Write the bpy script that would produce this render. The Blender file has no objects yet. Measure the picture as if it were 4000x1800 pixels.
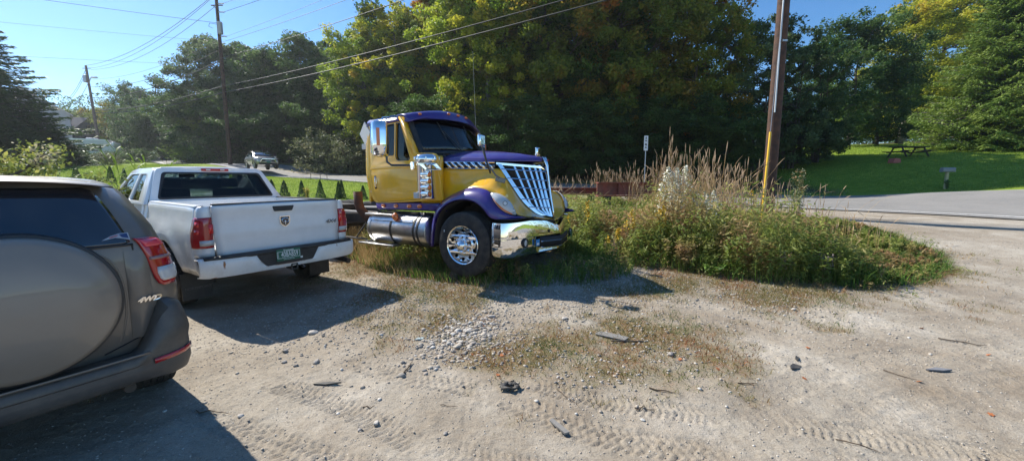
import bpy, bmesh, math, random
import numpy as np
from math import sin, cos, pi, radians, sqrt
from mathutils import Vector, Matrix, noise as mnoise
random.seed(7); RNG = np.random.default_rng(11)
scene = bpy.context.scene
COL = bpy.data.collections.new("place"); scene.collection.children.link(COL)

# ------------------------------------------------------------------ helpers
def tag(o, label=None, cat=None, group=None, kind=None):
    if label: o['label'] = label
    if cat: o['category'] = cat
    if group: o['group'] = group
    if kind: o['kind'] = kind
    return o
def empty(name, loc=(0,0,0), rz=0, label=None, cat=None, group=None, rot=None):
    o = bpy.data.objects.new(name, None); COL.objects.link(o)
    o.location = loc; o.rotation_euler = rot if rot else (0,0,rz)
    o.empty_display_size = .1
    return tag(o, label, cat, group)
def link(name, me, mat, parent=None):
    o = bpy.data.objects.new(name, me); COL.objects.link(o)
    if mat is not None:
        for m in (mat if isinstance(mat, (list, tuple)) else [mat]): me.materials.append(m)
    if parent is not None: o.parent = parent
    return o
def smooth_by_angle(me, ang=35):
    n = len(me.polygons)
    if n == 0: return
    me.polygons.foreach_set('use_smooth', [True]*n)
    bm = bmesh.new(); bm.from_mesh(me)
    a = radians(ang)
    for e in bm.edges:
        if len(e.link_faces) == 2:
            try: e.smooth = e.calc_face_angle() < a
            except Exception: pass
    bm.to_mesh(me); bm.free()
def np_mesh(name, V, F, mat, parent=None, smooth=False, mi=None):
    """V (n,3) array, F (m,k) int array of equal-sized faces"""
    me = bpy.data.meshes.new(name); V = np.asarray(V, np.float32); F = np.asarray(F, np.int32)
    k = F.shape[1]
    me.vertices.add(len(V)); me.vertices.foreach_set('co', V.ravel())
    me.loops.add(F.size); me.loops.foreach_set('vertex_index', F.ravel())
    me.polygons.add(len(F)); me.polygons.foreach_set('loop_start', np.arange(0, F.size, k, dtype=np.int32))
    me.polygons.foreach_set('use_smooth', np.full(len(F), smooth))
    if mi is not None: me.polygons.foreach_set('material_index', np.asarray(mi, np.int32))
    me.update(calc_edges=True)
    return link(name, me, mat, parent)
class MB:
    """collects shapes into one mesh"""
    def __init__(s): s.v = []; s.f = []; s.m = []
    def add(s, v, f, m=0):
        b = len(s.v); s.v += [tuple(p) for p in v]; s.f += [tuple(i+b for i in q) for q in f]; s.m += [m]*len(f); return s
    def box(s, c, d, m=0, M=None):
        x,y,z = c; a,b,e = d[0]/2, d[1]/2, d[2]/2
        v = [Vector((sx*a, sy*b, sz*e)) for sz in (-1,1) for sy in (-1,1) for sx in (-1,1)]
        if M is not None: v = [M @ p for p in v]
        v = [p + Vector(c) for p in v]
        return s.add(v, [(0,2,3,1),(4,5,7,6),(0,1,5,4),(2,6,7,3),(0,4,6,2),(1,3,7,5)], m)
    def hull8(s, v, m=0):
        return s.add(v, [(0,2,3,1),(4,5,7,6),(0,1,5,4),(2,6,7,3),(0,4,6,2),(1,3,7,5)], m)
    def tube(s, path, r, n=8, m=0, cap=True):
        P = [Vector(p) for p in path]; L = len(P)
        R = r if isinstance(r, (list, tuple)) else [r]*L
        t0 = (P[1]-P[0]).normalized(); up = Vector((0,0,1)) if abs(t0.z) < .9 else Vector((1,0,0))
        a = t0.cross(up).normalized(); v = []
        for i in range(L):
            t = (P[min(i+1,L-1)]-P[max(i-1,0)]).normalized()
            a = (a - t*a.dot(t)).normalized(); b = t.cross(a)
            for k in range(n):
                w = 2*pi*k/n; v.append(P[i] + (a*cos(w)+b*sin(w))*R[i])
        f = [(i*n+k, i*n+(k+1)%n, (i+1)*n+(k+1)%n, (i+1)*n+k) for i in range(L-1) for k in range(n)]
        if cap: f += [tuple(range(n-1,-1,-1)), tuple((L-1)*n+k for k in range(n))]
        return s.add(v, f, m)
    def lathe(s, prof, c=(0,0,0), axis='z', n=24, m=0, a0=0, a1=2*pi):
        """prof: (radius, height) list"""
        full = abs(a1-a0-2*pi) < 1e-6; k = n if full else n+1
        v = []
        for (r,h) in prof:
            for j in range(k):
                w = a0+(a1-a0)*j/n; p,q = r*cos(w), r*sin(w)
                v.append({'z':(p,q,h),'x':(h,p,q),'y':(q,h,p)}[axis])
        v = [(a+c[0],b+c[1],d+c[2]) for a,b,d in v]
        f = []
        for i in range(len(prof)-1):
            for j in range(n):
                j2 = (j+1)%k
                f.append((i*k+j, i*k+j2, (i+1)*k+j2, (i+1)*k+j))
        return s.add(v, f, m)
    def sphere(s, c, r, n=10, m=0, sc=(1,1,1)):
        prof = [(max(1e-4, sin(pi*i/n)), -cos(pi*i/n)) for i in range(n+1)]
        b = MB().lathe(prof, n=n*2)
        return s.add([(c[0]+p[0]*r*sc[0], c[1]+p[1]*r*sc[1], c[2]+p[2]*r*sc[2]) for p in b.v], b.f, m)
    def prism(s, poly, a, b, axis='x', m=0):
        """poly: list of 2D points in the other two axes; extruded from a to b"""
        def P(p,h): return {'x':(h,p[0],p[1]),'y':(p[0],h,p[1]),'z':(p[0],p[1],h)}[axis]
        n = len(poly); v = [P(p,a) for p in poly]+[P(p,b) for p in poly]
        return s.add(v, [tuple(range(n)), tuple(range(2*n-1,n-1,-1))]+[(i,(i+1)%n,n+(i+1)%n,n+i) for i in range(n)], m)
    def grid(s, rows, m=0, close=False, flip=False):
        R = len(rows); C = len(rows[0]); v = [p for r in rows for p in r]; f = []
        for i in range(R-1):
            for j in range(C if close else C-1):
                q = (i*C+j, i*C+(j+1)%C, (i+1)*C+(j+1)%C, (i+1)*C+j)
                f.append(q[::-1] if flip else q)
        return s.add(v, f, m)
    def xf(s, M):
        s.v = [tuple(M @ Vector(p)) for p in s.v]; return s
    def mirror(s):
        s.v = [(-x,y,z) for x,y,z in s.v]; s.f = [q[::-1] for q in s.f]; return s
    def build(s, name, mat, parent=None, smooth=35, bevel=0, bseg=2, subsurf=0, solid=0, soff=-1, fixn=True):
        me = bpy.data.meshes.new(name); me.from_pydata(s.v, [], s.f)
        if fixn or bevel:
            bm = bmesh.new(); bm.from_mesh(me)
            if fixn: bmesh.ops.recalc_face_normals(bm, faces=bm.faces)
            bm.to_mesh(me); bm.free()
        if isinstance(mat, (list, tuple)) and len(me.polygons) == len(s.m):
            me.polygons.foreach_set('material_index', s.m)
        if subsurf: me.polygons.foreach_set('use_smooth', [True]*len(me.polygons))
        elif smooth: smooth_by_angle(me, smooth)
        o = link(name, me, mat, parent)
        if solid:
            md = o.modifiers.new('solid','SOLIDIFY'); md.thickness = solid; md.offset = soff
        if bevel:
            md = o.modifiers.new('bevel','BEVEL'); md.width = bevel; md.segments = bseg; md.limit_method = 'ANGLE'; md.angle_limit = radians(32); md.harden_normals = False
            me.polygons.foreach_set('use_smooth', [True]*len(me.polygons))
            smooth_by_angle(me, 50)
        if subsurf:
            md = o.modifiers.new('sub','SUBSURF'); md.levels = subsurf; md.render_levels = subsurf
        return o
def rpoly(pts, r, n=4):
    """round the corners of a 2D polygon"""
    out = []; N = len(pts)
    R = r if isinstance(r, (list,tuple)) else [r]*N
    for i in range(N):
        p = Vector(pts[i]); a = Vector(pts[i-1])-p; b = Vector(pts[(i+1)%N])-p
        rr = min(R[i], a.length*.48, b.length*.48)
        if rr < 1e-4: out.append(tuple(p)); continue
        A = p+a.normalized()*rr; B = p+b.normalized()*rr
        for k in range(n+1):
            t = k/n; q = A*(1-t)**2 + p*2*t*(1-t) + B*t*t; out.append((q.x,q.y))
    return out
def plate(name, outer, holes, th, fn, mat, parent=None, bevel=0, smooth=30):
    """flat plate with holes; fn(u,v,w) -> 3D, w in +-th/2"""
    cu = bpy.data.curves.new(name,'CURVE'); cu.dimensions='2D'; cu.fill_mode='BOTH'; cu.extrude=max(th/2-bevel,1e-4)
    if bevel: cu.bevel_depth = bevel; cu.bevel_resolution = 1; cu.offset = -bevel
    for poly in [outer]+list(holes):
        sp = cu.splines.new('POLY'); sp.points.add(len(poly)-1)
        for p,q in zip(sp.points, poly): p.co = (q[0],q[1],0,1)
        sp.use_cyclic_u = True
    tmp = bpy.data.objects.new('t',cu); me = bpy.data.meshes.new_from_object(tmp)
    bpy.data.objects.remove(tmp); bpy.data.curves.remove(cu)
    me.materials.clear()
    for v in me.vertices: v.co = Vector(fn(*v.co))
    bm = bmesh.new(); bm.from_mesh(me); bmesh.ops.remove_doubles(bm, verts=bm.verts, dist=1e-5)
    bmesh.ops.recalc_face_normals(bm, faces=bm.faces); bm.to_mesh(me); bm.free()
    smooth_by_angle(me, smooth); me.name = name
    return link(name, me, mat, parent)
def text(name, s, size, fn, mat, parent=None, ext=.002, sx=1.0, shear=0, align='CENTER', off=0):
    cu = bpy.data.curves.new(name,'FONT'); cu.body = s; cu.size = size; cu.extrude = ext; cu.align_x = align; cu.align_y='CENTER'; cu.shear = shear; cu.offset = off
    tmp = bpy.data.objects.new('t',cu); me = bpy.data.meshes.new_from_object(tmp)
    bpy.data.objects.remove(tmp); bpy.data.curves.remove(cu); me.materials.clear(); me.name = name
    for v in me.vertices: v.co = Vector(fn(v.co.x*sx, v.co.y, v.co.z))
    return link(name, me, mat, parent)
def lerp(a,b,t): return a+(b-a)*t
def sstep(a,b,x): t = np.clip((x-a)/(b-a),0,1); return t*t*(3-2*t)
def catmull(P, n=8):
    P = [np.array(p,float) for p in P]; Q=[2*P[0]-P[1]]+P+[2*P[-1]-P[-2]]; out=[]
    for i in range(1,len(Q)-2):
        for k in range(n):
            t=k/n; out.append(.5*((2*Q[i])+(-Q[i-1]+Q[i+1])*t+(2*Q[i-1]-5*Q[i]+4*Q[i+1]-Q[i+2])*t*t+(-Q[i-1]+3*Q[i]-3*Q[i+1]+Q[i+2])*t**3))
    out.append(Q[-2]); return np.array(out)
def copy_tree(o, parent=None):
    c = o.copy(); COL.objects.link(c); c.parent = parent
    for ch in list(o.children): copy_tree(ch, c)
    return c

# ------------------------------------------------------------------ materials
def newmat(name):
    m = bpy.data.materials.new(name); m.use_nodes = True; m.node_tree.nodes.clear(); return m, m.node_tree
def N(t, typ, **kw):
    n = t.nodes.new(typ)
    for k,v in kw.items():
        if k in n.inputs: n.inputs[k].default_value = v
        else: setattr(n, k, v)
    return n
def principled(name, col, rough=.5, metal=0, coat=0, spec=.5, noise=None, bump=0, bscale=40, col2=None, dirt=None, trans=0, coatr=.03):
    """noise=(scale, low threshold, high threshold) mixes col -> col2; dirt=(colour, amount, scale)"""
    m,t = newmat(name); o = N(t,'ShaderNodeOutputMaterial'); p = N(t,'ShaderNodeBsdfPrincipled')
    t.links.new(p.outputs[0], o.inputs[0])
    p.inputs['Base Color'].default_value = (*col,1); p.inputs['Roughness'].default_value = rough
    p.inputs['Metallic'].default_value = metal; p.inputs['Coat Weight'].default_value = coat; p.inputs['Coat Roughness'].default_value = coatr
    p.inputs['Specular IOR Level'].default_value = spec
    tc = N(t,'ShaderNodeTexCoord'); last = None
    if noise:
        n = N(t,'ShaderNodeTexNoise', Scale=noise[0], Detail=6.0, Roughness=.6); t.links.new(tc.outputs['Object'], n.inputs['Vector'])
        r = N(t,'ShaderNodeMapRange'); r.inputs[1].default_value=noise[1]; r.inputs[2].default_value=noise[2]
        t.links.new(n.outputs[0], r.inputs[0])
        x = N(t,'ShaderNodeMix', data_type='RGBA'); x.inputs[6].default_value=(*col,1); x.inputs[7].default_value=(*(col2 or col),1)
        t.links.new(r.outputs[0], x.inputs[0]); t.links.new(x.outputs[2], p.inputs['Base Color']); last = x
    if dirt:
        n = N(t,'ShaderNodeTexNoise', Scale=dirt[2], Detail=8.0, Roughness=.7); t.links.new(tc.outputs['Object'], n.inputs['Vector'])
        r = N(t,'ShaderNodeMapRange'); r.inputs[1].default_value=.42; r.inputs[2].default_value=.75; r.inputs[4].default_value=dirt[1]
        t.links.new(n.outputs[0], r.inputs[0])
        x = N(t,'ShaderNodeMix', data_type='RGBA'); x.inputs[7].default_value=(*dirt[0],1)
        if last: t.links.new(last.outputs[2], x.inputs[6])
        else: x.inputs[6].default_value=(*col,1)
        t.links.new(r.outputs[0], x.inputs[0]); t.links.new(x.outputs[2], p.inputs['Base Color'])
        rr = N(t,'ShaderNodeMapRange'); rr.inputs[3].default_value=rough; rr.inputs[4].default_value=min(1,rough+.5*dirt[1])
        t.links.new(r.outputs[0], rr.inputs[0]); t.links.new(rr.outputs[0], p.inputs['Roughness'])
    if bump:
        n = N(t,'ShaderNodeTexNoise', Scale=bscale, Detail=5.0); t.links.new(tc.outputs['Object'], n.inputs['Vector'])
        b = N(t,'ShaderNodeBump', Strength=bump, Distance=.01); t.links.new(n.outputs[0], b.inputs['Height']); t.links.new(b.outputs[0], p.inputs['Normal'])
    if trans: p.inputs['Transmission Weight'].default_value = trans
    return m
def glassmat(name, tint=(.3,.35,.35), refl=.9, rough=.01, ior=1.5):
    m,t = newmat(name); o = N(t,'ShaderNodeOutputMaterial')
    tr = N(t,'ShaderNodeBsdfTransparent'); tr.inputs[0].default_value=(*tint,1)
    gl = N(t,'ShaderNodeBsdfGlossy', Roughness=rough); gl.inputs[0].default_value=(refl,refl,refl,1)
    fr = N(t,'ShaderNodeFresnel', IOR=ior); mx = N(t,'ShaderNodeMixShader')
    t.links.new(fr.outputs[0], mx.inputs[0]); t.links.new(tr.outputs[0], mx.inputs[1]); t.links.new(gl.outputs[0], mx.inputs[2]); t.links.new(mx.outputs[0], o.inputs[0])
    return m
def leafmat(name, cols, nscale=.35, trans=.35, rough=.55, nscale2=3.0, blotch=None):
    """cols: list of (pos, rgb) for per-leaf ramp; blotch: (rgb, scale, lo, hi) clusters of another colour"""
    m,t = newmat(name); o = N(t,'ShaderNodeOutputMaterial')
    at = N(t,'ShaderNodeAttribute', attribute_name='lv')
    tc = N(t,'ShaderNodeTexCoord'); oi = N(t,'ShaderNodeObjectInfo')
    ad = N(t,'ShaderNodeVectorMath', operation='ADD'); sc = N(t,'ShaderNodeVectorMath', operation='SCALE'); sc.inputs['Scale'].default_value = 40
    t.links.new(oi.outputs['Random'], sc.inputs[0]); t.links.new(tc.outputs['Object'], ad.inputs[0]); t.links.new(sc.outputs[0], ad.inputs[1])
    n = N(t,'ShaderNodeTexNoise', Scale=nscale, Detail=3.0); t.links.new(ad.outputs[0], n.inputs['Vector'])
    a = N(t,'ShaderNodeMath', operation='MULTIPLY_ADD'); a.inputs[1].default_value=.5; 
    b = N(t,'ShaderNodeMath', operation='MULTIPLY_ADD'); b.inputs[1].default_value=1.3; b.inputs[2].default_value=-.4
    t.links.new(n.outputs[0], b.inputs[0]); t.links.new(at.outputs['Fac'], a.inputs[0]); t.links.new(b.outputs[0], a.inputs[2])
    r = N(t,'ShaderNodeValToRGB'); t.links.new(a.outputs[0], r.inputs[0])
    el = r.color_ramp.elements
    while len(el) < len(cols): el.new(.5)
    for e,(p,c) in zip(el, cols): e.position=p; e.color=(*c,1)
    last = r.outputs[0]
    if blotch:
        n2 = N(t,'ShaderNodeTexNoise', Scale=blotch[1], Detail=2.0); t.links.new(ad.outputs[0], n2.inputs['Vector'])
        mr = N(t,'ShaderNodeMapRange'); mr.inputs[1].default_value=blotch[2]; mr.inputs[2].default_value=blotch[3]; t.links.new(n2.outputs[0], mr.inputs[0])
        x = N(t,'ShaderNodeMix', data_type='RGBA'); x.inputs[7].default_value=(*blotch[0],1)
        t.links.new(mr.outputs[0], x.inputs[0]); t.links.new(last, x.inputs[6]); last = x.outputs[2]
    d = N(t,'ShaderNodeBsdfPrincipled', Roughness=rough); d.inputs['Specular IOR Level'].default_value=.35
    tr = N(t,'ShaderNodeBsdfTranslucent'); mx = N(t,'ShaderNodeMixShader'); mx.inputs[0].default_value = trans
    t.links.new(last, d.inputs['Base Color']); t.links.new(last, tr.inputs[0])
    t.links.new(d.outputs[0], mx.inputs[1]); t.links.new(tr.outputs[0], mx.inputs[2]); t.links.new(mx.outputs[0], o.inputs[0])
    return m

# ------------------------------------------------------------------ camera, sky, sun
CAMH = 1.62; PITCH = radians(6.8)
cam = bpy.data.cameras.new('camera'); cam.sensor_width = 36; cam.lens = 13.5; cam.clip_start=.05; cam.clip_end = 2000
camo = bpy.data.objects.new('camera', cam); COL.objects.link(camo)
camo.location = (0,0,CAMH); camo.rotation_euler = (pi/2-PITCH,0,0); scene.camera = camo
SUN_EL = radians(43); SX,SY = .83,-.56; _n = sqrt(SX*SX+SY*SY); SX/=_n; SY/=_n
sdir = Vector((SX*cos(SUN_EL), SY*cos(SUN_EL), -sin(SUN_EL)))
sun = bpy.data.lights.new('sun','SUN'); sun.energy = 4.95; sun.angle = radians(.53); sun.color = (1,.95,.86)
suno = bpy.data.objects.new('sun', sun); COL.objects.link(suno); suno.rotation_euler = sdir.to_track_quat('-Z','Y').to_euler(); suno.location=(-20,15,40)
w = bpy.data.worlds.new('World'); scene.world = w; w.use_nodes = True; t = w.node_tree; t.nodes.clear()
sky = N(t,'ShaderNodeTexSky'); sky.sky_type='NISHITA'; sky.sun_disc=False; sky.sun_elevation=SUN_EL
sky.sun_rotation = math.atan2(-SX, -SY)   # azimuth of the sun, from +Y clockwise
sky.air_density = 1.0; sky.dust_density=.15; sky.ozone_density=3.0; sky.altitude=600
hsv=N(t,'ShaderNodeHueSaturation',Saturation=1.25)
bg = N(t,'ShaderNodeBackground', Strength=.112); wo = N(t,'ShaderNodeOutputWorld')
t.links.new(sky.outputs[0], hsv.inputs['Color']); t.links.new(hsv.outputs[0], bg.inputs[0]); t.links.new(bg.outputs[0], wo.inputs[0])
scene.view_settings.view_transform='Standard'; scene.view_settings.look='None'; scene.view_settings.gamma=1; scene.view_settings.exposure=0.72
scene.cycles.max_bounces=8; scene.cycles.transparent_max_bounces=12; scene.cycles.use_denoising=True
try: scene.cycles.denoiser='OPENIMAGEDENOISE'
except Exception: pass
scene.cycles.sample_clamp_indirect=8

# ------------------------------------------------------------------ lie of the land
CP = np.array([(0,0,0),(0,2,0),(-4,2,0),(4,2,0),(0,4,.03),(-3,5,-.04),(-5.5,7.5,-.02),(-3,3,0),(0,6.9,.2),(-3,8.6,.2),(3,7,.2),(2.9,6.3,.17),(6.9,6.1,.15),(8,4,.05),
 (9.5,10.9,.6),(12.2,9.1,.53),(11.5,13.9,.7),(13.9,10.4,.66),(18.1,22,1.03),(19.7,18,1.23),(21.3,15,1.4),(25,6,1.2),(22.4,20,1.32),(28,27.7,3.43),(24,24,2.2),(31,42,5.5),(50,42,6),(60,30,5.5),(38.8,30,4.3),
 (-10,19,1.0),(-7,17,.9),(-10,27,1.75),(-14,33,2.3),(-26,23,1.95),(-20,20,1.3),(-22.6,36,2.8),(-29.3,40,3.75),(-40,45,3.7),(-45,50,4.5),(-55,52,4.55),(-63,62,5.7),(-68,62,6.1),(-41,30,3.0),(-90,90,8),(-60,90,8),(-40,66,6),
 (2,22,1.35),(2,31,1.9),(8,33,2.3),(0,45,3.6),(20,36,3.2),(-17.8,39.7,2.75),(-12.9,34.5,2.35),(-21.2,33,2.39),(-10,42,3.0),(-18,12,.5),(-9,8,.1),(-40,10,1),(5,-10,-.2),(-20,-10,-.2),(20,-10,.3),(0,-60,-1),(-120,-40,-1),(120,-40,2),
 (-160,160,14),(0,140,13),(160,160,16),(-200,0,2),(200,0,9),(-250,-250,0),(250,-250,4),(0,300,20),(250,300,25),(-250,300,22)], float)
def _k(r): return np.where(r>0, r*r*np.log(np.maximum(r,1e-9)), 0)
_s = 50.
_P = CP[:,:2]/_s; _K = _k(np.linalg.norm(_P[:,None]-_P[None],axis=2))+np.eye(len(CP))*2e-5
_A = np.block([[_K, np.c_[np.ones(len(CP)),_P]],[np.c_[np.ones(len(CP)),_P].T, np.zeros((3,3))]])
_W = np.linalg.solve(_A, np.r_[CP[:,2],0,0,0])
def Hn(x, y):
    x = np.asarray(x,float)/_s; y = np.asarray(y,float)/_s; sh = x.shape; x=x.ravel(); y=y.ravel()
    out = _W[-3]+_W[-2]*x+_W[-1]*y
    for i in range(len(CP)):
        out = out + _W[i]*_k(np.hypot(x-_P[i,0], y-_P[i,1]))
    return out.reshape(sh)
def h(x,y): return float(Hn(np.array([x]),np.array([y]))[0])
# ------------------------------------------------------------------ ground
def vnoise(x, y, sc, seed=0):
    r = np.random.default_rng(seed).random((256,256)); x = x/sc; y = y/sc
    xi = np.floor(x).astype(int); yi = np.floor(y).astype(int); fx = x-xi; fy = y-yi
    fx = fx*fx*(3-2*fx); fy = fy*fy*(3-2*fy); g = lambda a,b: r[a%256, b%256]
    return (g(xi,yi)*(1-fx)+g(xi+1,yi)*fx)*(1-fy) + (g(xi,yi+1)*(1-fx)+g(xi+1,yi+1)*fx)*fy
def fbm(x, y, sc, oct=4, seed=0):
    o = 0; a = .5; tot = 0
    for i in range(oct): o = o+a*vnoise(x, y, sc/2**i, seed+i); tot += a; a *= .5
    return o/tot
def dpoly(x, y, pts):
    """signed distance to a closed polygon, negative inside"""
    P = np.array(pts,float); d = np.full(x.shape, 1e9); ins = np.zeros(x.shape,bool)
    for i in range(len(P)):
        a = P[i-1]; b = P[i]; e = b-a
        t = np.clip(((x-a[0])*e[0]+(y-a[1])*e[1])/(e@e),0,1)
        d = np.minimum(d, np.hypot(x-a[0]-t*e[0], y-a[1]-t*e[1]))
        c = ((a[1]>y)!=(b[1]>y)) & (x < (b[0]-a[0])*(y-a[1])/((b[1]-a[1])+1e-12)+a[0]); ins ^= c
    return np.where(ins,-d,d)
def dline(x, y, pts):
    """distance, arc length and signed lateral offset to an open polyline"""
    P = np.array(pts,float); D = np.full(x.shape,1e9); S = np.zeros(x.shape); T = np.zeros(x.shape); s0 = 0
    for i in range(len(P)-1):
        a=P[i]; e=P[i+1]-a; L=sqrt(e@e); t=np.clip(((x-a[0])*e[0]+(y-a[1])*e[1])/(L*L),0,1)
        d=np.hypot(x-a[0]-t*e[0], y-a[1]-t*e[1]); m=d<D
        D=np.where(m,d,D); S=np.where(m,s0+t*L,S); T=np.where(m,((x-a[0])*e[1]-(y-a[1])*e[0])/L,T); s0+=L
    return D,S,T
NEAR = catmull([(-90,104),(-73,80),(-60,62),(-41,46),(-21.2,33),(-10,27),(0,22.2),(7,18.2),(11.3,14.2),(13.9,10.4),(16.5,4),(19,-6),(22,-30)], 10)
_tg = np.gradient(NEAR, axis=0); _tg /= np.linalg.norm(_tg,axis=1)[:,None]; _nm = np.c_[-_tg[:,1],_tg[:,0]]
RW = 7.4 + 2.3*sstep(2,14,NEAR[:,0])
FAR = NEAR + _nm*RW[:,None]
ROADPOLY = [tuple(p) for p in NEAR]+[tuple(p) for p in FAR[::-1]]
# weed bed footprint and the lawns
WEEDS = [(1.0,7.6),(1.9,6.9),(2.9,6.35),(3.9,5.75),(5.2,5.55),(6.4,5.9),(7.4,6.5),(8.2,7.4),(8.7,8.6),(9.2,10.2),(8.6,12.2),(6.5,14.2),(2.5,15),(-.5,14.5),(-2.5,12),(-.6,9.6)]
LEFTLAWN = [(-.5,14.5),(-3,11.5),(-5,10.6),(-8,10),(-12,9.0),(-30,10),(-60,20),(-60,62),(-41,46),(-21.2,33),(-10,27),(0,22.2),(4,20),(2,16)]
RIGHTLAWN = [tuple(p) for p in FAR[62:122]]+[(60,-30),(90,20),(80,60),(30,58),(14,38),(9,30)]
def grassmask(x,y):
    e = (fbm(x,y,1.2,3,5)-.5)*1.2
    a = sstep(.35,-.35, dpoly(x,y,LEFTLAWN)+e*.8); b = sstep(.25,-.25, dpoly(x,y,RIGHTLAWN)+e*.4)
    return np.maximum(a,b)
def greenpatch(x,y):
    """thin ground cover growing through the gravel"""
    n = fbm(x,y,.9,4,31); m = fbm(x,y,.22,3,41)
    z = np.zeros(x.shape)
    for cx,cy,r,k in ((-.75,4.3,1.0,1.),(.3,3.6,.95,1.),(-.2,3.35,.6,.9),(1.5,3.75,1.1,.95),(4.2,5.3,1.0,.9),(2.9,4.6,.7,.6),(1.9,3.2,.6,.9),(-.5,5.2,1.3,.9),(-1.9,7.6,1.6,1.5),(-.9,6.4,1.0,1.3),(3.4,5.2,1.6,.95),(1.6,5.2,1.0,.7),(5.2,5.0,1.2,.6),(-1.7,5.6,.8,1.1),(2.4,5.7,.8,1.1),(-.3,3.2,.7,.6),(-3.1,3.1,.7,.5),(7.5,9.2,1.0,1.)):
        z = np.maximum(z, k*np.exp(-((x-cx)**2+(y-cy)**2)/(r*r)))
    w = np.exp(-np.maximum(dpoly(x,y,WEEDS),0)/.35)
    z = np.maximum(z,w*1.3)
    return np.clip((z*1.6+(n-.5)*1.8+(m-.5)*1.2-.62),0,1)
def stonemask(x,y):
    z = np.zeros(x.shape)
    for cx,cy,r,k in ((-.5,4.1,.55,1.),(-1.9,4.9,1.1,.8),(-.1,4.9,.8,.8),(.9,5.0,.9,.7),(-.2,3.7,.5,.9),(-1.3,6.2,1.2,.8),(1.6,5.9,1.2,.8),(.6,3.2,.5,.5),(3,5.3,1.2,.5),(1.3,3.9,.8,.35)):
        z = np.maximum(z, k*np.exp(-((x-cx)**2+(y-cy)**2)/(r*r)))
    return z
TRACKS = [[(-1.35,3.30),(-.9,3.05),(-.3,2.88),(.1,2.62),(.5,2.35),(1.1,2.15),(2.0,2.05)],
 [(-1.9,2.95),(-1.2,2.62),(-.6,2.25),(0,2.05),(.6,1.95)],
 [(-2.2,2.55),(-1.5,2.25),(-.9,2.02),(-.2,1.8)],
 [(.9,2.0),(1.4,2.35),(1.9,2.7),(2.7,3.1),(3.6,3.4),(5,3.7),(7,4.0)],
 [(1.2,1.9),(1.9,2.2),(2.6,2.55),(3.6,2.9),(5.0,3.2),(7.5,3.5)],
 [(.2,2.9),(.9,2.62),(1.7,2.45),(2.6,2.2),(3.4,2.0)],
 [(1.5,4.4),(2.5,4.15),(3.8,4.1),(5.5,4.5),(7.2,5.3),(9,7),(11,9.5)],
 [(2.6,4.9),(4.5,4.6),(6.2,4.8),(8,5.8),(10,8)]]
def micro(x,y):
    """height detail of the lot: lumps, ruts and tread prints"""
    lot = np.exp(-np.maximum(0,np.hypot(x,y)-9)/4)
    z = (fbm(x,y,1.6,3,71)-.5)*.05 + (fbm(x,y,.35,3,75)-.5)*.022 + (fbm(x,y,.07,2,79)-.5)*.008
    pr = np.clip(fbm(x,y,.045,2,91)-.60,0,1); z = z+pr*.03
    fade0 = sstep(.35,.6,fbm(x,y,.5,3,95)+.12)
    for i,tr in enumerate(TRACKS):
        d,s,t = dline(x,y,catmull(tr,5)); wd = .115 if i in (0,3) else .10
        m = sstep(wd+.015,wd-.015,np.abs(t))*(d<wd+.05)
        if i%2==0: ph = s/.062 + .9*np.abs(((t/.055)%2)-1)*.8
        else: ph = s/.05 + np.abs(t)*7.
        ridge = sstep(-.2,.45,np.sin(2*pi*ph))*(1-.8*np.exp(-((np.abs(t)-.035)/.006)**2))
        wk=.45 if i in (3,4,6,7) else 1.0
        z = z + wk*m*fade0*(-.010+ridge*.014) + wk*.6*fade0*.008*np.exp(-((np.abs(t)-wd-.025)/.02)**2)*(d<.3)
    return z*lot
def axis_lines(a,b,step,far0,far1,g=1.05,mx=16):
    c = list(np.arange(a,b,step)); s=step; x=c[-1]
    while x<far1: s=min(s*g,mx); x+=s; c.append(x)
    s=step; x=c[0]; L=[]
    while x>far0: s=min(s*g,mx); x-=s; L.append(x)
    return np.array(L[::-1]+c)
gx = axis_lines(-3.0,4.6,.0165,-380,380,1.028,14); gy = axis_lines(1.75,4.6,.0155,-240,420,1.024,14)
X,Y = np.meshgrid(gx,gy)
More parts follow.
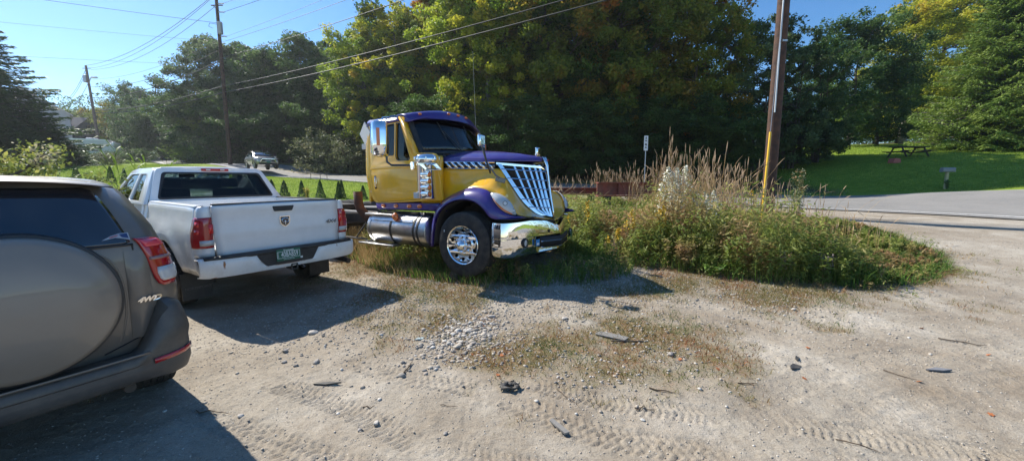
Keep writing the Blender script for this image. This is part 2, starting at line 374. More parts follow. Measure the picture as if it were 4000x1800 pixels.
# rows before the near strip spread quickly; drop nothing: one sheet to the horizon
Z = Hn(X,Y)+micro(X,Y)
rp = dpoly(X,Y,ROADPOLY); Z = Z - .05*sstep(.3,-.6,rp)
Z = Z + .6*(fbm(X,Y,40,3,3)-.5)*sstep(60,140,np.hypot(X,Y))*6
nx,ny = len(gx),len(gy); idx = np.arange(nx*ny).reshape(ny,nx)
F = np.stack([idx[:-1,:-1],idx[:-1,1:],idx[1:,1:],idx[1:,:-1]],-1).reshape(-1,4)
def ground_mat():
    m,t = newmat('ground'); L=t.links.new; o=N(t,'ShaderNodeOutputMaterial'); p=N(t,'ShaderNodeBsdfPrincipled',Roughness=.95); p.inputs['Specular IOR Level'].default_value=.15
    L(p.outputs[0],o.inputs[0]); tc=N(t,'ShaderNodeTexCoord')
    def noise(s,d=5,r=.6): n=N(t,'ShaderNodeTexNoise',Scale=s,Detail=float(d),Roughness=r); L(tc.outputs['Object'],n.inputs['Vector']); return n.outputs[0]
    def ramp(src,els):
        r=N(t,'ShaderNodeValToRGB'); L(src,r.inputs[0]); e=r.color_ramp.elements
        while len(e)<len(els): e.new(.5)
        for a,(q,c) in zip(e,els): a.position=q; a.color=(*c,1)
        return r.outputs[0]
    def mix(f,a,b,mode='MIX'):
        x=N(t,'ShaderNodeMix',data_type='RGBA',blend_type=mode)
        for s,i in ((f,0),(a,6),(b,7)):
            if isinstance(s,(int,float)): x.inputs[i].default_value=s
            elif isinstance(s,tuple): x.inputs[i].default_value=(*s,1)
            else: L(s,x.inputs[i])
        return x.outputs[2]
    dirt = ramp(noise(1.3,8),[(.3,(.29,.25,.20)),(.5,(.40,.355,.29)),(.7,(.52,.475,.405))])
    grit = ramp(noise(75,4,.8),[(.3,(.45,.43,.40)),(.46,(.95,.95,.95)),(.6,(1.0,1.0,1.0)),(.75,(1.35,1.33,1.28))])
    dirt = mix(.8,dirt,grit,'MULTIPLY')
    md = ramp(noise(22,6,.85),[(.30,(.50,.47,.44)),(.46,(.92,.91,.90)),(.60,(1.0,1.0,1.0)),(.75,(1.22,1.21,1.18))]); dirt = mix(.75,dirt,md,'MULTIPLY')
    fine = ramp(noise(260,2,.8),[(.35,(.7,.69,.68)),(.6,(1.15,1.14,1.12))])
    dirt = mix(.75,dirt,fine,'MULTIPLY')
    org = ramp(noise(.55,6,.7),[(.42,(0,0,0)),(.62,(1,1,1))]); dirt = mix(org,dirt,mix(.5,dirt,(.21,.155,.10)))
    at=N(t,'ShaderNodeAttribute',attribute_name='mask'); sp=N(t,'ShaderNodeSeparateColor'); L(at.outputs['Color'],sp.inputs[0])
    grass = ramp(noise(2.6,7,.7),[(.3,(.12,.18,.022)),(.5,(.19,.28,.032)),(.72,(.32,.36,.06))])
    gf = ramp(noise(30,5,.8),[(.3,(.45,.5,.4)),(.65,(1.25,1.2,1.1))]); grass=mix(.9,grass,gf,'MULTIPLY')
    duff = ramp(noise(3,6),[(.3,(.035,.03,.018)),(.7,(.09,.07,.04))])
    cover = ramp(noise(9,6,.8),[(.35,(.12,.115,.045)),(.5,(.19,.145,.07)),(.7,(.25,.12,.065))])
    c = mix(sp.outputs[2],dirt,cover); c = mix(sp.outputs[0],c,grass); c = mix(sp.outputs[1],c,duff)
    L(c,p.inputs['Base Color'])
    h1=noise(75,5,.75); b=N(t,'ShaderNodeBump',Strength=.8,Distance=.010); L(h1,b.inputs['Height'])
    b2=N(t,'ShaderNodeBump',Strength=.5,Distance=.03); L(noise(14,6,.7),b2.inputs['Height']); L(b.outputs[0],b2.inputs['Normal']); L(b2.outputs[0],p.inputs['Normal'])
    return m
grd = np_mesh('ground', np.stack([X,Y,Z],-1).reshape(-1,3), F, ground_mat(), smooth=True); tag(grd,kind='structure')
G = grassmask(X,Y)
WD = sstep(1.0,2.5,dpoly(X,Y,ROADPOLY))*sstep(.6,-.6,dpoly(X,Y,[(-70,90),(-62,72)]+[(p[0]+1.6*n[0],p[1]+1.6*n[1]) for p,n in list(zip(FAR,_nm))[25:80]]+[(20,40),(28,58),(90,64),(400,100),(400,420),(-380,420),(-380,90)]))
WD = np.maximum(WD, sstep(120,200,np.hypot(X,Y)))
vg = sstep(2.6,.6,dpoly(X,Y,ROADPOLY))*(Y>19); G = np.maximum(G, vg*.85); WD = WD*(1-vg)
GC = greenpatch(X,Y)
ca = grd.data.color_attributes.new('mask','FLOAT_COLOR','POINT')
ca.data.foreach_set('color', np.stack([G,WD,GC*.9,np.ones_like(G)],-1).astype(np.float32).ravel())
del F
# ------------------------------------------------------------------ road
def road_sheet(name, offs, zoff, mat, i0=0, i1=None, kind='structure', n=8):
    i1 = i1 or len(NEAR); P=NEAR[i0:i1]; W=_nm[i0:i1]; a,b = offs
    ts=np.linspace(0,1,n); A=np.array([P+W*(lerp(aa(RW[i0:i1]) if callable(a) else a, bb(RW[i0:i1]) if callable(b) else b, t_)[:,None] if callable(a) or callable(b) else lerp(a,b,t_)) for t_ in ts for aa,bb in [(a,b)]])
    V=np.dstack([A[...,0],A[...,1],Hn(A[...,0],A[...,1])+zoff]); R,C=V.shape[:2]; I=np.arange(R*C).reshape(R,C)
    F=np.stack([I[:-1,:-1],I[:-1,1:],I[1:,1:],I[1:,:-1]],-1).reshape(-1,4)
    o=np_mesh(name,V.reshape(-1,3),F,mat,smooth=True); return tag(o,kind=kind)
asph = principled('asphalt',(.19,.185,.175),.85,noise=(.6,.35,.7),col2=(.25,.24,.225),dirt=((.30,.27,.235),.7,8),bump=.4,bscale=120,spec=.35)
road_sheet('road',(lambda w:w*0, lambda w:w),.02,asph,n=24)
wp = principled('road_paint_white',(.72,.71,.68),.7,dirt=((.2,.19,.17),.7,12)); yp = principled('road_paint_yellow',(.55,.42,.16),.7,dirt=((.3,.26,.2),.7,12))
road_sheet('road_edge_line',(.38,.50),.03,wp,n=3); road_sheet('road_far_line',(lambda w:w-1.0,lambda w:w-.88),.03,wp,n=3)
road_sheet('road_centre_line',(3.75,3.86),.03,yp,0,62,n=3); road_sheet('road_centre_line',(3.96,4.07),.03,yp,0,62,n=3)
# ------------------------------------------------------------------ vehicle materials
chrome = principled('chrome',(.82,.83,.85),.05,metal=1,dirt=((.35,.31,.26),.30,7))
chrome_clean = principled('chrome_bright',(.86,.87,.89),.035,metal=1)
alu = principled('brushed_aluminium',(.62,.62,.62),.28,metal=1,dirt=((.22,.19,.15),.55,6),bump=.15,bscale=60)
rubber = principled('tyre_rubber',(.018,.018,.018),.78,dirt=((.14,.12,.095),.55,9),bump=.2,bscale=80)
blackp = principled('black_plastic',(.018,.018,.02),.5,dirt=((.12,.11,.09),.35,10))
blackmetal = principled('black_chassis_metal',(.022,.021,.02),.55,dirt=((.13,.10,.07),.5,8))
interior = principled('dark_cabin_trim',(.025,.026,.03),.8)
seatm = principled('grey_seat_cloth',(.10,.105,.12),.9)
red_lens = principled('red_lens',(.42,.008,.012),.12,coat=1,spec=.6)
red_bright = principled('bright_red_reflector',(.80,.02,.02),.2,coat=1)
clear_lens = principled('clear_lens',(.62,.62,.62),.12,coat=1,dirt=((.4,.37,.3),.5,8))
amber = principled('amber_lens',(.75,.17,.02),.2,coat=1,dirt=((.3,.15,.05),.4,10))
def paint(name,col,coat=.8,rough=.35,metal=0,dirt=None,**k): return principled(name,col,rough,metal=metal,coat=coat,dirt=dirt or ((.3,.27,.22),.22,3.5),**k)
rust = principled('rusty_steel',(.10,.038,.018),.85,noise=(9,.4,.6),col2=(.045,.022,.015),bump=.4,bscale=50)

def tyre(name, c, R, W, r, parent, mat=rubber, depth=.010, nb=56, lug=0, sub=None):
    """a tyre about the x axis; W width, r rim radius; lug blocks cut into the tread"""
    n = nb*4; hw = W/2
    prof = [(-hw*.78,r-.012),(-hw*.95,r+.012),(-hw*1.0,lerp(r,R,.45)),(-hw*.985,lerp(r,R,.72)),(-hw*.93,R-.028),(-hw*.84,R-.009)]
    tr = [(-.80,0),(-.56,0),(-.52,1),(-.47,1),(-.43,0),(-.22,0),(-.18,1),(-.13,1),(-.09,0),(.09,0),(.13,1),(.18,1),(.22,0),(.43,0),(.47,1),(.52,1),(.56,0),(.80,0)]
    rows = []
    for i in range(n):
        a = 2*pi*i/n; row=[]; k=i%4
        for x,rr in prof: row.append((x,rr))
        for x,g in tr:
            gr = g
            if lug and abs(x)>.0:
                kk = (i+(2 if x>0 else 0)+int(abs(x)*3))%4
                if kk==0 or (kk==1 and lug>1): gr=1
            row.append((x*hw, R-.003*(x*x)*2-gr*depth))
        for x,rr in prof[::-1]: row.append((-x,rr))
        rows.append([(c[0]+x, c[1]+rr*cos(a), c[2]+rr*sin(a)) for x,rr in row])
    b = MB(); b.grid(rows+[rows[0]]); return b.build(name, mat, parent, smooth=28)
def ring_holes(n,rad,hr,ph=0,k=14): return [[(rad*cos(2*pi*i/n+ph)+hr*cos(2*pi*j/k), rad*sin(2*pi*i/n+ph)+hr*sin(2*pi*j/k)) for j in range(k)] for i in range(n)]
def circ(r,n=48,c=(0,0)): return [(c[0]+r*cos(2*pi*i/n), c[1]+r*sin(2*pi*i/n)) for i in range(n)]

# ================================================================== white pickup
PX,PY,PZ,PR = -3.161,5.301,-.04,radians(55)
ram = empty('pickup_truck',(PX,PY,PZ),PR,'white four wheel drive pickup truck with rust spots on its rear bumper','pickup truck', rot=(radians(.4),radians(-.8),PR))
def white_dirty():
    m,t = newmat('white_truck_paint'); o=N(t,'ShaderNodeOutputMaterial'); p=N(t,'ShaderNodeBsdfPrincipled',Roughness=.3); L=t.links.new
    p.inputs['Coat Weight'].default_value=.7; p.inputs['Coat Roughness'].default_value=.06
    L(p.outputs[0],o.inputs[0]); tc=N(t,'ShaderNodeTexCoord'); sx=N(t,'ShaderNodeSeparateXYZ'); L(tc.outputs['Object'],sx.inputs[0])
    n=N(t,'ShaderNodeTexNoise',Scale=5.0,Detail=9.0,Roughness=.72); L(tc.outputs['Object'],n.inputs['Vector'])
    # splashed road dirt low on the flank
    r=N(t,'ShaderNodeMapRange'); r.inputs[1].default_value=1.12; r.inputs[2].default_value=.55; L(sx.outputs[2],r.inputs[0])
    q=N(t,'ShaderNodeMapRange'); q.inputs[1].default_value=.42; q.inputs[2].default_value=.72; L(n.outputs[0],q.inputs[0])
    s=N(t,'ShaderNodeMapRange'); s.inputs[1].default_value=-.86; s.inputs[2].default_value=-.96; L(sx.outputs[0],s.inputs[0])
    a=N(t,'ShaderNodeMath',operation='MULTIPLY'); L(r.outputs[0],a.inputs[0]); L(q.outputs[0],a.inputs[1])
    a2=N(t,'ShaderNodeMath',operation='MULTIPLY'); L(a.outputs[0],a2.inputs[0]); L(s.outputs[0],a2.inputs[1])
    a3=N(t,'ShaderNodeMath',operation='MULTIPLY'); a3.inputs[1].default_value=.8; L(a2.outputs[0],a3.inputs[0])
    b=N(t,'ShaderNodeMath',operation='MULTIPLY'); b.inputs[1].default_value=.14; L(q.outputs[0],b.inputs[0])
    mx=N(t,'ShaderNodeMath',operation='MAXIMUM'); L(a3.outputs[0],mx.inputs[0]); L(b.outputs[0],mx.inputs[1])
    x=N(t,'ShaderNodeMix',data_type='RGBA'); x.inputs[6].default_value=(.86,.86,.85,1); x.inputs[7].default_value=(.34,.30,.24,1)
    L(mx.outputs[0],x.inputs[0]); L(x.outputs[2],p.inputs['Base Color']); return m
white = white_dirty()
def rusty_white():
    m,t = newmat('white_bumper_paint_with_rust'); o=N(t,'ShaderNodeOutputMaterial'); p=N(t,'ShaderNodeBsdfPrincipled',Roughness=.35); L=t.links.new
    p.inputs['Coat Weight'].default_value=.4; L(p.outputs[0],o.inputs[0]); tc=N(t,'ShaderNodeTexCoord'); last=None
    n=N(t,'ShaderNodeTexNoise',Scale=22.0,Detail=6.0,Roughness=.7); L(tc.outputs['Object'],n.inputs['Vector'])
    for (x,z,w,hh) in ((-.765,.70,.016,.06),(.28,.66,.016,.05),(.33,.72,.022,.03),(-.86,.545,.045,.012),(.68,.745,.008,.028),(-.02,.60,.30,.010)):
        mp=N(t,'ShaderNodeMapping'); mp.inputs['Location'].default_value=(-x/w,0,-z/hh); mp.inputs['Scale'].default_value=(1/w,0,1/hh); L(tc.outputs['Object'],mp.inputs[0])
        ln=N(t,'ShaderNodeVectorMath',operation='LENGTH'); L(mp.outputs[0],ln.inputs[0])
        a=N(t,'ShaderNodeMath',operation='MULTIPLY_ADD'); a.inputs[1].default_value=1.6; L(n.outputs[0],a.inputs[0]); L(ln.outputs['Value'],a.inputs[2])
        r=N(t,'ShaderNodeMapRange'); r.inputs[1].default_value=1.75; r.inputs[2].default_value=1.25; L(a.outputs[0],r.inputs[0])
        if last is None: last=r.outputs[0]
        else:
            m2=N(t,'ShaderNodeMath',operation='MAXIMUM'); L(last,m2.inputs[0]); L(r.outputs[0],m2.inputs[1]); last=m2.outputs[0]
    x=N(t,'ShaderNodeMix',data_type='RGBA'); x.inputs[6].default_value=(.86,.86,.84,1); x.inputs[7].default_value=(.30,.11,.03,1); L(last,x.inputs[0])
    n2=N(t,'ShaderNodeTexNoise',Scale=4.0,Detail=9.0,Roughness=.75); L(tc.outputs['Object'],n2.inputs['Vector'])
    q=N(t,'ShaderNodeMapRange'); q.inputs[1].default_value=.5; q.inputs[2].default_value=.8; q.inputs[4].default_value=.45; L(n2.outputs[0],q.inputs[0])
    y=N(t,'ShaderNodeMix',data_type='RGBA'); y.inputs[7].default_value=(.42,.38,.31,1); L(q.outputs[0],y.inputs[0]); L(x.outputs[2],y.inputs[6]); L(y.outputs[2],p.inputs['Base Color']); return m
# section of the bed side, bottom to top (x outward, z)
def side_x(z, y):
    """outer half width of the body at height z, with the rear fender swell"""
    P=[(.55,.955),(.70,.985),(.85,1.0),(1.0,1.002),(1.12,.992),(1.20,.968),(1.30,.945),(1.385,.935),(1.405,.915)]
    zs=[p[0] for p in P]; xs=[p[1] for p in P]; x=float(np.interp(z,zs,xs))
    d=math.hypot((y-1.2),(z-.42)*1.0); x+= .022*math.exp(-((d-.60)/.10)**2)*(1 if z<1.15 else .3)
    return x
def arch_pt(a,R=.50,yc=1.2,zc=.42): return (yc+R*cos(a), zc+R*sin(a))
for s in (-1,1):
    # bedside with a real wheel opening: two stacked grids
    b=MB(); zt=[1.405,1.385,1.33,1.26,1.20,1.14,1.08,1.02]; ys=np.linspace(.13,2.06,36)
    def tw(z,y):   # rear corner turns in
        return side_x(z,y)-.012*max(0,1-(y-.13)/.2)
    rows=[[(s*tw(z,y),y,z) for y in ys] for z in zt]
    low=[]
    for k in range(7):
        r=[]
        for y in ys:
            d=(.50*.50-(y-1.2)**2); zb=.42+sqrt(d) if d>0 else .42
            zb=max(zb,.55+.0*y) if (y>.72 and y<1.68) else (.56 if y<.75 else .50)
            z=lerp(1.02,max(zb,.50),k/6); r.append((s*tw(z,y),y,z))
        low.append(r)
    b.grid(rows[:-1]+[rows[-1]]+low[1:])
    b.build('bed_side',white,ram,smooth=40,solid=.02,soff=(-1 if s<0 else -1))
    # rail cap and inner wall
    b=MB(); b.grid([[(s*.925,y,1.402) for y in ys],[(s*.905,y,1.418) for y in ys],[(s*.84,y,1.418) for y in ys],[(s*.825,y,1.40) for y in ys]])
    b.build('bed_rail_cap',principled('rail_cap',(.75,.75,.74),.4,coat=.4) if s<0 else blackp,ram,solid=.006)
    b=MB(); b.box((s*.82,1.05,1.14),(.02,2.0,.52)); b.build('bed_inner_wall',white,ram)
    # corner that wraps from the tailgate gap round to the flank
    def cpt(k,z,o=0):
        P=[(.806,.014),(.85,.008),(.89,.012),(.925,.030),(.952,.062),(.968,.105),(.972,.16)]; x,y=P[k]; w_=(k/6)**1.5; x2=side_x(z,.1)-.012
        x=lerp(x, x*x2/.972, w_); nx_=[0,.1,.3,.65,.9,1,1][k]; ny_=[-1,-1,-.95,-.75,-.4,-.1,0][k]; return (s*(x+nx_*o),y+ny_*o,z)
    b=MB(); zz=[.80,.85,.92,1.0,1.1,1.2,1.28,1.33,1.37,1.395,1.408]
    b.grid([[cpt(k,z,-.012*max(0,(z-1.36)/.05)) for k in range(7)] for z in zz]); b.build('bed_corner',white,ram,solid=.015,smooth=60)
    b=MB(); zs=[.905,.912,.93,1.0,1.1,1.2,1.25,1.27,1.28]; of=[.002,.014,.02,.024,.026,.024,.02,.014,.002]
    rows=[[cpt(k,z-(.015*(k-5) if (k>4 and z>1.2) else 0),o*(1 if k not in (0,6) else .3)) for k in range(7)] for z,o in zip(zs,of)]
    b.grid(rows); lm=b.build('tail_light',red_lens,ram,solid=.01,smooth=60)
    for (k,z,h_) in ((3,1.20,.06),(3,1.11,.05),(1,1.14,.11)):
        q=MB(); q.grid([[cpt(k,z+dz,.0255),cpt(k+1,z+dz,.0255)] if k!=1 else [cpt(0,z+dz,.0255),cpt(1,z+dz,.0255)] for dz in (-h_/2,h_/2)]); q.build('reflector',red_bright,lm,solid=.001)
    q=MB(); q.grid([[cpt(k,z,.0262) for k in (0,1,2,3)] for z in (.94,1.005)]); q.build('reversing_lens',clear_lens,lm,solid=.001)
# tailgate
b=MB(); xs=np.linspace(-.80,.80,17); rows=[]
for z,y in ((.80,.03),(.802,.006),(.84,.002),(.93,.004),(1.02,0),(1.055,-.008),(1.09,-.004),(1.2,-.004),(1.29,-.002),(1.325,-.014),(1.38,-.020),(1.405,-.016),(1.42,.0)):
    rows.append([(x*(1 if z>1 else .985), y-.012*(1-(x/.8)**2), z+(.004*(1-(x/.8)**2) if z>1.3 else 0)) for x in xs])
b.grid(rows); tg=b.build('tailgate',white,ram,smooth=25,solid=.05)
b=MB(); b.box((0,.02,1.43),(1.59,.06,.022)); b.build('tailgate_cap',blackp,tg,bevel=.006)
q=MB(); q.prism(rpoly([(-.115,1.305),(.115,1.305),(.145,1.375),(-.135,1.375)],.015),-.040,-.022,'y'); q.build('tailgate_handle',blackp,tg,bevel=.004)
b=MB(); b.box((0,.05,1.1),(1.57,.03,.58)); b.build('tailgate_inner_skin',white,tg)
for s in (-1,1):
    b=MB(); b.box((s*.806,.03,1.11),(.008,.02,.60)); b.build('tailgate_gap',blackp,ram)
# shield badge with a horned head
SH=lambda u,v,w:(.012+u,-.030-w,1.163+v)
sh=[(-.068,.072),(.068,.072),(.066,-.01),(.05,-.045),(0,-.078),(-.05,-.045),(-.066,-.01)]
em=plate('badge',rpoly(sh,.01),[],.010,SH,chrome_clean,tg)
plate('badge_field',rpoly([(x*.86,y*.86) for x,y in sh],.01),[],.014,SH,principled('badge_black',(.01,.01,.015),.2,coat=1),em)
q=MB()
for s in (-1,1):
    cu=[(s*(.010+.028*sin(a)*1.0+.004*a), .016+.026*cos(a)) for a in np.linspace(-.3,4.3,14)]
    q.tube([(.012+x,-.045,1.163+y) for x,y in cu],[.0105-.0055*i/13 for i in range(14)],6)
q.sphere((.012,-.043,1.155),.013,6,sc=(1,.5,1.9)); q.sphere((.012,-.043,1.125),.010,6,sc=(.8,.5,1.3)); q.build('badge_head',chrome_clean,em,smooth=60)
text('lettering','4X4',.072,lambda u,v,w:(.672+u,-.022-w,1.102+v),principled('badge_grey',(.25,.25,.27),.3,metal=.8),tg,ext=.004,sx=1.3,shear=.25,off=.002)
# bed floor, front wall
b=MB(); b.box((0,1.05,.86),(1.62,1.98,.03)); b.box((0,2.06,1.13),(1.62,.03,.54)); b.build('bed_floor',white,ram)
# bumper
bm_=rusty_white()
prof=[(-.02,.795),(-.13,.80),(-.155,.775),(-.160,.70),(-.15,.60),(-.12,.545),(-.06,.535)]
def bump_y(x): return .10*(abs(x)/1.0)**4
b=MB(); xs=np.concatenate([np.linspace(-1.0,-.95,4),np.linspace(-.9,.9,31),np.linspace(.95,1.0,4)])
rows=[]
for i,(y,z) in enumerate(prof):
    row=[]
    for x in xs:
        dip=sstep(.42,.32,abs(x))     # plate recess in the middle
        yy=y+bump_y(x)
        if i in (1,2,3): yy+=.055*dip
        zz=z-(.115*dip if i in (0,1,2) else (.05*dip if i==3 else 0))
        if abs(x)>.93: zz=lerp(zz,.68,(abs(x)-.93)*2.0)
        row.append((x,yy,zz))
    rows.append(row)
b.grid(rows); bp=b.build('rear_bumper',bm_,ram,smooth=45,solid=.012)
b=MB(); b.grid([[(x,-.02+bump_y(x),.800) for x in xs[3:-3]],[(x,-.125+bump_y(x),.812) for x in xs[3:-3]],[(x,-.150+bump_y(x),.80) for x in xs[3:-3]],[(x,-.164+bump_y(x),.775-.01*(abs(x)<.5)) for x in xs[3:-3]]]); b.build('step_pad',blackp,bp,solid=.01)
q=MB(); q.prism(rpoly([(-.43,.775),(.40,.775),(.30,.60),(-.31,.60)],.03),-.150,-.10,'y'); q.build('plate_recess',blackp,bp,bevel=.004)
q=MB(); q.box((0,.02,.77),(1.5,.04,.05)); q.build('valance',principled('grey_valance',(.18,.18,.18),.6),ram)
green = principled('plate_green',(.005,.125,.075),.4); plw=principled('plate_white',(.75,.78,.76),.5)
PL=lambda u,v,w:(-.035+u,-.166-w,.722+v)
pt=plate('licence_plate',rpoly([(-.155,-.078),(.155,-.078),(.155,.078),(-.155,.078)],.012),[],.004,PL,green,ram)
plate('plate_rim',rpoly([(-.148,-.045),(.148,-.045),(.148,.047),(-.148,.047)],.008),[rpoly([(-.143,-.040),(.143,-.040),(.143,.042),(-.143,.042)],.006)],.006,PL,plw,pt)
text('plate_number','408A859',.098,lambda u,v,w:PL(u+.012,v+.0,w+.003),plw,pt,ext=.0012,sx=.62,off=.0006)
text('plate_state','Vermont',.036,lambda u,v,w:PL(u,v+.060,w+.003),plw,pt,ext=.0012,sx=1.0,off=.001)
text('plate_motto','Green Mountain State',.016,lambda u,v,w:PL(u,v-.062,w+.003),plw,pt,ext=.001)
for i,c_ in enumerate('TRK'): text('plate_code',c_,.026,lambda u,v,w,i=i:PL(u-.133,v+.024-.024*i,w+.003),plw,pt,ext=.001)
q=MB(); q.box((.132,-.170,.660),(.03,.004,.026)); q.build('plate_sticker',plw,pt)
# hitch, frame, exhaust, axle
b=MB(); b.box((.02,.35,.62),(.09,.8,.09)); b.box((-.42,1.8,.62),(.08,3.8,.14)); b.box((.42,1.8,.62),(.08,3.8,.14)); b.box((0,.12,.60),(1.1,.08,.08)); b.build('frame',blackmetal,ram)
q=plate('hitch_receiver',rpoly([(-.045,-.045),(.045,-.045),(.045,.045),(-.045,.045)],.01),[rpoly([(-.028,-.028),(.028,-.028),(.028,.028),(-.028,.028)],.006)],.16,lambda u,v,w:(.045+u,-.06+w,.535+v),blackmetal,ram)
b=MB(); b.tube([(.62,2.2,.5),(.66,1.2,.62),(.80,.5,.52),(.86,.05,.48),(.88,-.10,.46)],.042,12); b.build('exhaust_pipe',principled('exhaust',(.08,.07,.065),.5,metal=.6),ram)
b=MB(); b.tube([(-.85,1.2,.42),(.85,1.2,.42)],.05,12); b.sphere((.05,1.2,.42),.16,8); b.build('rear_axle',blackmetal,ram)
rimm = principled('alloy',(.55,.55,.55),.25,metal=1,dirt=((.2,.18,.15),.5,10))
def car_wheel(x,y,z,R,W,r,s,parent,spokes=5,mat=rimm,lug=1,name='wheel'):
    e=bpy.data.objects.new(name,None); COL.objects.link(e); e.parent=parent; e.location=(x,y,z)
    tyre('tyre',(0,0,0),R,W,r,e,lug=lug)
    b=MB(); b.lathe([(r+.008,s*W*.42),(r-.005,s*W*.45),(r-.025,s*W*.38),(r-.03,-s*W*.3)],axis='x',n=40)
    for k in range(spokes):
        a=2*pi*k/spokes+.3; c_=cos(a); d_=sin(a); P=lambda rr,t,hh:(hh, c_*rr-d_*t, d_*rr+c_*t)
        for off in (-1,1):
            v=[P(.05,off*.010-.018,s*W*.30),P(.05,off*.010+.018,s*W*.30),P(r-.012,off*.05-.022,s*W*.40),P(r-.012,off*.05+.022,s*W*.40)]
            v2=[(p[0]-s*.03,p[1],p[2]) for p in v]
            b.hull8([v[0],v[1],v[2],v[3],v2[0],v2[1],v2[2],v2[3]])
    b.lathe([(.001,s*W*.34),(.03,s*W*.335),(.075,s*W*.30),(.08,s*W*.2)],axis='x',n=20)
    b.build('rim',mat,e,smooth=35)
    b=MB(); b.lathe([(r-.035,-s*W*.05),(.001,-s*W*.05)],axis='x',n=24); b.build('brake_disc',blackmetal,e)
    return e
for s in (-1,1):
    car_wheel(s*.875,1.2,.40,.405,.27,.235,s,ram); car_wheel(s*.875,4.76,.40,.405,.27,.235,s,ram)
    b=MB(); b.lathe([(.50,s*.94),(.49,s*.62)],c=(0,1.2,.42),axis='x',n=24,a0=-.2,a1=pi+.2); b.build('wheel_housing',blackp,ram)
fl=MB(); fl.box((-.83,.70,.33),(.34,.014,.36)); flp=fl.build('mud_flap',blackp,ram,bevel=.004)
text('flap_lettering','NORTHPOINT',.045,lambda u,v,w:(-.82+u,.692-w,.30+v),principled('flap_print',(.12,.12,.12),.6),flp,ext=.001)
fl=MB(); fl.box((.83,.70,.33),(.34,.014,.36)); fl.build('mud_flap',blackp,ram,bevel=.004)
# cab lower body, doors, hood
def cab_side(s):
    b=MB(); ys=np.linspace(2.09,4.28,12); zt=[1.40,1.36,1.30,1.20,1.12,1.0,.85,.70,.55,.45]
    b.grid([[(s*(side_x(z,9)-.01),y,z) for y in ys] for z in zt]); b.build('cab_side',white,ram,smooth=40,solid=.03)
    for y0,y1 in ((2.30,3.02),(3.04,4.10)):
        b=MB(); yy=np.linspace(y0,y1,6)
        b.grid([[(s*(side_x(z,9)-.002),y,z) for y in yy] for z in zt[:9]]); d=b.build('door',white,ram,smooth=40,solid=.006)
        q=MB(); q.tube([(s*1.005,y0+.08,1.15),(s*1.028,y0+.12,1.155),(s*1.028,y0+.24,1.155),(s*1.005,y0+.28,1.15)],.018,8); q.build('handle',blackp,d)
    b=MB(); ys=np.linspace(4.30,5.55,22); rows=[]
    for z in (1.28,1.22,1.12,1.0,.9): rows.append([(s*(side_x(min(z,1.1),9)-.0-.06*max(0,(y-4.9)/.65)**2),y,z) for y in ys])
    for k in range(1,5):
        r=[]
        for y in ys:
            d=.25-(y-4.76)**2; zb=.42+sqrt(d) if d>0 else .45; zb=max(.45,zb); z=lerp(.9,min(zb,.92),k/4); r.append((s*(side_x(min(z,1.1),9)-.06*max(0,(y-4.9)/.65)**2),y,z))
        rows.append(r)
    b.grid(rows); b.build('front_fender',white,ram,smooth=40,solid=.02)
    q=MB(); q.tube([(s*.95,4.02,1.38),(s*1.02,4.02,1.42)],.025,6); q.build('mirror_arm',blackp,ram)
    q=MB(); q.box((s*1.05,4.02,1.46),(.13,.09,.19)); q.build('door_mirror',blackp,ram,bevel=.03,bseg=3)
cab_side(-1); cab_side(1)
b=MB(); xs=np.linspace(-.93,.93,13)
b.grid([[(x,y,z+.05*(1-(x/.93)**2)+(.03 if .25<abs(x)<.6 else 0)*k) for x in xs] for y,z,k in ((4.20,1.33,0),(4.5,1.31,1),(5.0,1.27,1),(5.45,1.18,1),(5.58,1.08,0))]); b.build('hood',white,ram,smooth=40,solid=.02)
b=MB(); b.box((0,5.6,.82),(1.8,.12,.55)); b.build('front_end',white,ram,bevel=.04)
b=MB(); b.box((0,5.68,.55),(1.95,.14,.22)); b.build('front_bumper',white,ram,bevel=.04)
# cab upper: roof, pillars, glass
def gh(x_t,z,y): return x_t
RB=[(-.93,2.10,1.38),(.93,2.10,1.38)]
# outline loops: belt and roof
bl={'rx':.915,'ry':2.12,'fx':.86,'fy':4.42,'z':1.38}; rf={'rx':.70,'ry':2.42,'fx':.66,'fy':3.62,'z':1.90}
b=MB(); xs=np.linspace(-1,1,13); rows=[]
for t_ in np.linspace(0,1,12):
    y=lerp(2.38,3.70,t_); hw=lerp(.735,.70,t_)*(1); e=min(t_,1-t_); zc=1.905+.055*sin(pi*min(1,max(0,lerp(.12,.9,t_))))
    rows.append([(x*hw,y-.03*(1-x*x)*(1 if t_<.5 else -2),zc-.05*abs(x)**3-.0) for x in xs])
b.grid(rows); rfm=b.build('roof',white,ram,smooth=60,solid=.04)
def bar(b,p,q,w0,w1,d):   # tapered pillar: quad section
    p=Vector(p);q=Vector(q); b.hull8([p+Vector(a) for a in ((-w0,-d,0),(w0,-d,0),(-w0,d,0),(w0,d,0))]+[q+Vector(a) for a in ((-w1,-d,0),(w1,-d,0),(-w1,d,0),(w1,d,0))])
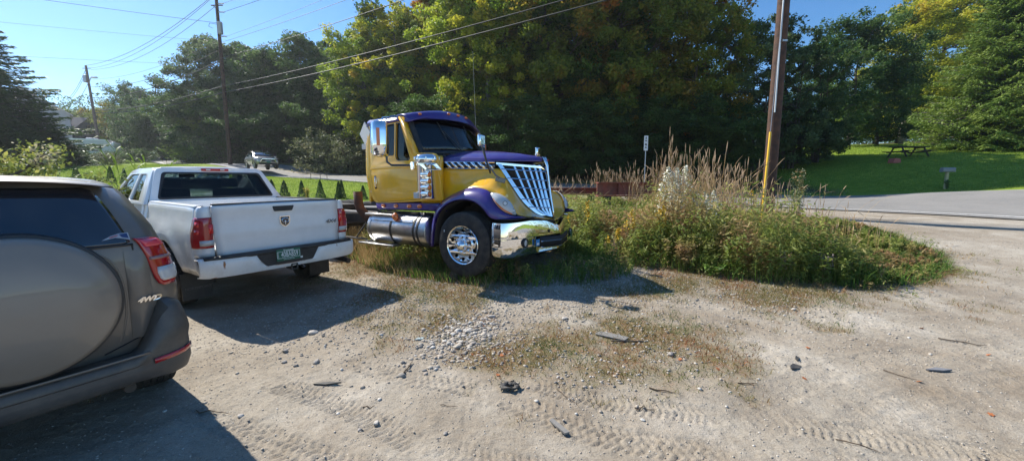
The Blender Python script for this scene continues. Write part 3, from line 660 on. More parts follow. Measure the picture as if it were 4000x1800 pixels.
# rear wall frame (plate with a window hole), leaning forward
def RW_(u,v,w):  # u across, v height above 1.36, w thickness
    t_=v/.56; return (u,2.11+.30*t_-.03*(1-(u/.9)**2)+w,1.36+v)
outer=rpoly([(-.925,0),(.925,0),(.735,.565),(-.735,.565)],[.02,.02,.10,.10],5)
plate('rear_cab_wall',outer,[rpoly([(-.80,.085),(.80,.085),(.665,.475),(-.665,.475)],.05,5)],.05,RW_,white,ram,bevel=.006)
gl_r = glassmat('tinted_rear_glass',(.36,.42,.42),.9,ior=1.4); gl_c = glassmat('car_glass',(.75,.82,.80),.9,ior=1.45)
plate('rear_window',rpoly([(-.81,.075),(.81,.075),(.675,.485),(-.675,.485)],.05,5),[],.006,RW_,gl_r,ram)
plate('rear_window_seal',rpoly([(-.815,.070),(.815,.070),(.68,.49),(-.68,.49)],.05,5),[rpoly([(-.785,.10),(.785,.10),(.65,.462),(-.65,.462)],.045,5)],.012,lambda u,v,w:RW_(u,v,w-.028),blackp,ram)
for s in (-1,1):
    def SW(u,v,w): t_=v/.52; return (s*(lerp(.955,.725,max(0,t_))-w*1.0+.02*sin(pi*min(1,max(0,t_)))),u,1.38+v)
    outer=rpoly([(2.12,-.02),(4.42,-.02),(3.66,.50),(3.40,.535),(2.52,.535),(2.40,.50)],[.01,.01,.05,.15,.15,.05],4)
    w1=rpoly([(2.42,.03),(2.98,.03),(2.98,.44),(2.62,.44),(2.52,.36)],[.03,.02,.02,.06,.06],4); w2=rpoly([(3.07,.03),(4.12,.03),(3.55,.44),(3.07,.44)],[.02,.05,.06,.02],4)
    plate('side_frame',outer,[w1,w2],.045,SW,white,ram,bevel=.005)
    for w_,nm in ((w1,'rear_door_window'),(w2,'front_door_window')): plate(nm,w_,[],.005,SW,gl_c,ram)
ws=MB(); ws.grid([[(x*lerp(.86,.68,k),lerp(4.42,3.66,k)+.10*(1-x*x),lerp(1.38,1.88,k)) for x in np.linspace(-1,1,11)] for k in (0,.33,.66,1)]); ws.build('windshield',gl_c,ram,solid=.005,smooth=60)
q=MB()
q.grid([[(x*.115,2.395+.03*x*x-.03,1.885+dz) for x in np.linspace(-1,1,7)] for dz in (-.02,.02)]); tb=MB(); tb.box((.02,2.338,1.892),(.385,.035,.042)); tb.build('high_brake_light',red_lens,ram,bevel=.008)
for s in (-1,1):
    q=MB(); q.box((.02+s*.10,2.319,1.892),(.06,.006,.02)); q.build('cargo_lamp',clear_lens,ram)
# cabin furniture
def seat(parent,x,y,z,w=.5,mat=seatm,hh=.62,head=True,hw=.13,lean=.12):
    b=MB(); b.box((x,y,z+.10),(w,.5,.16)); M=Matrix.Rotation(-lean,3,'X'); b.box((x,y-.25,z+.10+hh/2),(w,.12,hh),M=Matrix.Rotation(lean,3,'X')); s_=b.build('cabin_seat',mat,parent,bevel=.04,bseg=3)
    if head:
        q=MB(); q.box((x,y-.30-lean*.3,z+.10+hh+.10),(hw*2,.09,.17)); q.build('headrest',mat,s_,bevel=.04,bseg=3)
seat(ram,-.42,3.3,.85); seat(ram,.42,3.3,.85)
b=MB(); b.box((0,2.75,.95),(1.6,.5,.18)); b.box((0,2.50,1.18),(1.6,.12,.50)); b.build('rear_bench',seatm,ram,bevel=.04)
for x in (-.5,.5):
    q=MB(); q.box((x,2.49,1.50),(.26,.09,.15)); q.build('headrest',seatm,ram,bevel=.04)
b=MB(); b.box((0,4.15,1.25),(1.7,.5,.22)); b.box((0,3.2,.62),(1.8,2.4,.05)); b.build('dashboard',interior,ram,bevel=.03)
b=MB(); b.lathe([(.18+.014*cos(a),.014*sin(a)) for a in np.linspace(0,2*pi,7)],axis='y',n=20); b.xf(Matrix.Translation((-.42,3.85,1.34))@Matrix.Rotation(radians(-25),4,'X')); b.build('steering_wheel',blackp,ram)
b=MB(); b.box((0,3.72,1.80),(.24,.04,.07)); b.build('inside_mirror',blackp,ram,bevel=.01)
# ================================================================== yellow and purple semi tractor
SXp,SYp,SZp,SR = -.145,6.852,.195,radians(-121.9)
semi = empty('semi_truck',(SXp,SYp,SZp),SR,'yellow and purple day cab semi tractor with tall chrome grille and no trailer','semi truck')
yel = paint('yellow_truck_paint',(.84,.44,.003),dirt=((.30,.24,.16),.25,3),rough=.3)
pur = paint('purple_truck_paint',(.038,.018,.19),dirt=((.16,.14,.17),.28,4),rough=.3)
lens_c = principled('headlight_lens',(.50,.52,.52),.22,coat=.8,dirt=((.5,.5,.48),.6,9))
dark = principled('grille_dark',(.012,.012,.013),.6)
CX=1.03
def SD(s):
    def f(u,v,w): return (s*(CX-.035*max(0,(v-1.9)/.6)**1.5+w-.02*(1-min(1,max(0,(v-1.1)/.2)))), u, v)
    return f
cab_out=rpoly([(-2.27,2.52),(-1.38,2.575),(-1.07,1.95),(-.60,1.93),(-.56,1.6),(-.50,1.17),(-2.16,1.08),(-2.29,1.25),(-2.365,1.62),(-2.35,2.1)],[.06,.03,.02,.1,.05,.02,.1,.1,.1,.1],4)
door_out=rpoly([(-2.19,2.46),(-1.475,2.515),(-1.14,1.93),(-1.03,1.6),(-.99,1.17),(-2.09,1.105),(-2.19,1.25),(-2.255,1.62),(-2.25,2.1)],[.05,.04,.05,.05,.04,.06,.1,.1,.1],4)
def grow(p,d):
    cx=sum(a for a,_ in p)/len(p); cy=sum(a for _,a in p)/len(p); return [(a+(a-cx)/abs(math.hypot(a-cx,b-cy))*d, b+(b-cy)/math.hypot(a-cx,b-cy)*d) for a,b in p]
win1=rpoly([(-2.10,1.95),(-1.60,1.93),(-1.60,2.47),(-2.08,2.44)],[.05,.05,.03,.04],5)
win2=rpoly([(-1.555,1.845),(-1.19,1.835),(-1.455,2.47),(-1.555,2.468)],[.09,.09,.03,.02],6)
gl_s=glassmat('dark_door_glass',(.10,.11,.12),.9,ior=1.5); gl_w=glassmat('windshield_glass',(.60,.66,.67),.9,ior=1.7)
for s in (-1,1):
    plate('cab_side',cab_out,[door_out],.05,SD(s),yel,semi,bevel=.004)
    d=plate('door',grow(door_out,-.007),[win1,win2],.05,SD(s),yel,semi,bevel=.004)
    for w_,nm in ((win1,'door_window'),(win2,'vent_window')):
        plate(nm,w_,[],.006,lambda u,v,w,f=SD(s):f(u,v,w-.006),gl_s,semi)
        plate('window_seal',grow(w_,.010),[grow(w_,-.006)],.010,lambda u,v,w,f=SD(s):f(u,v,w+.022),blackp,semi)
    b=MB(); f=SD(s)
    b.prism([(0,0),(0,0)],0,0) if False else None
    hp=plate('door_handle',rpoly([(-2.105,1.345),(-2.055,1.345),(-2.06,1.585),(-2.115,1.585)],.02,4),[rpoly([(-2.095,1.385),(-2.068,1.385),(-2.07,1.55),(-2.10,1.55)],.012,4)],.03,lambda u,v,w,f=SD(s):f(u,v,w+.03),chrome_clean,d)
    q=MB(); q.box(f(-2.083,1.468,.022),(.004,.03,.17)); q.build('handle_recess',dark,hp)
    q=MB(); q.tube([f(-2.09,1.565,.035),f(-2.087,1.54,.055),f(-2.085,1.40,.055),f(-2.085,1.37,.035)],.009,8); q.build('handle_bar',chrome_clean,hp)
    # body crease catching the light
    b=MB(); b.grid([[f(y,z+.012*sin(y*3),.026+k) for y in np.linspace(-2.24,-1.03,12)] for z,k in ((1.735,0),(1.725,.007),(1.70,.007),(1.69,0))]); b.build('side_crease',yel,semi,smooth=60)
    # lower purple sill with amber lamps
    b=MB(); ys=[-2.14,-1.8,-1.4,-1.0,-.45]
    b.grid([[(s*x,y if z>1.0 else y+.03*(y<-2),z+(.012*(y+2.2))) for y in ys] for x,z in ((CX-.01,1.105),(CX+.012,1.09),(CX+.012,.99),(CX-.03,.965))])
    b.build('sill_panel',pur,semi,solid=.02,smooth=30)
    for y in (-1.93,-1.60,-1.27,-1.02):
        q=MB(); q.sphere((s*(CX+.02),y,1.045+.012*(y+2.2)),.042,6,sc=(.6,1.35,.85)); q.build('marker_lamp',amber,semi,smooth=60)
    b=MB(); b.tube([(s*(CX-.02),-.95,1.93),(s*(CX+.0),-1.45,2.56)],.005,4); b.build('seal_strip',blackp,semi)
    # rivets
    for y,z in ((-2.31,2.25),(-2.31,1.9),(-2.30,1.56),(-2.24,1.3),(-1.10,1.80),(-1.05,1.5)):
        q=MB(); q.sphere(f(y,z,.028),.009,4); q.build('rivet',chrome_clean,semi)
# cab rear wall with its window, floor, firewall
def RWp(u,v,w): return (u,-2.33+.06*max(0,(v-2.0)/.5)**2*1.0-.0+w,v)
plate('cab_rear_wall',rpoly([(-1.02,1.1),(1.02,1.1),(1.0,2.53),(.8,2.63),(-.8,2.63),(-1.0,2.53)],.04,4),[rpoly([(-.72,1.95),(.72,1.95),(.70,2.42),(-.70,2.42)],.08,5)],.05,RWp,yel,semi,bevel=.004)
plate('rear_glass',rpoly([(-.73,1.94),(.73,1.94),(.71,2.43),(-.71,2.43)],.08,5),[],.005,RWp,glassmat('rear_cab_glass',(.6,.66,.68),.9),semi)
b=MB(); b.box((0,-1.4,1.08),(2.0,1.85,.06)); b.box((0,-.70,1.5),(1.6,.05,.85)); b.box((0,-.84,1.84),(1.75,.30,.10)); b.box((0,-.92,1.72),(1.9,.25,.35)); b.build('cab_floor_and_dash',interior,semi)
def sseat(x):
    b=MB(); b.box((x,-1.75,1.45),(.50,.50,.16)); b.box((x,-2.02,1.80),(.48,.14,.70),M=Matrix.Rotation(.12,3,'X')); s_=b.build('cab_seat',seatm,semi,bevel=.06,bseg=4)
    q=MB(); q.box((x,-2.07,2.22),(.30,.11,.20)); q.build('headrest',seatm,s_,bevel=.05,bseg=3)
sseat(.52); sseat(-.52)
b=MB(); b.lathe([(.22+.014*cos(a),.014*sin(a)) for a in np.linspace(0,2*pi,7)],axis='z',n=24); b.xf(Matrix.Translation((-.52,-1.22,1.93))@Matrix.Rotation(radians(40),4,'X')); b.build('steering_wheel',blackp,semi)
# roof
b=MB(); xs=np.linspace(-1,1,17)
def roofz(x,t_): return 2.50+.17*(1-abs(x)**2.6)
rows=[]
for y,k in ((-2.33,-.07),(-2.33,-.02),(-2.30,.0),(-2.1,.03),(-1.8,.05),(-1.5,.05),(-1.36,.03),(-1.25,-.01)):
    rows.append([(x*1.03, y+(.20*(1-x*x) if y>-1.6 else (.06*(1-x*x) if y>-1.9 else 0)), roofz(x,0)+k*(1-x*x*.6)-.0) for x in xs])
b.grid(rows); b.build('cab_roof',pur,semi,solid=.03,smooth=60)
for s in (-1,1):
    b=MB(); b.grid([[(s*x,y,z) for y in np.linspace(-2.30,-1.40,6)] for x,z in ((1.035,2.50),(1.042,2.53),(1.02,2.565),(.97,2.60))]); b.build('drip_rail',pur,semi,solid=.01)
# sun visor over the windshield
b=MB(); rows=[]
def vis(x,k):
    e=1-abs(x)**2.2; yb=-1.40+.36*e; top=2.615+.135*e; low=2.53+.065*e
    return [( .99*x,yb-.16,top+.012),( .99*x,yb-.04,top+.008),( 1.0*x,yb+.02,lerp(top,low,.3)),( 1.0*x,yb+.05,low),( .99*x,yb+.03,low-.012)][k]
b.grid([[vis(x,k) for x in np.linspace(-1,1,33)] for k in range(5)]); vz=b.build('sun_visor',pur,semi,solid=.02,smooth=50)
for x in (-.93,-.25,0,.25,.78):
    p0=vis(x,2); q=MB(); q.sphere((p0[0],p0[1]+.012,p0[2]),.036,8,sc=(1.15,.55,.62)); q.build('roof_marker',amber,vz,smooth=60)
# windshield and its black surround
def WSP(x,v,off=0):
    e=1-x*x; top=2.575+.06*e; bot=1.945+.05*e; y=lerp(-1.075,-1.375,v)+.24*e
    return (x*lerp(.985,.955,v), y+off, lerp(bot,top,v))
b=MB(); b.grid([[WSP(x,v) for x in np.linspace(-.93,.93,25)] for v in np.linspace(.05,.97,6)]); b.build('windshield',gl_w,semi,smooth=60,solid=.006)
b=MB(); b.grid([[WSP(x,v,.006) for x in np.linspace(-.93,.93,25)] for v in (.70,.85,.97)]); b.build('tint_band',glassmat('tint_band',(.06,.06,.07),.9),semi,smooth=60)
for s in (-1,1):
    b=MB(); b.grid([[WSP(s*x,v,o) for v in np.linspace(0,1,6)] for x,o in ((.90,.004),(.955,.012),(1.0,0))]); b.build('windshield_pillar_seal',blackp,semi,solid=.012,smooth=60)
    b=MB(); b.grid([[(s*(x),y+dy,z) for y,z in ((-1.40,2.57),(-1.08,1.945))] for x,dy in ((1.055,-.06),(1.045,.01),(.99,.03))]); b.build('cab_pillar',yel,semi,solid=.02,smooth=60)
b=MB(); b.grid([[WSP(x,v,.004) for x in np.linspace(-1,1,25)] for v in (-.03,.07)]); b.grid([[WSP(x,v,.004) for x in np.linspace(-1,1,25)] for v in (.96,1.02)]); b.build('windshield_frame',blackp,semi,solid=.012,smooth=60)
for x0,x1 in ((.12,.42),(-.62,-.30)):
    q=MB(); p0=Vector(WSP(x0,.02,.04)); p1=Vector(WSP(x1*.98,.72,.03)); p1=Vector(WSP(x1,.62,.03)); q.tube([p0,lerp(p0,p1,.5),p1],.010,6); q.tube([Vector(WSP(x1-.02,.38,.022)),Vector(WSP(x1+.06,.86,.022))],.008,5); q.build('wiper',blackp,semi)
# ---- hood: top, chrome strip, sides, grille
C_=Vector((0,.855,1.67)); D_=Vector((0,1.006,.868)); A_=Vector((.60,.239,1.775)); TOPC=Vector((0,.82,1.80))
# grille side panel lives on the plane through C, D, A
gn=(C_-D_).cross(A_-D_).normalized()
if gn.y<0: gn=-gn
GL=[Vector(p) for p in ((.60,.239,1.775),(.556,.302,1.669),(.503,.382,1.526),(.449,.463,1.382),(.375,.574,1.189),(.30,.672,1.06),(.196,.797,.942),(.02,.985,.872))]   # left/outer edge
GRt=Vector((.035,.81,1.72)); GR=[GRt,Vector((.018,.843,1.633)),Vector((.013,.876,1.485)),Vector((.012,.905,1.34)),Vector((.011,.934,1.19)),Vector((.010,.963,1.045)),Vector((.01,.985,.95)),Vector((.01,1.0,.872))]
def ST(y,x0=None):   # half width of the hood shoulder along its length
    return float(np.interp(y,[-.70,-.2,.24,.6,.80],[.86,.76,.60,.30,.06]))
ridge=[(-.70,1.99),(-.45,2.01),(-.1,1.995),(.25,1.96),(.55,1.92),(.80,1.865)]
ys=[-.70,-.5,-.25,0,.15,.3,.45,.6,.72,.80]
b=MB(); rows=[]
for y in ys:
    zt=float(np.interp(y,[p[0] for p in ridge],[p[1] for p in ridge])); W=ST(y); zs_=float(np.interp(y,[-.7,.24,.8],[1.835,1.80,1.80])); r=[]
    for x in np.linspace(-1,1,21):
        ax=abs(x); z=lerp(zt,zs_,ax**3.2)
        r.append((x*(W+.02),y,z+.012*math.exp(-((ax-.45)/.12)**2)*(1 if y<.5 else 0)))
    rows.append(r)
b.grid(rows); b.build('hood_top',pur,semi,smooth=60,solid=.012)
for s in (-1,1):
    mx=lambda L:[(s*p[0],p[1],p[2]) for p in L]
    # purple rim above strip
    b=MB(); yy=[-.70,-.5,-.25,0,.24]
    b.grid([mx([(ST(y)+o,y,z-(.025*(y+.7)/.94)) for y in yy]) for o,z in ((.02,1.835),(.03,1.82),(.025,1.80))]); b.build('hood_edge',pur,semi,solid=.01,smooth=60)
    # chrome strip with slanted louvres
    b=MB(); b.grid([mx([(ST(y)+.022,y,z-(.025*(y+.7)/.94)) for y in yy]) for z in (1.80,1.695)]); st=b.build('hood_strip',principled('louvre_dark_chrome',(.10,.10,.11),.12,metal=1),semi,solid=.01)
    b=MB()
    for z in (1.80,1.695): b.tube(mx([(ST(y)+.03,y,z-(.025*(y+.7)/.94)) for y in yy]),.008,6)
    b.build('strip_rim',chrome_clean,st)
    for i in range(7):
        y=-.60+i*.115; b=MB(); P=[(ST(y+dy)+o,y+dy,z-(.025*(y+.7)/.94)) for dy,z,o in ((0,1.795,.040),(.05,1.795,.030),(.085,1.70,.040),(.135,1.70,.030))]
        b.grid([mx(P[:2]),mx(P[2:])]); b.build('louvre',chrome_clean,st,solid=.006)
    # yellow side: ruled between strip/grille edge and the fender line, bulged in between
    top=[(ST(-.70)+.022,-.70,1.695),(ST(-.4)+.022,-.4,1.687),(ST(-.1)+.022,-.1,1.68),(ST(.15)+.022,.15,1.675)]+[(g.x+.012,g.y+.0,g.z) for g in GL[1:]]
    bot=[(.93,-.70,1.10),(1.00,-.52,1.13),(1.03,-.25,1.27),(1.045,.05,1.37),(1.045,.32,1.36),(1.03,.48,1.30),(.99,.62,1.24),(.92,.74,1.12),(.84,.80,.98),(.55,.93,.93),(.06,1.03,.855)]
    nn=len(top); tt=np.linspace(0,1,nn); T=np.array(top); B=np.array(bot); T=catmull(T,4); B=catmull(B,4); M_=(T+B)/2
    bl=[.05*sin(pi*i/(len(T)-1)) for i in range(len(T))]
    rows=[]
    for k in np.linspace(0,1,9):
        r=[]
        for i in range(len(T)):
            p=T[i]*(1-k)+B[i]*k; # concave near the top, swelling to the fender
            sw=-.10*sin(pi*k)*sin(pi*min(1,i/(len(T)*.75)))*(1-k*.3); p=p+np.array((sw,0,0)); r.append(tuple(p))
        rows.append(mx(r))
    b=MB(); b.grid(rows); b.build('hood_side',yel,semi,smooth=60,solid=.010)
    b=MB(); b.grid([mx([(.86,-.70,1.84),(.95,-.66,1.80)]),mx([(.93,-.68,1.10),(1.02,-.56,1.12)])]); b.build('cowl_panel',yel,semi,solid=.02)
    b=MB(); b.grid([mx([(x,y,z) for x,y in ((1.02,-1.0),(1.0,-.72),(.97,-.62),(.90,-.60))]) for z in (1.12,1.5,1.75,1.86)]+[mx([(x,y,1.90) for x,y in ((.95,-.98),(.94,-.74),(.91,-.66),(.87,-.64))])]); b.build('cowl_corner',yel,semi,smooth=60,solid=.01)
    # lower lip under the yellow nose
    b=MB(); L1=[tuple(p) for p in B[-13:]]; b.grid([mx(L1),mx([(p[0]*.99,p[1]-.01,p[2]-.035) for p in L1]),mx([(p[0]*.97,p[1]-.06,p[2]-.05) for p in L1])]); b.build('nose_lip',dark,semi,solid=.01)
    # fender: lip, crown, inner line
    lip=[(-.66,.42),(-.63,.65),(-.56,.89),(-.43,1.05),(-.22,1.16),(.02,1.20),(.22,1.175),(.39,1.08),(.51,.955),(.60,.925),(.78,.93),(.95,.945)]
    inn=[(-.78,.42),(-.75,.68),(-.69,.92),(-.58,1.10),(-.34,1.25),(.02,1.37),(.28,1.37),(.45,1.31),(.55,1.18),(.66,1.06),(.80,.985),(.96,.965)]
    inx=[1.08,1.08,1.07,1.05,1.05,1.055,1.055,1.06,1.10,1.10,1.05,.98]
    L_=catmull(lip,4); I_=catmull(inn,4); IX=np.interp(np.linspace(0,1,len(I_)),np.linspace(0,1,len(inx)),inx); nL=len(L_)
    LX=np.interp(np.linspace(0,1,nL),[0,.3,.7,.85,1],[1.15,1.17,1.18,1.12,.98])
    rows=[[ (LX[i]-.10,L_[i][0],L_[i][1]-.0) for i in range(nL)],[(LX[i]-.005,L_[i][0],L_[i][1]) for i in range(nL)],[(LX[i],*(L_[i]*.93+I_[i]*.07)) for i in range(nL)],[(LX[i]-.012,*(L_[i]*.70+I_[i]*.30)) for i in range(nL)],[(lerp(LX[i],IX[i],.42),*(L_[i]*.45+I_[i]*.55)) for i in range(nL)],[(IX[i],*I_[i]) for i in range(nL)]]
    b=MB(); b.grid([mx([(x*(1 if s>0 else .93),y,z) for x,y,z in r]) for r in rows]); b.build('fender',pur,semi,smooth=45,solid=.012)
    # inner fender tunnel
    b=MB(); b.grid([mx([(x,L_[i][0],L_[i][1]-.005) for i in range(0,nL,2)]) for x in (1.11,.55)]); b.build('inner_fender',dark,semi,solid=.01)
    # headlight: bulged lens between fender and yellow nose
    up=[(1.055,.46,1.31),(1.03,.56,1.30),(.97,.66,1.245),(.92,.75,1.13),(.885,.80,1.00)]; lo=[(1.08,.47,1.285),(1.12,.58,1.16),(1.09,.68,1.055),(1.02,.78,.995),(.905,.80,.975)]
    U=catmull(up,4); W_=catmull(lo,4); rows=[]
    for k in np.linspace(0,1,7):
        rows.append(mx([tuple(U[i]*(1-k)+W_[i]*k+np.array((.6,.75,.1))*.06*sin(pi*k)*sin(pi*i/(len(U)-1))) for i in range(len(U))]))
    b=MB(); b.grid(rows); hl=b.build('headlight',lens_c,semi,smooth=60,solid=.008)
    b=MB(); b.grid([mx([tuple(U[i]*(1-k)+W_[i]*k+np.array((.6,.75,.1))*(.06*sin(pi*k)*sin(pi*i/(len(U)-1))+.004)) for i in range(2,len(U)-3)]) for k in (.88,.97)]); b.build('turn_signal',amber,hl,smooth=60)
    for ii,rr in ((8,.040),(13,.030)):
        pc=Vector(U[ii]*.5+W_[ii]*.5+np.array((.6,.75,.1))*(.06*sin(pi*ii/(len(U)-1))+.004)); nn_=Vector((.62,.77,.15)).normalized(); t1=nn_.cross(Vector((0,0,1))).normalized(); t2=nn_.cross(t1)
        for r0,r1,mt,nm in ((rr*.62,rr,principled('lens_ring',(.20,.21,.21),.3,coat=1) if 'lens_ring' not in bpy.data.materials else bpy.data.materials['lens_ring'],'lamp_ring'),(.002,rr*.6,clear_lens,'lamp_bulb')):
            b=MB(); b.grid([mx([tuple(pc+(t1*cos(q)+t2*sin(q))*r_+nn_*.003) for q in np.linspace(0,2*pi,19)]) for r_ in (r0,r1)]); b.build(nm,mt,hl,smooth=0,solid=.002)
    # grille panel: frame, vertical slats, crossbars
    b=MB(); e_=gn*Vector((1,1,1)); G=[g for g in GL]; off=lambda p,d:(s*(p[0]+gn.x*d),p[1]+gn.y*d,p[2]+gn.z*d)
    b.grid([[off(p,-.03) for p in GL],[off(p,-.03) for p in GR]]); gp=b.build('grille',dark,semi,solid=.004)
    Gc=catmull([tuple(g) for g in GL],4); Rc=catmull([tuple(g) for g in GR],4)
    b=MB()    # outer frame band
    w_=.075; In=[p+(r-p)/np.linalg.norm(r-p)*w_ for p,r in zip(Gc[:-3],Rc[:-3])]
    b.grid([[off(p,-.02) for p in Gc[:-3]],[off(p,.012) for p in Gc[:-3]],[off(p,.012) for p in In],[off(p,-.03) for p in In]]); b.build('grille_frame',chrome_clean,gp,smooth=30)
    b=MB(); tp=[Vector(GL[0]).lerp(GRt,k)+Vector((0,0,.0)) for k in (0,.2,.4,.6,.8,.93)]+[Vector((.03,.83,1.66))]
    b.grid([[off(p,-.02) for p in tp],[off(p,.014) for p in tp],[off(p+Vector((-.004,.008,-.035 if i<6 else 0)),.012) for i,p in enumerate(tp)],[off(p+Vector((0,0,-.035)),-.02) for p in tp]]); b.build('grille_frame',chrome_clean,gp,smooth=40)
    def at(a,v):   # a: 0 outer .. 1 centre, v: 0 top .. 1 bottom
        i=v*(len(Gc)-1); k=min(int(i),len(Gc)-2); f=i-k; p=Gc[k]*(1-f)+Gc[k+1]*f; q=Rc[k]*(1-f)+Rc[k+1]*f; return Vector(p*(1-a)+q*a)
    # vertical slats slope like the frame: defined by hood-plane coordinate
    for j,(xt,xb) in enumerate(((.40,.235),(.305,.17),(.225,.120),(.155,.08),(.095,.042))):
        P=[]
        for v in np.linspace(0,1,9):
            z=lerp(1.742,.90+.10*xb,v); x=lerp(xt,xb,v) if True else 0
            # keep inside the frame
            gx=float(np.interp(z,[g.z for g in GL[::-1]],[g.x for g in GL[::-1]]))
            x=min(x, gx-.05)
            # point on plane
            y=D_.y-((x-D_.x)*gn.x+(z-D_.z)*gn.z)/gn.y; P.append(Vector((x,y,z)))
        tdir=Vector((gn.y,-gn.x,0)).normalized(); b=MB(); wv=.026
        b.grid([[off(p-tdir*wv,-.028) for p in P],[off(p-tdir*wv*.9,.004) for p in P],[off(p+tdir*wv*.4,.006) for p in P],[off(p+tdir*wv,-.028) for p in P]]); b.build('grille_slat',chrome_clean,gp,smooth=25)
    for j in range(1,6):
        p=GL[j]+ (GR[j]-GL[j]).normalized()*.01; q=GR[j]+Vector((.012,-.012,0)); b=MB(); n_=14; P=[p.lerp(q,k/n_) for k in range(n_+1)]
        b.grid([[off(x,-.01) for x in P],[off(x+Vector((0,0,.010)),.014) for x in P],[off(x+Vector((0,0,-.008)),.026) for x in P],[off(x+Vector((0,0,-.014)),-.01) for x in P]]); b.build('grille_bar',chrome_clean,gp,smooth=30)
# nose crown and centre spine
b=MB(); b.grid([[(x*w0,y-.30*abs(x)*w0,z) for x in np.linspace(-1,1,9)] for w0,y,z in ((.055,.80,1.88),(.075,.835,1.865),(.07,.86,1.80),(.045,.875,1.72),(.028,.885,1.60),(.025,.93,1.30),(.025,.985,1.0),(.03,1.02,.865))]); b.build('grille_spine',chrome_clean,semi,smooth=50,solid=.01)
q=MB(); q.box((0,.866,1.82),(.022,.012,.03)); q.build('nose_badge',principled('badge_red',(.5,.03,.03),.3),semi,bevel=.006)
for s in (-1,1):
    # hood mirrors on bent stalks
    b=MB(); b.tube([(s*.86,.34,1.74),(s*.98,.40,1.60),(s*1.03,.38,1.75),(s*1.05,.30,2.0),(s*1.05,.26,2.10)] if False else [(s*.84,.30,1.70),(s*.90,.34,1.60),(s*1.0,.36,1.72),(s*1.02,.30,1.98)],.012,6)
    sk=b.build('hood_mirror_stalk',blackp,semi)
# near side hood mirror, as seen over the hood, and its foot on the yellow flank
b=MB(); b.tube([(.83,.52,1.50),(.92,.46,1.56),(.99,.34,1.75),(.995,.28,1.93),(.98,.26,2.03)],.014,8); b.build('hood_mirror_arm',principled('grey_arm',(.12,.12,.125),.4),semi)
b=MB(); b.box((.86,.50,1.495),(.03,.16,.075),M=Matrix.Rotation(.25,3,'Z')@Matrix.Rotation(-.25,3,'X')); b.build('hood_mirror_foot',principled('grey_foot',(.16,.17,.18),.25,metal=.8),semi,bevel=.008)
q=MB(); q.box((.93,.20,2.09),(.15,.06,.17)); q.build('hood_mirror',chrome_clean,semi,bevel=.022,bseg=3)
q=MB(); q.box((-.70,.30,2.03),(.14,.06,.16)); q.build('hood_mirror',chrome_clean,semi,bevel=.022,bseg=3)
b=MB(); b.tube([(-.70,.34,1.95),(-.78,.40,1.72),(-.80,.42,1.60)],.014,6); b.build('hood_mirror_arm',principled('grey_arm2',(.12,.12,.125),.4),semi)
# ---- door mirrors
for s in (-1,1):
    b=MB(); rows=[]
    for z,sc in ((1.885,.55),(1.90,.85),(1.94,1),(2.1,1.02),(2.3,1.0),(2.42,.95),(2.455,.80),(2.47,.4)):
        rows.append([(s*(1.38+.15*sc*cos(a)), -1.57+.15*sc*sin(a)*(1 if sin(a)>0 else .45), z) for a in np.linspace(0,2*pi,25)[:-1]])
    b.grid([[r[i] for r in rows] for i in range(24)]+[[r[0] for r in rows]]); mm=b.build('door_mirror',chrome_clean,semi,smooth=50,solid=.003)
    b=MB(); b.box((s*1.38,-1.64,2.18),(.24,.012,.48)); b.build('mirror_glass',principled('mirror_face',(.75,.77,.8),.03,metal=1),mm,bevel=.02)
    b=MB(); b.box((s*1.482,-1.468,2.2),(.055,.03,.28),M=Matrix.Rotation(-.75*s,3,'Z')); b.build('mirror_marker',amber,mm,bevel=.008)
    b=MB(); b.tube([(s*1.30,-1.50,1.90),(s*1.30,-1.49,1.80),(s*1.25,-1.44,1.75),(s*1.06,-1.16,1.75)],.018,8); b.build('mirror_arm',principled('dark_steel',(.12,.12,.12),.3,metal=1),semi)
    b=MB(); b.box((s*1.07,-1.13,1.74),(.04,.09,.13)); b.build('arm_bracket',chrome_clean,semi,bevel=.012)
    b=MB(); b.tube([(s*1.33,-1.56,2.44),(s*1.30,-1.56,2.53),(s*1.02,-1.50,2.58)],.014,8); b.tube([(s*1.33,-1.50,2.46),(s*1.22,-1.45,2.56),(s*1.0,-1.42,2.60)],.010,6); b.build('mirror_top_arm',chrome,semi)
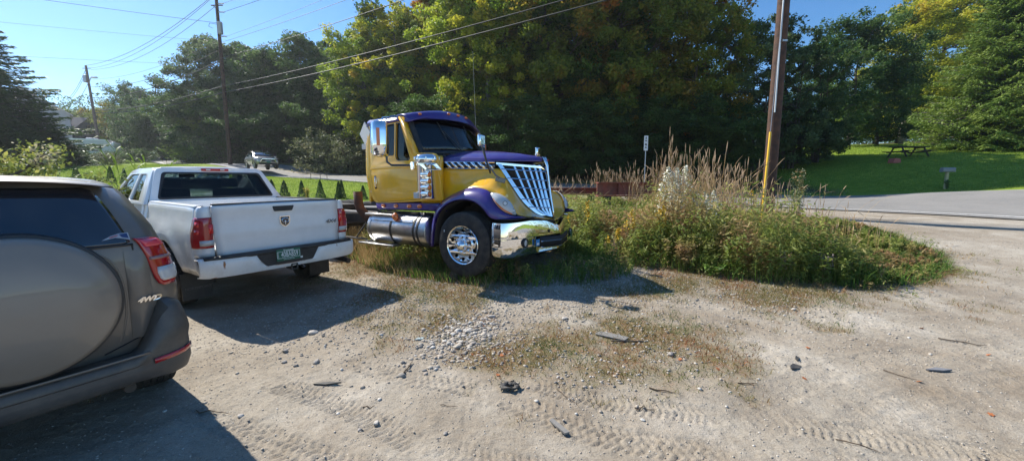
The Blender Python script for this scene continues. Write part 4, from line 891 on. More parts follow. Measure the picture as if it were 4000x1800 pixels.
# ---- air cleaner with four bullet lamps
for s in (-1,1):
    cx_,cy_=s*1.07,-.80
    b=MB(); b.lathe([(.165,1.20),(.17,1.215),(.17,1.77),(.175,1.775)],c=(cx_,cy_,0),n=32); ac=b.build('air_cleaner',chrome_clean,semi,smooth=50)
    b=MB(); b.lathe([(.185,1.775),(.20,1.79),(.20,1.85),(.185,1.885),(.13,1.915),(.02,1.92)],c=(cx_,cy_,0),n=32); b.build('cleaner_cap',chrome_clean,ac,smooth=50)
    for k in range(9):
        a=2*pi*k/9; q=MB(); q.box((cx_+.20*cos(a),cy_+.20*sin(a),1.845),(.02,.02,.06),M=Matrix.Rotation(a,3,'Z')); q.build('cap_rib',chrome,ac,bevel=.006)
    b=MB(); b.lathe([(.177,1.74),(.177,1.765),(.172,1.77)],c=(cx_,cy_,0),n=32); b.build('cleaner_band',chrome,ac)
    q=plate('cleaner_bracket',rpoly([(-.84,1.765),(-.50,1.765),(-.42,1.655),(-.66,1.65)],.015),[rpoly([(-.70,1.735),(-.54,1.735),(-.49,1.68),(-.65,1.68)],.012)],.012,lambda u,v,w,s=s:(s*(1.235-.10*max(0,(u+.62)/.2)**1.2)+w,u,v),chrome_clean,semi)
    for i,z in enumerate((1.585,1.48,1.378,1.278)):
        q=MB(); q.lathe([(.010,-.175),(.034,-.16),(.042,-.13),(.044,-.01),(.050,.0),(.050,.012),(.038,.014)],c=(s*1.215,-.63,z),axis='y',n=20); lm=q.build('bullet_lamp',chrome_clean,semi,smooth=40)
        q=MB(); q.lathe([(.038,.008),(.03,.020),(.001,.026)],c=(s*1.215,-.63,z),axis='y',n=20); q.build('lamp_lens',amber,lm,smooth=60)
    q=MB(); q.box((s*1.20,-.70,1.43),(.02,.16,.42)); q.build('lamp_backplate',chrome,semi,bevel=.004)
    q=MB(); q.box((s*1.20,-.90,1.25),(.10,.09,.10)); q.build('cleaner_foot',principled('pale_bracket',(.5,.5,.5),.4),semi,bevel=.006)
# ---- front bumper
plan=[(1.15,.54),(1.155,.62),(1.14,.72),(1.07,.81),(.93,.875),(.70,.93),(.45,.985),(.20,1.045),(0,1.085)]
plan=[(x,y) for x,y in plan]; full=catmull(plan,4); full=[tuple(p) for p in full]; full=full+[(-x,y) for x,y in full[::-1][1:]]
def bz(x,k):
    ax=abs(x); top=float(np.interp(ax,[0,.12,.35,.7,.95,1.2],[.765,.79,.865,.885,.875,.865])); bot=float(np.interp(ax,[0,.9,1.2],[.36,.345,.34]))
    mid=.635
    return [top-.01,top,lerp(top,mid,.5),mid+.004,mid-.004,lerp(mid,bot,.35),lerp(mid,bot,.7),bot+.03,bot][k]
yo=[-.07,.0,.020,.028,.018,.028,.022,-.01,-.05]
b=MB(); rows=[]
for k in range(9):
    r=[]
    for x,y in full:
        nx_=x/1.3; ny_=max(.15,y-.3); l=math.hypot(nx_,ny_)*1; 
        pocket=(.05*sstep(.60,.54,abs(x)) if k in (5,6) else 0)
        r.append((x+ (x/1.2)**3*yo[k]*.9, y+yo[k]*(1-min(1,abs(x)/1.2)**3)-pocket, bz(x,k)))
    rows.append(r)
b.grid(rows); fb=b.build('front_bumper',chrome_clean,semi,smooth=40,solid=.008)
# intake with two chrome blades
b=MB(); pts=[(x,y) for x,y in full if abs(x)<.56]
b.grid([[(x,y+.035,z+.10*(1-(abs(x)/.56))*0+.03*(abs(x)/.56)) for x,y in pts] for z in (.60,.44)]); b.build('bumper_intake',dark,fb,solid=.01)
for z in (.535,.445):
    b=MB(); P=[(x,y+.045,z+.02*(abs(x)/.56)) for x,y in pts]; b.grid([[(x,y,zz+.012) for x,y,zz in P],[(x,y+.016,zz) for x,y,zz in P],[(x,y,zz-.014) for x,y,zz in P]]); b.build('intake_blade',chrome_clean,fb,smooth=20,solid=.004)
for s in (-1,1):
    q=MB(); q.lathe([(.075,.0),(.072,.03),(.055,.034),(.050,.0)],c=(s*.83,.905,.56),axis='y',n=24); fg=q.build('fog_lamp',blackp,fb)
    q=MB(); q.lathe([(.052,.02),(.03,.028),(.001,.03)],c=(s*.83,.905,.56),axis='y',n=20); q.build('fog_lens',clear_lens,fg)
q=MB(); q.box((.60,1.008,.545),(.075,.010,.10),M=Matrix.Rotation(-.22,3,'Z')); stk=q.build('blue_sticker',principled('sticker_blue',(.03,.22,.50),.5),fb)
q=MB(); q.box((.602,1.015,.525),(.05,.004,.03),M=Matrix.Rotation(-.22,3,'Z')); q.build('sticker_white',plw,stk)
q=MB(); q.box((.30,1.05,.70),(.035,.012,.05),M=Matrix.Rotation(-.25,3,'Z')); q.build('bumper_slot',dark,fb)
q=MB(); q.box((-.88,.93,.52),(.26,.008,.13),M=Matrix.Rotation(.30,3,'Z')); q.build('number_plate',green,fb)
# ---- chassis
b=MB()
for s in (-1,1): b.prism([(-6.3,.82),(.75,.82),(.75,.62),(-6.3,.62)],s*.40,s*.46)
for y in (-2.6,-3.6,-4.9,-6.2,.5): b.box((0,y,.72),(.8,.12,.16))
b.box((0,-.3,.9),(.7,1.2,.5)); b.build('chassis_frame',blackmetal,semi)
def big_wheel(y,s,front=True,xc=1.03):
    e=bpy.data.objects.new('wheel',None); COL.objects.link(e); e.parent=semi; e.location=(s*xc,y,.50)
    tyre('tyre',(0,0,0),.512,.28,.295,e,depth=.012)
    F_=lambda u,v,w:(s*w,u,v)
    if front:
        b=MB(); b.lathe([(.305,.148),(.300,.158),(.286,.150),(.280,.06)],axis='x',n=48)
        if s<0: b.xf(Matrix.Scale(-1,4,(1,0,0)))
        rm=b.build('rim',chrome_clean,e,smooth=50)
        # outer dish slopes in to the hub
        dish=plate('rim_face',circ(.285,64),ring_holes(10,.222,.030,.3)+[circ(.085,40)],.012,lambda u,v,w:(s*(.135-.075*max(0,1-math.hypot(u,v)/.285)+.0+w),u,v),chrome_clean,rm,smooth=50)
        b=MB(); b.lathe([(.28,.02),(.001,.02)],axis='x',n=32)
        if s<0: b.xf(Matrix.Scale(-1,4,(1,0,0)))
        b.build('brake_drum',dark,e)
        b=MB(); b.lathe([(.165,.095),(.160,.118),(.15,.122),(.10,.125),(.085,.13),(.084,.17),(.075,.205),(.045,.235),(.001,.245)],axis='x',n=32)
        if s<0: b.xf(Matrix.Scale(-1,4,(1,0,0)))
        b.build('hub_cap',chrome_clean,rm,smooth=50)
        for k in range(10):
            a=2*pi*k/10; q=MB(); q.lathe([(.016,.115),(.015,.15),(.010,.165),(.001,.168)],c=(0,.125*cos(a),.125*sin(a)),axis='x',n=8)
            if s<0: q.xf(Matrix.Scale(-1,4,(1,0,0)))
            q.build('wheel_nut',chrome_clean,rm,smooth=60)
        q=MB(); q.box((s*.150,-.36,.20),(.006,.012,.035)); q.build('tyre_mark',plw,rm)
    else:
        b=MB(); b.lathe([(.295,.10),(.28,.0),(.10,.02),(.001,.10)],axis='x',n=32)
        if s<0: b.xf(Matrix.Scale(-1,4,(1,0,0)))
        b.build('rim',alu,e)
    return e
for s in (-1,1):
    big_wheel(0,s)
    for y in (-4.5,-5.75):
        big_wheel(y,s,False,1.0); big_wheel(y,s,False,.68)
b=MB(); b.tube([(-.95,0,.5),(.95,0,.5)],.07,8); b.build('front_axle',blackmetal,semi)
for y in (-4.5,-5.75):
    b=MB(); b.tube([(-.95,y,.5),(.95,y,.5)],.08,8); b.build('rear_axle',blackmetal,semi)
# ---- fuel tank, steps, box
for s in (-1,1):
    b=MB(); b.lathe([(.001,-2.225),(.24,-2.225),(.272,-2.21),(.28,-2.18),(.28,-.80),(.272,-.77),(.24,-.755),(.001,-.75)],c=(s*.94,0,.645),axis='y',n=40); tk=b.build('fuel_tank',alu,semi,smooth=45)
    for y in (-2.13,-1.58,-1.02,-.93):
        q=MB(); q.lathe([(.283,-.018),(.290,-.018),(.290,.018),(.283,.018)],c=(s*.94,y,.645),axis='y',n=40); q.build('tank_strap',blackmetal if y in (-1.02,-.93,-1.58) else alu,tk)
    q=MB(); q.lathe([(.05,.0),(.05,.04),(.001,.045)],c=(s*.98,-1.0,.915),n=16); q.build('filler_cap',chrome,tk)
    q=MB(); q.box((s*1.08,-1.85,.895),(.22,.85,.035)); tp=q.build('top_step',alu,semi,bevel=.006)
    q=plate('perforated_skirt',rpoly([(-2.10,.875),(-1.05,.875),(-1.05,.80),(-2.10,.80)],.01),[circ(.010,6,(-2.05+.035*i,.86-.022*j)) for i in range(28) for j in range(2)],.004,lambda u,v,w,s=s:(s*(1.195-.6*(v-.80)+w),u,v),alu,semi)
    q=MB(); q.box((s*1.17,-1.93,.368),(.20,.92,.03)); q.build('low_step',alu,semi,bevel=.005)
    q=MB(); q.sphere((s*1.20,-1.455,.875),.062,8,sc=(.8,1,1.1)); q.build('side_marker_lamp',amber,semi,smooth=60)
    for y in (-2.25,-1.6):
        q=MB(); q.tube([(s*1.17,y,.37),(s*1.0,y,.42)],.02,6); q.build('step_bracket',blackmetal,semi)
    q=MB(); q.tube([(s*1.15,-2.3,.72),(s*1.15,-2.60,.44)],.015,6); q.tube([(s*1.15,-2.30,.42),(s*1.15,-2.95,.42)],.02,6); q.build('rear_step_brace',blackmetal,semi)
# exhaust stack stub: a rusty elbow behind the cab
b=MB(); b.tube([(.72,-2.35,.70),(.80,-2.50,.72),(.86,-2.66,.80),(.90,-2.78,.95),(.91,-2.82,1.06),(.91,-2.83,1.29)],.085,18,cap=False); b.build('exhaust_stub',rust,semi,smooth=50,solid=.006)
b=MB(); b.tube([(.3,-2.5,.85),(.95,-3.3,.86)],.02,6); b.tube([(.45,-2.5,.84),(.45,-6,.86)],.03,6); b.tube([(-.45,-2.5,.9),(-.45,-5,.86)],.04,6); b.build('frame_pipe',principled('worn_pipe',(.3,.29,.27),.6),semi)
b=MB(); b.hull8([(x,y,z) for z in (.84,.95) for y,x in ((-4.6,-.45),(-4.6,.45),(-5.5,-.45),(-5.5,.45))]); b.build('fifth_wheel',blackmetal,semi)
# pale panels standing behind the cab
wpn=principled('pale_panel',(.55,.55,.53),.6)
plate('rear_plate',[(-.20,0),(0,.20),(.20,0),(0,-.22)],[],.02,lambda u,v,w:(1.0+w+.2*u,-2.41+u,2.37+v),wpn,semi)
b=MB(); b.box((.98,-2.44,2.13),(.03,.18,.10)); b.build('rear_bracket',wpn,semi)
# whip aerial, horn
b=MB(); b.tube([(-.98,-1.35,2.62),(-.98,-1.36,2.85),(-1.0,-1.42,4.2)],[.0035,.003,.002],5); b.build('aerial',principled('aerial',(.35,.35,.33),.5),semi)
b=MB(); b.tube([(-.55,-1.8,2.76),(-.55,-1.3,2.74)],[.02,.02],8); b.build('roof_horn',chrome,semi)
# ================================================================== generic stacked-slice car body
def slice_ring(z,hw,yr,yf,rr,rf,bow=.06,n=12,fb=.12):
    """plan outline of a car body at height z: rear corners radius rr, front corners rf"""
    P=[]
    def arc(cx,cy,r,a0,a1):
        for k in range(n): a=lerp(a0,a1,k/(n-1)); P.append((cx+r*cos(a),cy+r*sin(a)))
    m=22
    for k in range(m): P.append((lerp(-hw+rr,hw-rr,k/m),yr))
    arc(hw-rr,yr+rr,rr,-pi/2,0)
    for k in range(1,m): P.append((hw,lerp(yr+rr,yf-rf,k/m)))
    arc(hw-rf,yf-rf,rf,0,pi/2)
    for k in range(1,m): P.append((lerp(hw-rf,-hw+rf,k/m),yf))
    arc(-hw+rf,yf-rf,rf,pi/2,pi)
    for k in range(1,m): P.append((-hw,lerp(yf-rf,yr+rr,k/m)))
    arc(-hw+rr,yr+rr,rr,pi,1.5*pi)
    out=[]
    mid=(yr+yf)/2
    for x,y in P:
        b_=bow*(x/hw)**2 if y<mid else -fb*(x/hw)**2
        out.append((x,y+b_*(1 if abs(y-mid)>.3*(yf-yr) else 0),z))
    return out
def slice_body(levels,**k):
    b=MB(); rows=[slice_ring(*l,**k) for l in levels]; b.grid(rows,close=True); n=len(rows[0])
    b.add(rows[0],[tuple(range(n-1,-1,-1))]); b.add(rows[-1],[tuple(range(n))]); return b
# ================================================================== grey SUV, seen from behind
QX,QY,QZ,QR=-2.737,1.882,0,radians(56)
suv=empty('suv',(QX,QY,QZ),QR,'dusty dark grey SUV with a hard spare wheel cover on its rear door','SUV')
gry=paint('grey_suv_paint',(.165,.140,.117),metal=.12,rough=.38,dirt=((.27,.225,.175),.6,2.2),coat=.6)
gry2=paint('grey_cover_paint',(.245,.21,.175),metal=.1,rough=.42,dirt=((.33,.28,.22),.65,1.6),coat=.5)
darkgl=glassmat('privacy_glass',(.10,.12,.14),.85,ior=1.5)
LV=[(.50,.84,.10,4.25,.20,.5),(.56,.865,.08,4.28,.20,.5),(.70,.875,.06,4.30,.20,.5),(.86,.885,.045,4.28,.20,.5),(1.0,.872,.04,4.10,.20,.5),(1.12,.852,.045,3.55,.19,.45),(1.20,.832,.05,3.35,.19,.4),
    (1.26,.81,.065,3.22,.19,.4),(1.34,.79,.10,3.05,.20,.4),(1.43,.752,.145,2.85,.22,.4),(1.52,.712,.195,2.66,.24,.4),(1.585,.675,.235,2.52,.26,.4),(1.625,.64,.275,2.40,.28,.4),(1.655,.58,.34,2.25,.3,.4),(1.672,.46,.48,2.0,.3,.4)]
def lv_at(z): 
    zs=[l[0] for l in LV]; return [float(np.interp(z,zs,[l[k] for l in LV])) for k in range(1,6)]
def rear_pt(x,z,o=0):
    hw,yr,yf,rr,rf=lv_at(z); ax=min(abs(x),hw-.0005); e=ax-(hw-rr); y=yr+.06*(ax/hw)**2; nx_=0; ny_=-1
    if e>0: y+=rr-sqrt(max(0,rr*rr-e*e)); nx_=e/rr; ny_=-sqrt(max(0,1-nx_*nx_))
    sg=1 if x>=0 else -1
    return ((abs(x) if abs(x)<hw else hw)*sg+nx_*sg*o, y+ny_*o, z)
bd=slice_body(LV,bow=.06).build('body',gry,suv,smooth=50)
# wheel openings are dark housings set into the flanks
def panel(name,rows,mat,parent,o=.004,nx=14,solid=.004,smooth=50):
    b=MB(); b.grid([[rear_pt(lerp(x0,x1,k/nx),z,o) for k in range(nx+1)] for z,x0,x1 in rows]); return b.build(name,mat,parent,smooth=smooth,solid=solid)
panel('rear_glass',[(1.245,-.60,.60),(1.255,-.625,.625),(1.30,-.612,.612),(1.38,-.588,.588),(1.46,-.562,.562),(1.54,-.53,.53),(1.585,-.50,.50),(1.60,-.47,.47)],principled('dark_rear_glass',(.012,.015,.022),.05,coat=1,spec=.8,dirt=((.10,.10,.10),.25,7)),suv,o=.010,nx=40)
panel('glass_seal',[(1.232,-.635,.635),(1.245,-.635,.635)],blackp,suv,o=.012,nx=40)
# roof lip spoiler: pale bright edge over the glass
b=MB(); xs=np.linspace(-.60,.60,25)
def sp(x,k):
    e=(abs(x)/.6)**3; return [(x*1.0,.235+.06*e-.05,1.632-.035*e),(x*1.0,.20+.06*e-.05,1.640-.04*e),(x*1.0,.22+.05*e-.05,1.652-.045*e),(x*.98,.42,1.675-.04*e)][k]
b.grid([[sp(x,k) for x in xs] for k in range(4)]); b.build('roof_spoiler',gry,suv,smooth=50,solid=.012)
b=MB(); b.box((0,.180,1.618),(.26,.02,.016)); b.build('high_brake_light',red_lens,suv)
# rear door seams
for x0,z0,x1,z1 in ((.632,1.235,.628,.62),(.628,.62,.45,.555)):
    b=MB(); b.tube([rear_pt(lerp(x0,x1,t_),lerp(z0,z1,t_),.003) for t_ in np.linspace(0,1,9)],.0045,4); b.build('door_seam',blackp,suv)
# raised pressing beside the cover
b=MB(); P=[(.48,1.19),(.52,1.15),(.548,1.08),(.565,.98),(.57,.88),(.565,.80),(.55,.70),(.53,.62)]
b.tube([rear_pt(x,z,-.007) for x,z in catmull(P,4)],.0095,10); b.build('door_crease',gry,suv,smooth=80)
for x in (-1,1):   # swelling either side of the door
    b=MB(); b.grid([[rear_pt(x*lerp(.585,.70,k),z,.004+.018*sin(pi*k)*min(1,(1.2-z)/.1)*1.0) for k in np.linspace(0,1,7)] for z in np.linspace(.62,1.20,9)]); b.build('rear_pillar_skin',gry,suv,smooth=60)
# spare wheel cover: squat dished drum
b=MB(); cc=(.14,.0,.952)
prof=[(.385,.06),(.392,-.01),(.390,-.065),(.378,-.095),(.350,-.118),(.335,-.122),(.30,-.150),(.20,-.178),(.10,-.190),(.001,-.194)]
b.lathe(prof,c=cc,axis='y',n=72); sc_=b.build('spare_wheel_cover',gry2,suv,smooth=40)
b=MB(); b.lathe([(.397,.06),(.412,.02),(.412,-.02),(.405,-.045),(.390,-.05)],c=cc,axis='y',n=72); b.build('cover_gap_shadow',principled('gap_shadow_dark',(.035,.034,.033),.5),sc_,smooth=40)  # dark band added to paint the shadow in the gap round the cover
# tail lamp wrapping the corner
def lamp(rows,mat,par,nm,o,so=.008): 
    b=MB(); b.grid([[rear_pt(lerp(x0,x1,k/10)*sgn,z,o*(1 if 0<k<10 else .5)) for k in range(11)] for z,x0,x1 in rows]); return b.build(nm,mat,par,smooth=60,solid=so)
for sgn in (1,-1):
    tl=lamp([(1.275,.635,.72),(1.262,.645,.765),(1.235,.66,.795),(1.20,.672,.81),(1.14,.69,.835),(1.06,.705,.855),(1.0,.718,.862),(.96,.735,.852),(.94,.76,.835)],red_lens,suv,'tail_light',.016)
    lamp([(1.262,.655,.755),(1.245,.67,.78),(1.215,.68,.80)],principled('pink_lens',(.75,.06,.10),.15,coat=1),tl,'upper_lens',.026,.004)
    lamp([(1.145,.70,.825),(1.125,.70,.832)],principled('grey_lens',(.30,.16,.16),.15,coat=1),tl,'lens_band',.026,.004)
    lamp([(1.07,.732,.845),(1.03,.732,.852),(.99,.742,.85),(.972,.757,.84)],clear_lens,tl,'reversing_lens',.026,.004)
    # lower corner reflector sits on the bumper
ft=text('lettering','4WD',.042,lambda u,v,w:rear_pt(.672+u,.872+v,.030+w),chrome_clean,suv,ext=.004,sx=1.15,shear=.35,off=.0025)
# bumper with a shelf
def bp_pt(a,z,o,shelf=0):
    """a from -1 (left side) to 1 (right side) round the back"""
    hw=.885; L=.62; s_=1 if a>=0 else -1; t_=abs(a)
    if t_<.62: x=t_/.62*.70; y=-.085+.05*(x/.70)**2
    elif t_<.80: w_=(t_-.62)/.18*pi/2; x=.70+.185*sin(w_); y=-.035+.185*(1-cos(w_))*1.0
    else: x=.885; y=.15+(t_-.80)/.20*.30
    nx_=0 if t_<.62 else (sin((t_-.62)/.18*pi/2) if t_<.8 else 1); ny_=-sqrt(max(0,1-nx_*nx_))
    return (s_*(x+nx_*o),y+ny_*o,z)
aa=np.linspace(-1,1,61); b=MB(); rows=[]
for z0,z1,o in ((.53,.86,-.14),(.535,.85,-.10),(.535,.80,-.035),(.525,.72,-.012),(.505,.66,.0),(.475,.62,.004),(.465,.56,-.006),(.44,.47,-.002),(.40,.41,.0),(.365,.35,-.02),(.345,.325,-.07)):
    rows.append([bp_pt(a,lerp(z0,z1,float(sstep(.50,.68,abs(a)))),o) for a in aa])
b.grid(rows); bmp=b.build('rear_bumper',paint('bumper_grey',(.060,.057,.054),rough=.5,coat=.2,dirt=((.19,.165,.13),.7,3.5)),suv,smooth=40,solid=.01)
for sgn in (1,-1):
    b=MB(); b.grid([[bp_pt(sgn*a,z+.10*(a-.55),.006) for a in np.linspace(.575,.76,7)] for z in (.455,.488)]); b.build('bumper_reflector',red_lens,bmp,solid=.004)
b=MB(); b.grid([[bp_pt(a,z,.004) for a in np.linspace(-.56,.56,21)] for z in (.535,.548)]); b.build('shelf_edge',gry,bmp,solid=.01)
for s in (-1,1):
    for y in (.84,3.50):
        car_wheel(s*.80,y,.355,.36,.23,.215,s,suv,lug=2)
        b=MB(); b.lathe([(.40,s*.905),(.44,s*.905),(.44,s*.60),(.001,s*.60)],c=(0,y,.36),axis='x',n=28,a0=-.1,a1=pi+.1); b.build('wheel_housing',blackp,suv)
    b=MB(); zz=[1.27,1.36,1.45,1.54]; hwz=[lv_at(z)[0] for z in zz]
    for y0,y1,nm in ((.55,1.35,'quarter_window'),(1.42,2.2,'rear_door_window'),(2.27,3.0,'front_door_window')):
        b=MB(); b.grid([[(s*(w_+.003),lerp(y0,y1,k)-(0 if nm[0]!='f' else .5*(z-1.27)*k/.27*.0),z) for k in (0,.5,1)] for z,w_ in zip(zz,hwz)]); b.build(nm,darkgl,suv,solid=.004)
    b=MB(); b.box((s*.98,2.85,1.16),(.18,.12,.14)); b.build('door_mirror',gry,suv,bevel=.03)
b=MB(); b.grid([[(x*lerp(.70,.60,k),lerp(3.30,2.50,k)+.08*(1-x*x),lerp(1.22,1.60,k)+.006) for x in np.linspace(-1,1,9)] for k in (0,.5,1)]); b.build('windshield',darkgl,suv,solid=.004)
b=MB(); b.box((0,2.1,.42),(1.5,3.6,.12)); b.box((0,.25,.40),(1.2,.3,.14)); b.build('underbody',blackmetal,suv)
b=MB(); b.tube([(.45,.6,.32),(.52,.12,.33),(.53,.0,.33)],.03,10); b.build('tailpipe',blackmetal,suv)
# sticker on the glass: a swept streak with a blue edge
stw=principled('sticker_silver',(.42,.45,.50),.5); stb=principled('sticker_navy',(.02,.05,.16),.5); strr=principled('sticker_red',(.35,.03,.05),.5)
SK=lambda u,v,w:rear_pt(.560+u,1.288+v,.012+w)
sk=plate('glass_sticker',[(-.062,-.012),(-.02,.012),(.02,.024),(.062,.026),(.066,-.020),(.030,-.008),(0,.0),(-.04,-.008)],[],.002,SK,stw,suv)
plate('sticker_streak',[(.018,.020),(.056,.022),(.060,-.010),(.030,.0)],[],.003,lambda u,v,w:SK(u,v,w+.002),stb,sk)
plate('sticker_streak',[(-.03,.004),(.012,.016),(.014,.011),(-.024,.0)],[],.003,lambda u,v,w:SK(u,v,w+.002),strr,sk)

# ================================================================== far crossover on the road
fx,fy=-24.0,36.4
fdir=math.atan2(-(-.45),-.89)
car=empty('crossover_car',(fx,fy,h(fx,fy)+.02),radians(-134),'grey brown crossover car with slim bright headlights driving on the road','car')
fp=paint('grey_brown_car_paint',(.34,.30,.29),metal=.3,rough=.25)
FL=[(.36,.82,.10,4.25,.25,.35),(.50,.88,.03,4.36,.22,.38),(.72,.90,.02,4.33,.22,.40),(.88,.895,.06,4.22,.22,.42),(.97,.88,.10,3.95,.22,.45),(1.05,.855,.16,3.35,.22,.45),(1.10,.83,.20,3.18,.25,.4),(1.25,.77,.30,2.90,.28,.4),(1.40,.70,.45,2.60,.3,.4),(1.52,.63,.70,2.30,.3,.4),(1.60,.55,.95,2.05,.3,.4),(1.625,.42,1.2,1.9,.25,.3)]
slice_body(FL,bow=.06,fb=.16).build('body',fp,car,smooth=50)
fgl=principled('car_window_dark',(.02,.025,.035),.04,coat=1,spec=.8)
b=MB(); b.grid([[(x*lerp(.76,.60,k),lerp(3.16,2.22,k)+.02-.14*(x*x)+.02,lerp(1.09,1.55,k)+.022) for x in np.linspace(-1,1,9)] for k in (0,.33,.66,1)]); b.build('windshield',fgl,car,solid=.004,smooth=60)
for s in (-1,1):
    for pts,nm in ((((1.70,1.11),(2.85,1.11),(2.25,1.48),(1.72,1.50)),'front_door_window'),(((.75,1.11),(1.64,1.11),(1.66,1.50),(1.15,1.46)),'rear_door_window')):
        plate(nm,rpoly(pts,.05),[],.01,lambda u,v,w,s=s:(s*(lerp(.868,.665,(v-1.08)/.44)+w),u,v),fgl,car)
    b=MB(); b.grid([[(s*x,y,z) for x,y in ((.50,4.29),(.70,4.20),(.84,4.05))] for z in (.845,.90)]); b.build('headlight',principled('bright_lens',(.8,.8,.8),.1,coat=1),car,solid=.02)
    b=MB(); b.grid([[(s*x,y,z) for x,y in ((.58,4.32),(.72,4.24),(.80,4.14))] for z in (.52,.72)]); b.build('lower_lamp',principled('lower_lens',(.45,.47,.5),.15,coat=1),car,solid=.02)
    b=MB(); b.tube([(s*.46,4.36,.78),(s*.56,4.33,.62),(s*.60,4.31,.50)],.018,5); b.build('chrome_blade',chrome_clean,car)
    b=MB(); b.box((s*.96,2.72,1.10),(.20,.12,.14)); b.build('door_mirror',fp,car,bevel=.03)
    b=MB(); b.tube([(s*.58,1.0,1.60),(s*.57,2.0,1.62)],.014,5); b.build('roof_rail',chrome,car)
    for y in (.80,3.45):
        car_wheel(s*.79,y,.34,.345,.22,.23,s,car,lug=0)
        b=MB(); b.lathe([(.38,s*.912),(.42,s*.912),(.42,s*.60),(.001,s*.60)],c=(0,y,.36),axis='x',n=20,a0=-.1,a1=pi+.1); b.build('wheel_housing',blackp,car)
b=MB(); b.box((0,4.27,.72),(1.0,.12,.26)); b.build('grille',dark,car,bevel=.02)
b=MB(); b.box((0,4.34,.80),(.95,.04,.03)); b.build('grille_trim',chrome_clean,car)
b=MB(); b.box((0,4.36,.55),(.30,.02,.14)); b.build('number_plate',green,car)
b=MB(); b.box((0,4.27,.40),(1.35,.14,.16)); b.build('lower_grille',dark,car,bevel=.02)
# ------------------------------------------------------------------ leaves
def leaf_mesh(name, C, size, mat, parent=None, up=.5, aspect=.6, tri=False, rng=None, drop=0, lv=None, dirv=None):
    """one small folded leaf per centre; C (n,3), size scalar or (n,)"""
    rng = rng or np.random.default_rng(len(C)); n=len(C); s=np.broadcast_to(np.asarray(size,float),(n,))*rng.uniform(.6,1.3,n)
    nr=rng.normal(size=(n,3)); nr[:,2]=np.abs(nr[:,2])+up; nr/=np.linalg.norm(nr,axis=1)[:,None]
    if dirv is None: a=rng.normal(size=(n,3))
    else: a=dirv+rng.normal(size=(n,3))*.25
    a-= (a*nr).sum(1)[:,None]*nr; a/=np.linalg.norm(a,axis=1)[:,None]+1e-9; a[:,2]-=drop; b=np.cross(nr,a)
    L=(s)[:,None]; Wd=(s*aspect*.5)[:,None]
    p0=C-a*L*.5; p1=C+b*Wd-nr*Wd*.2; p2=C+a*L*.5; p3=C-b*Wd-nr*Wd*.2
    V=np.stack([p0,p1,p2,p3],1).reshape(-1,3); I=np.arange(n*4).reshape(n,4)
    o=np_mesh(name,V,I,mat,parent); lvv=rng.random(n) if lv is None else lv
    at=o.data.attributes.new('lv','FLOAT','FACE'); at.data.foreach_set('value',lvv.astype(np.float32)); return o
barkm=principled('bark',(.11,.09,.07),.9,noise=(6,.4,.6),col2=(.055,.045,.035),bump=.6,bscale=25)
bark2=principled('pale_bark',(.20,.18,.155),.9,noise=(5,.4,.6),col2=(.10,.09,.075),bump=.5,bscale=25)
greens=[(.15,(.020,.042,.010)),(.5,(.040,.080,.014)),(.85,(.075,.125,.022))]
LM={
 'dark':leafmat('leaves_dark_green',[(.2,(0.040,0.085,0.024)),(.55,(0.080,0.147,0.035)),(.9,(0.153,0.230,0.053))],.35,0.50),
 'mid':leafmat('leaves_mid_green',[(.2,(0.065,0.124,0.020)),(.5,(0.136,0.224,0.031)),(.9,(0.248,0.342,0.050))],.3,0.54,blotch=((.28,.27,.04),.22,.68,.74)),
 'yellow':leafmat('leaves_yellow_green',[(.15,(0.106,0.189,0.020)),(.5,(0.236,0.330,0.029)),(.85,(0.448,0.484,0.044))],.3,0.56,blotch=((.42,.31,.03),.3,.66,.72)),
 'gold':leafmat('leaves_golden',[(.15,(0.165,0.224,0.020)),(.5,(0.378,0.389,0.031)),(.85,(0.590,0.531,0.050))],.3,.5,blotch=((.50,.32,.04),.3,.62,.70)),
 'orange':leafmat('leaves_turning',[(.15,(0.094,0.165,0.022)),(.5,(0.224,0.260,0.033)),(.85,(0.472,0.283,0.044))],.25,0.54,blotch=((.45,.18,.03),.28,.64,.70)),
 'maple':leafmat('leaves_maple',[(.2,(0.042,0.100,0.018)),(.5,(0.092,0.177,0.024)),(.85,(0.189,0.295,0.035))],.4,0.54,blotch=((.42,.15,.03),.35,.77,.785)),
 'blue':leafmat('leaves_blue_green',[(.2,(0.059,0.100,0.040)),(.55,(0.118,0.177,0.066)),(.9,(0.212,0.277,0.110))],.4,0.50),
 'fir':leafmat('needles',[(.2,(0.035,0.076,0.026)),(.55,(0.071,0.136,0.040)),(.9,(0.130,0.201,0.057))],.5,.25),
 'firl':leafmat('needles_light',[(.2,(0.077,0.147,0.026)),(.55,(0.153,0.236,0.042)),(.9,(0.271,0.342,0.064))],.5,.35),
}
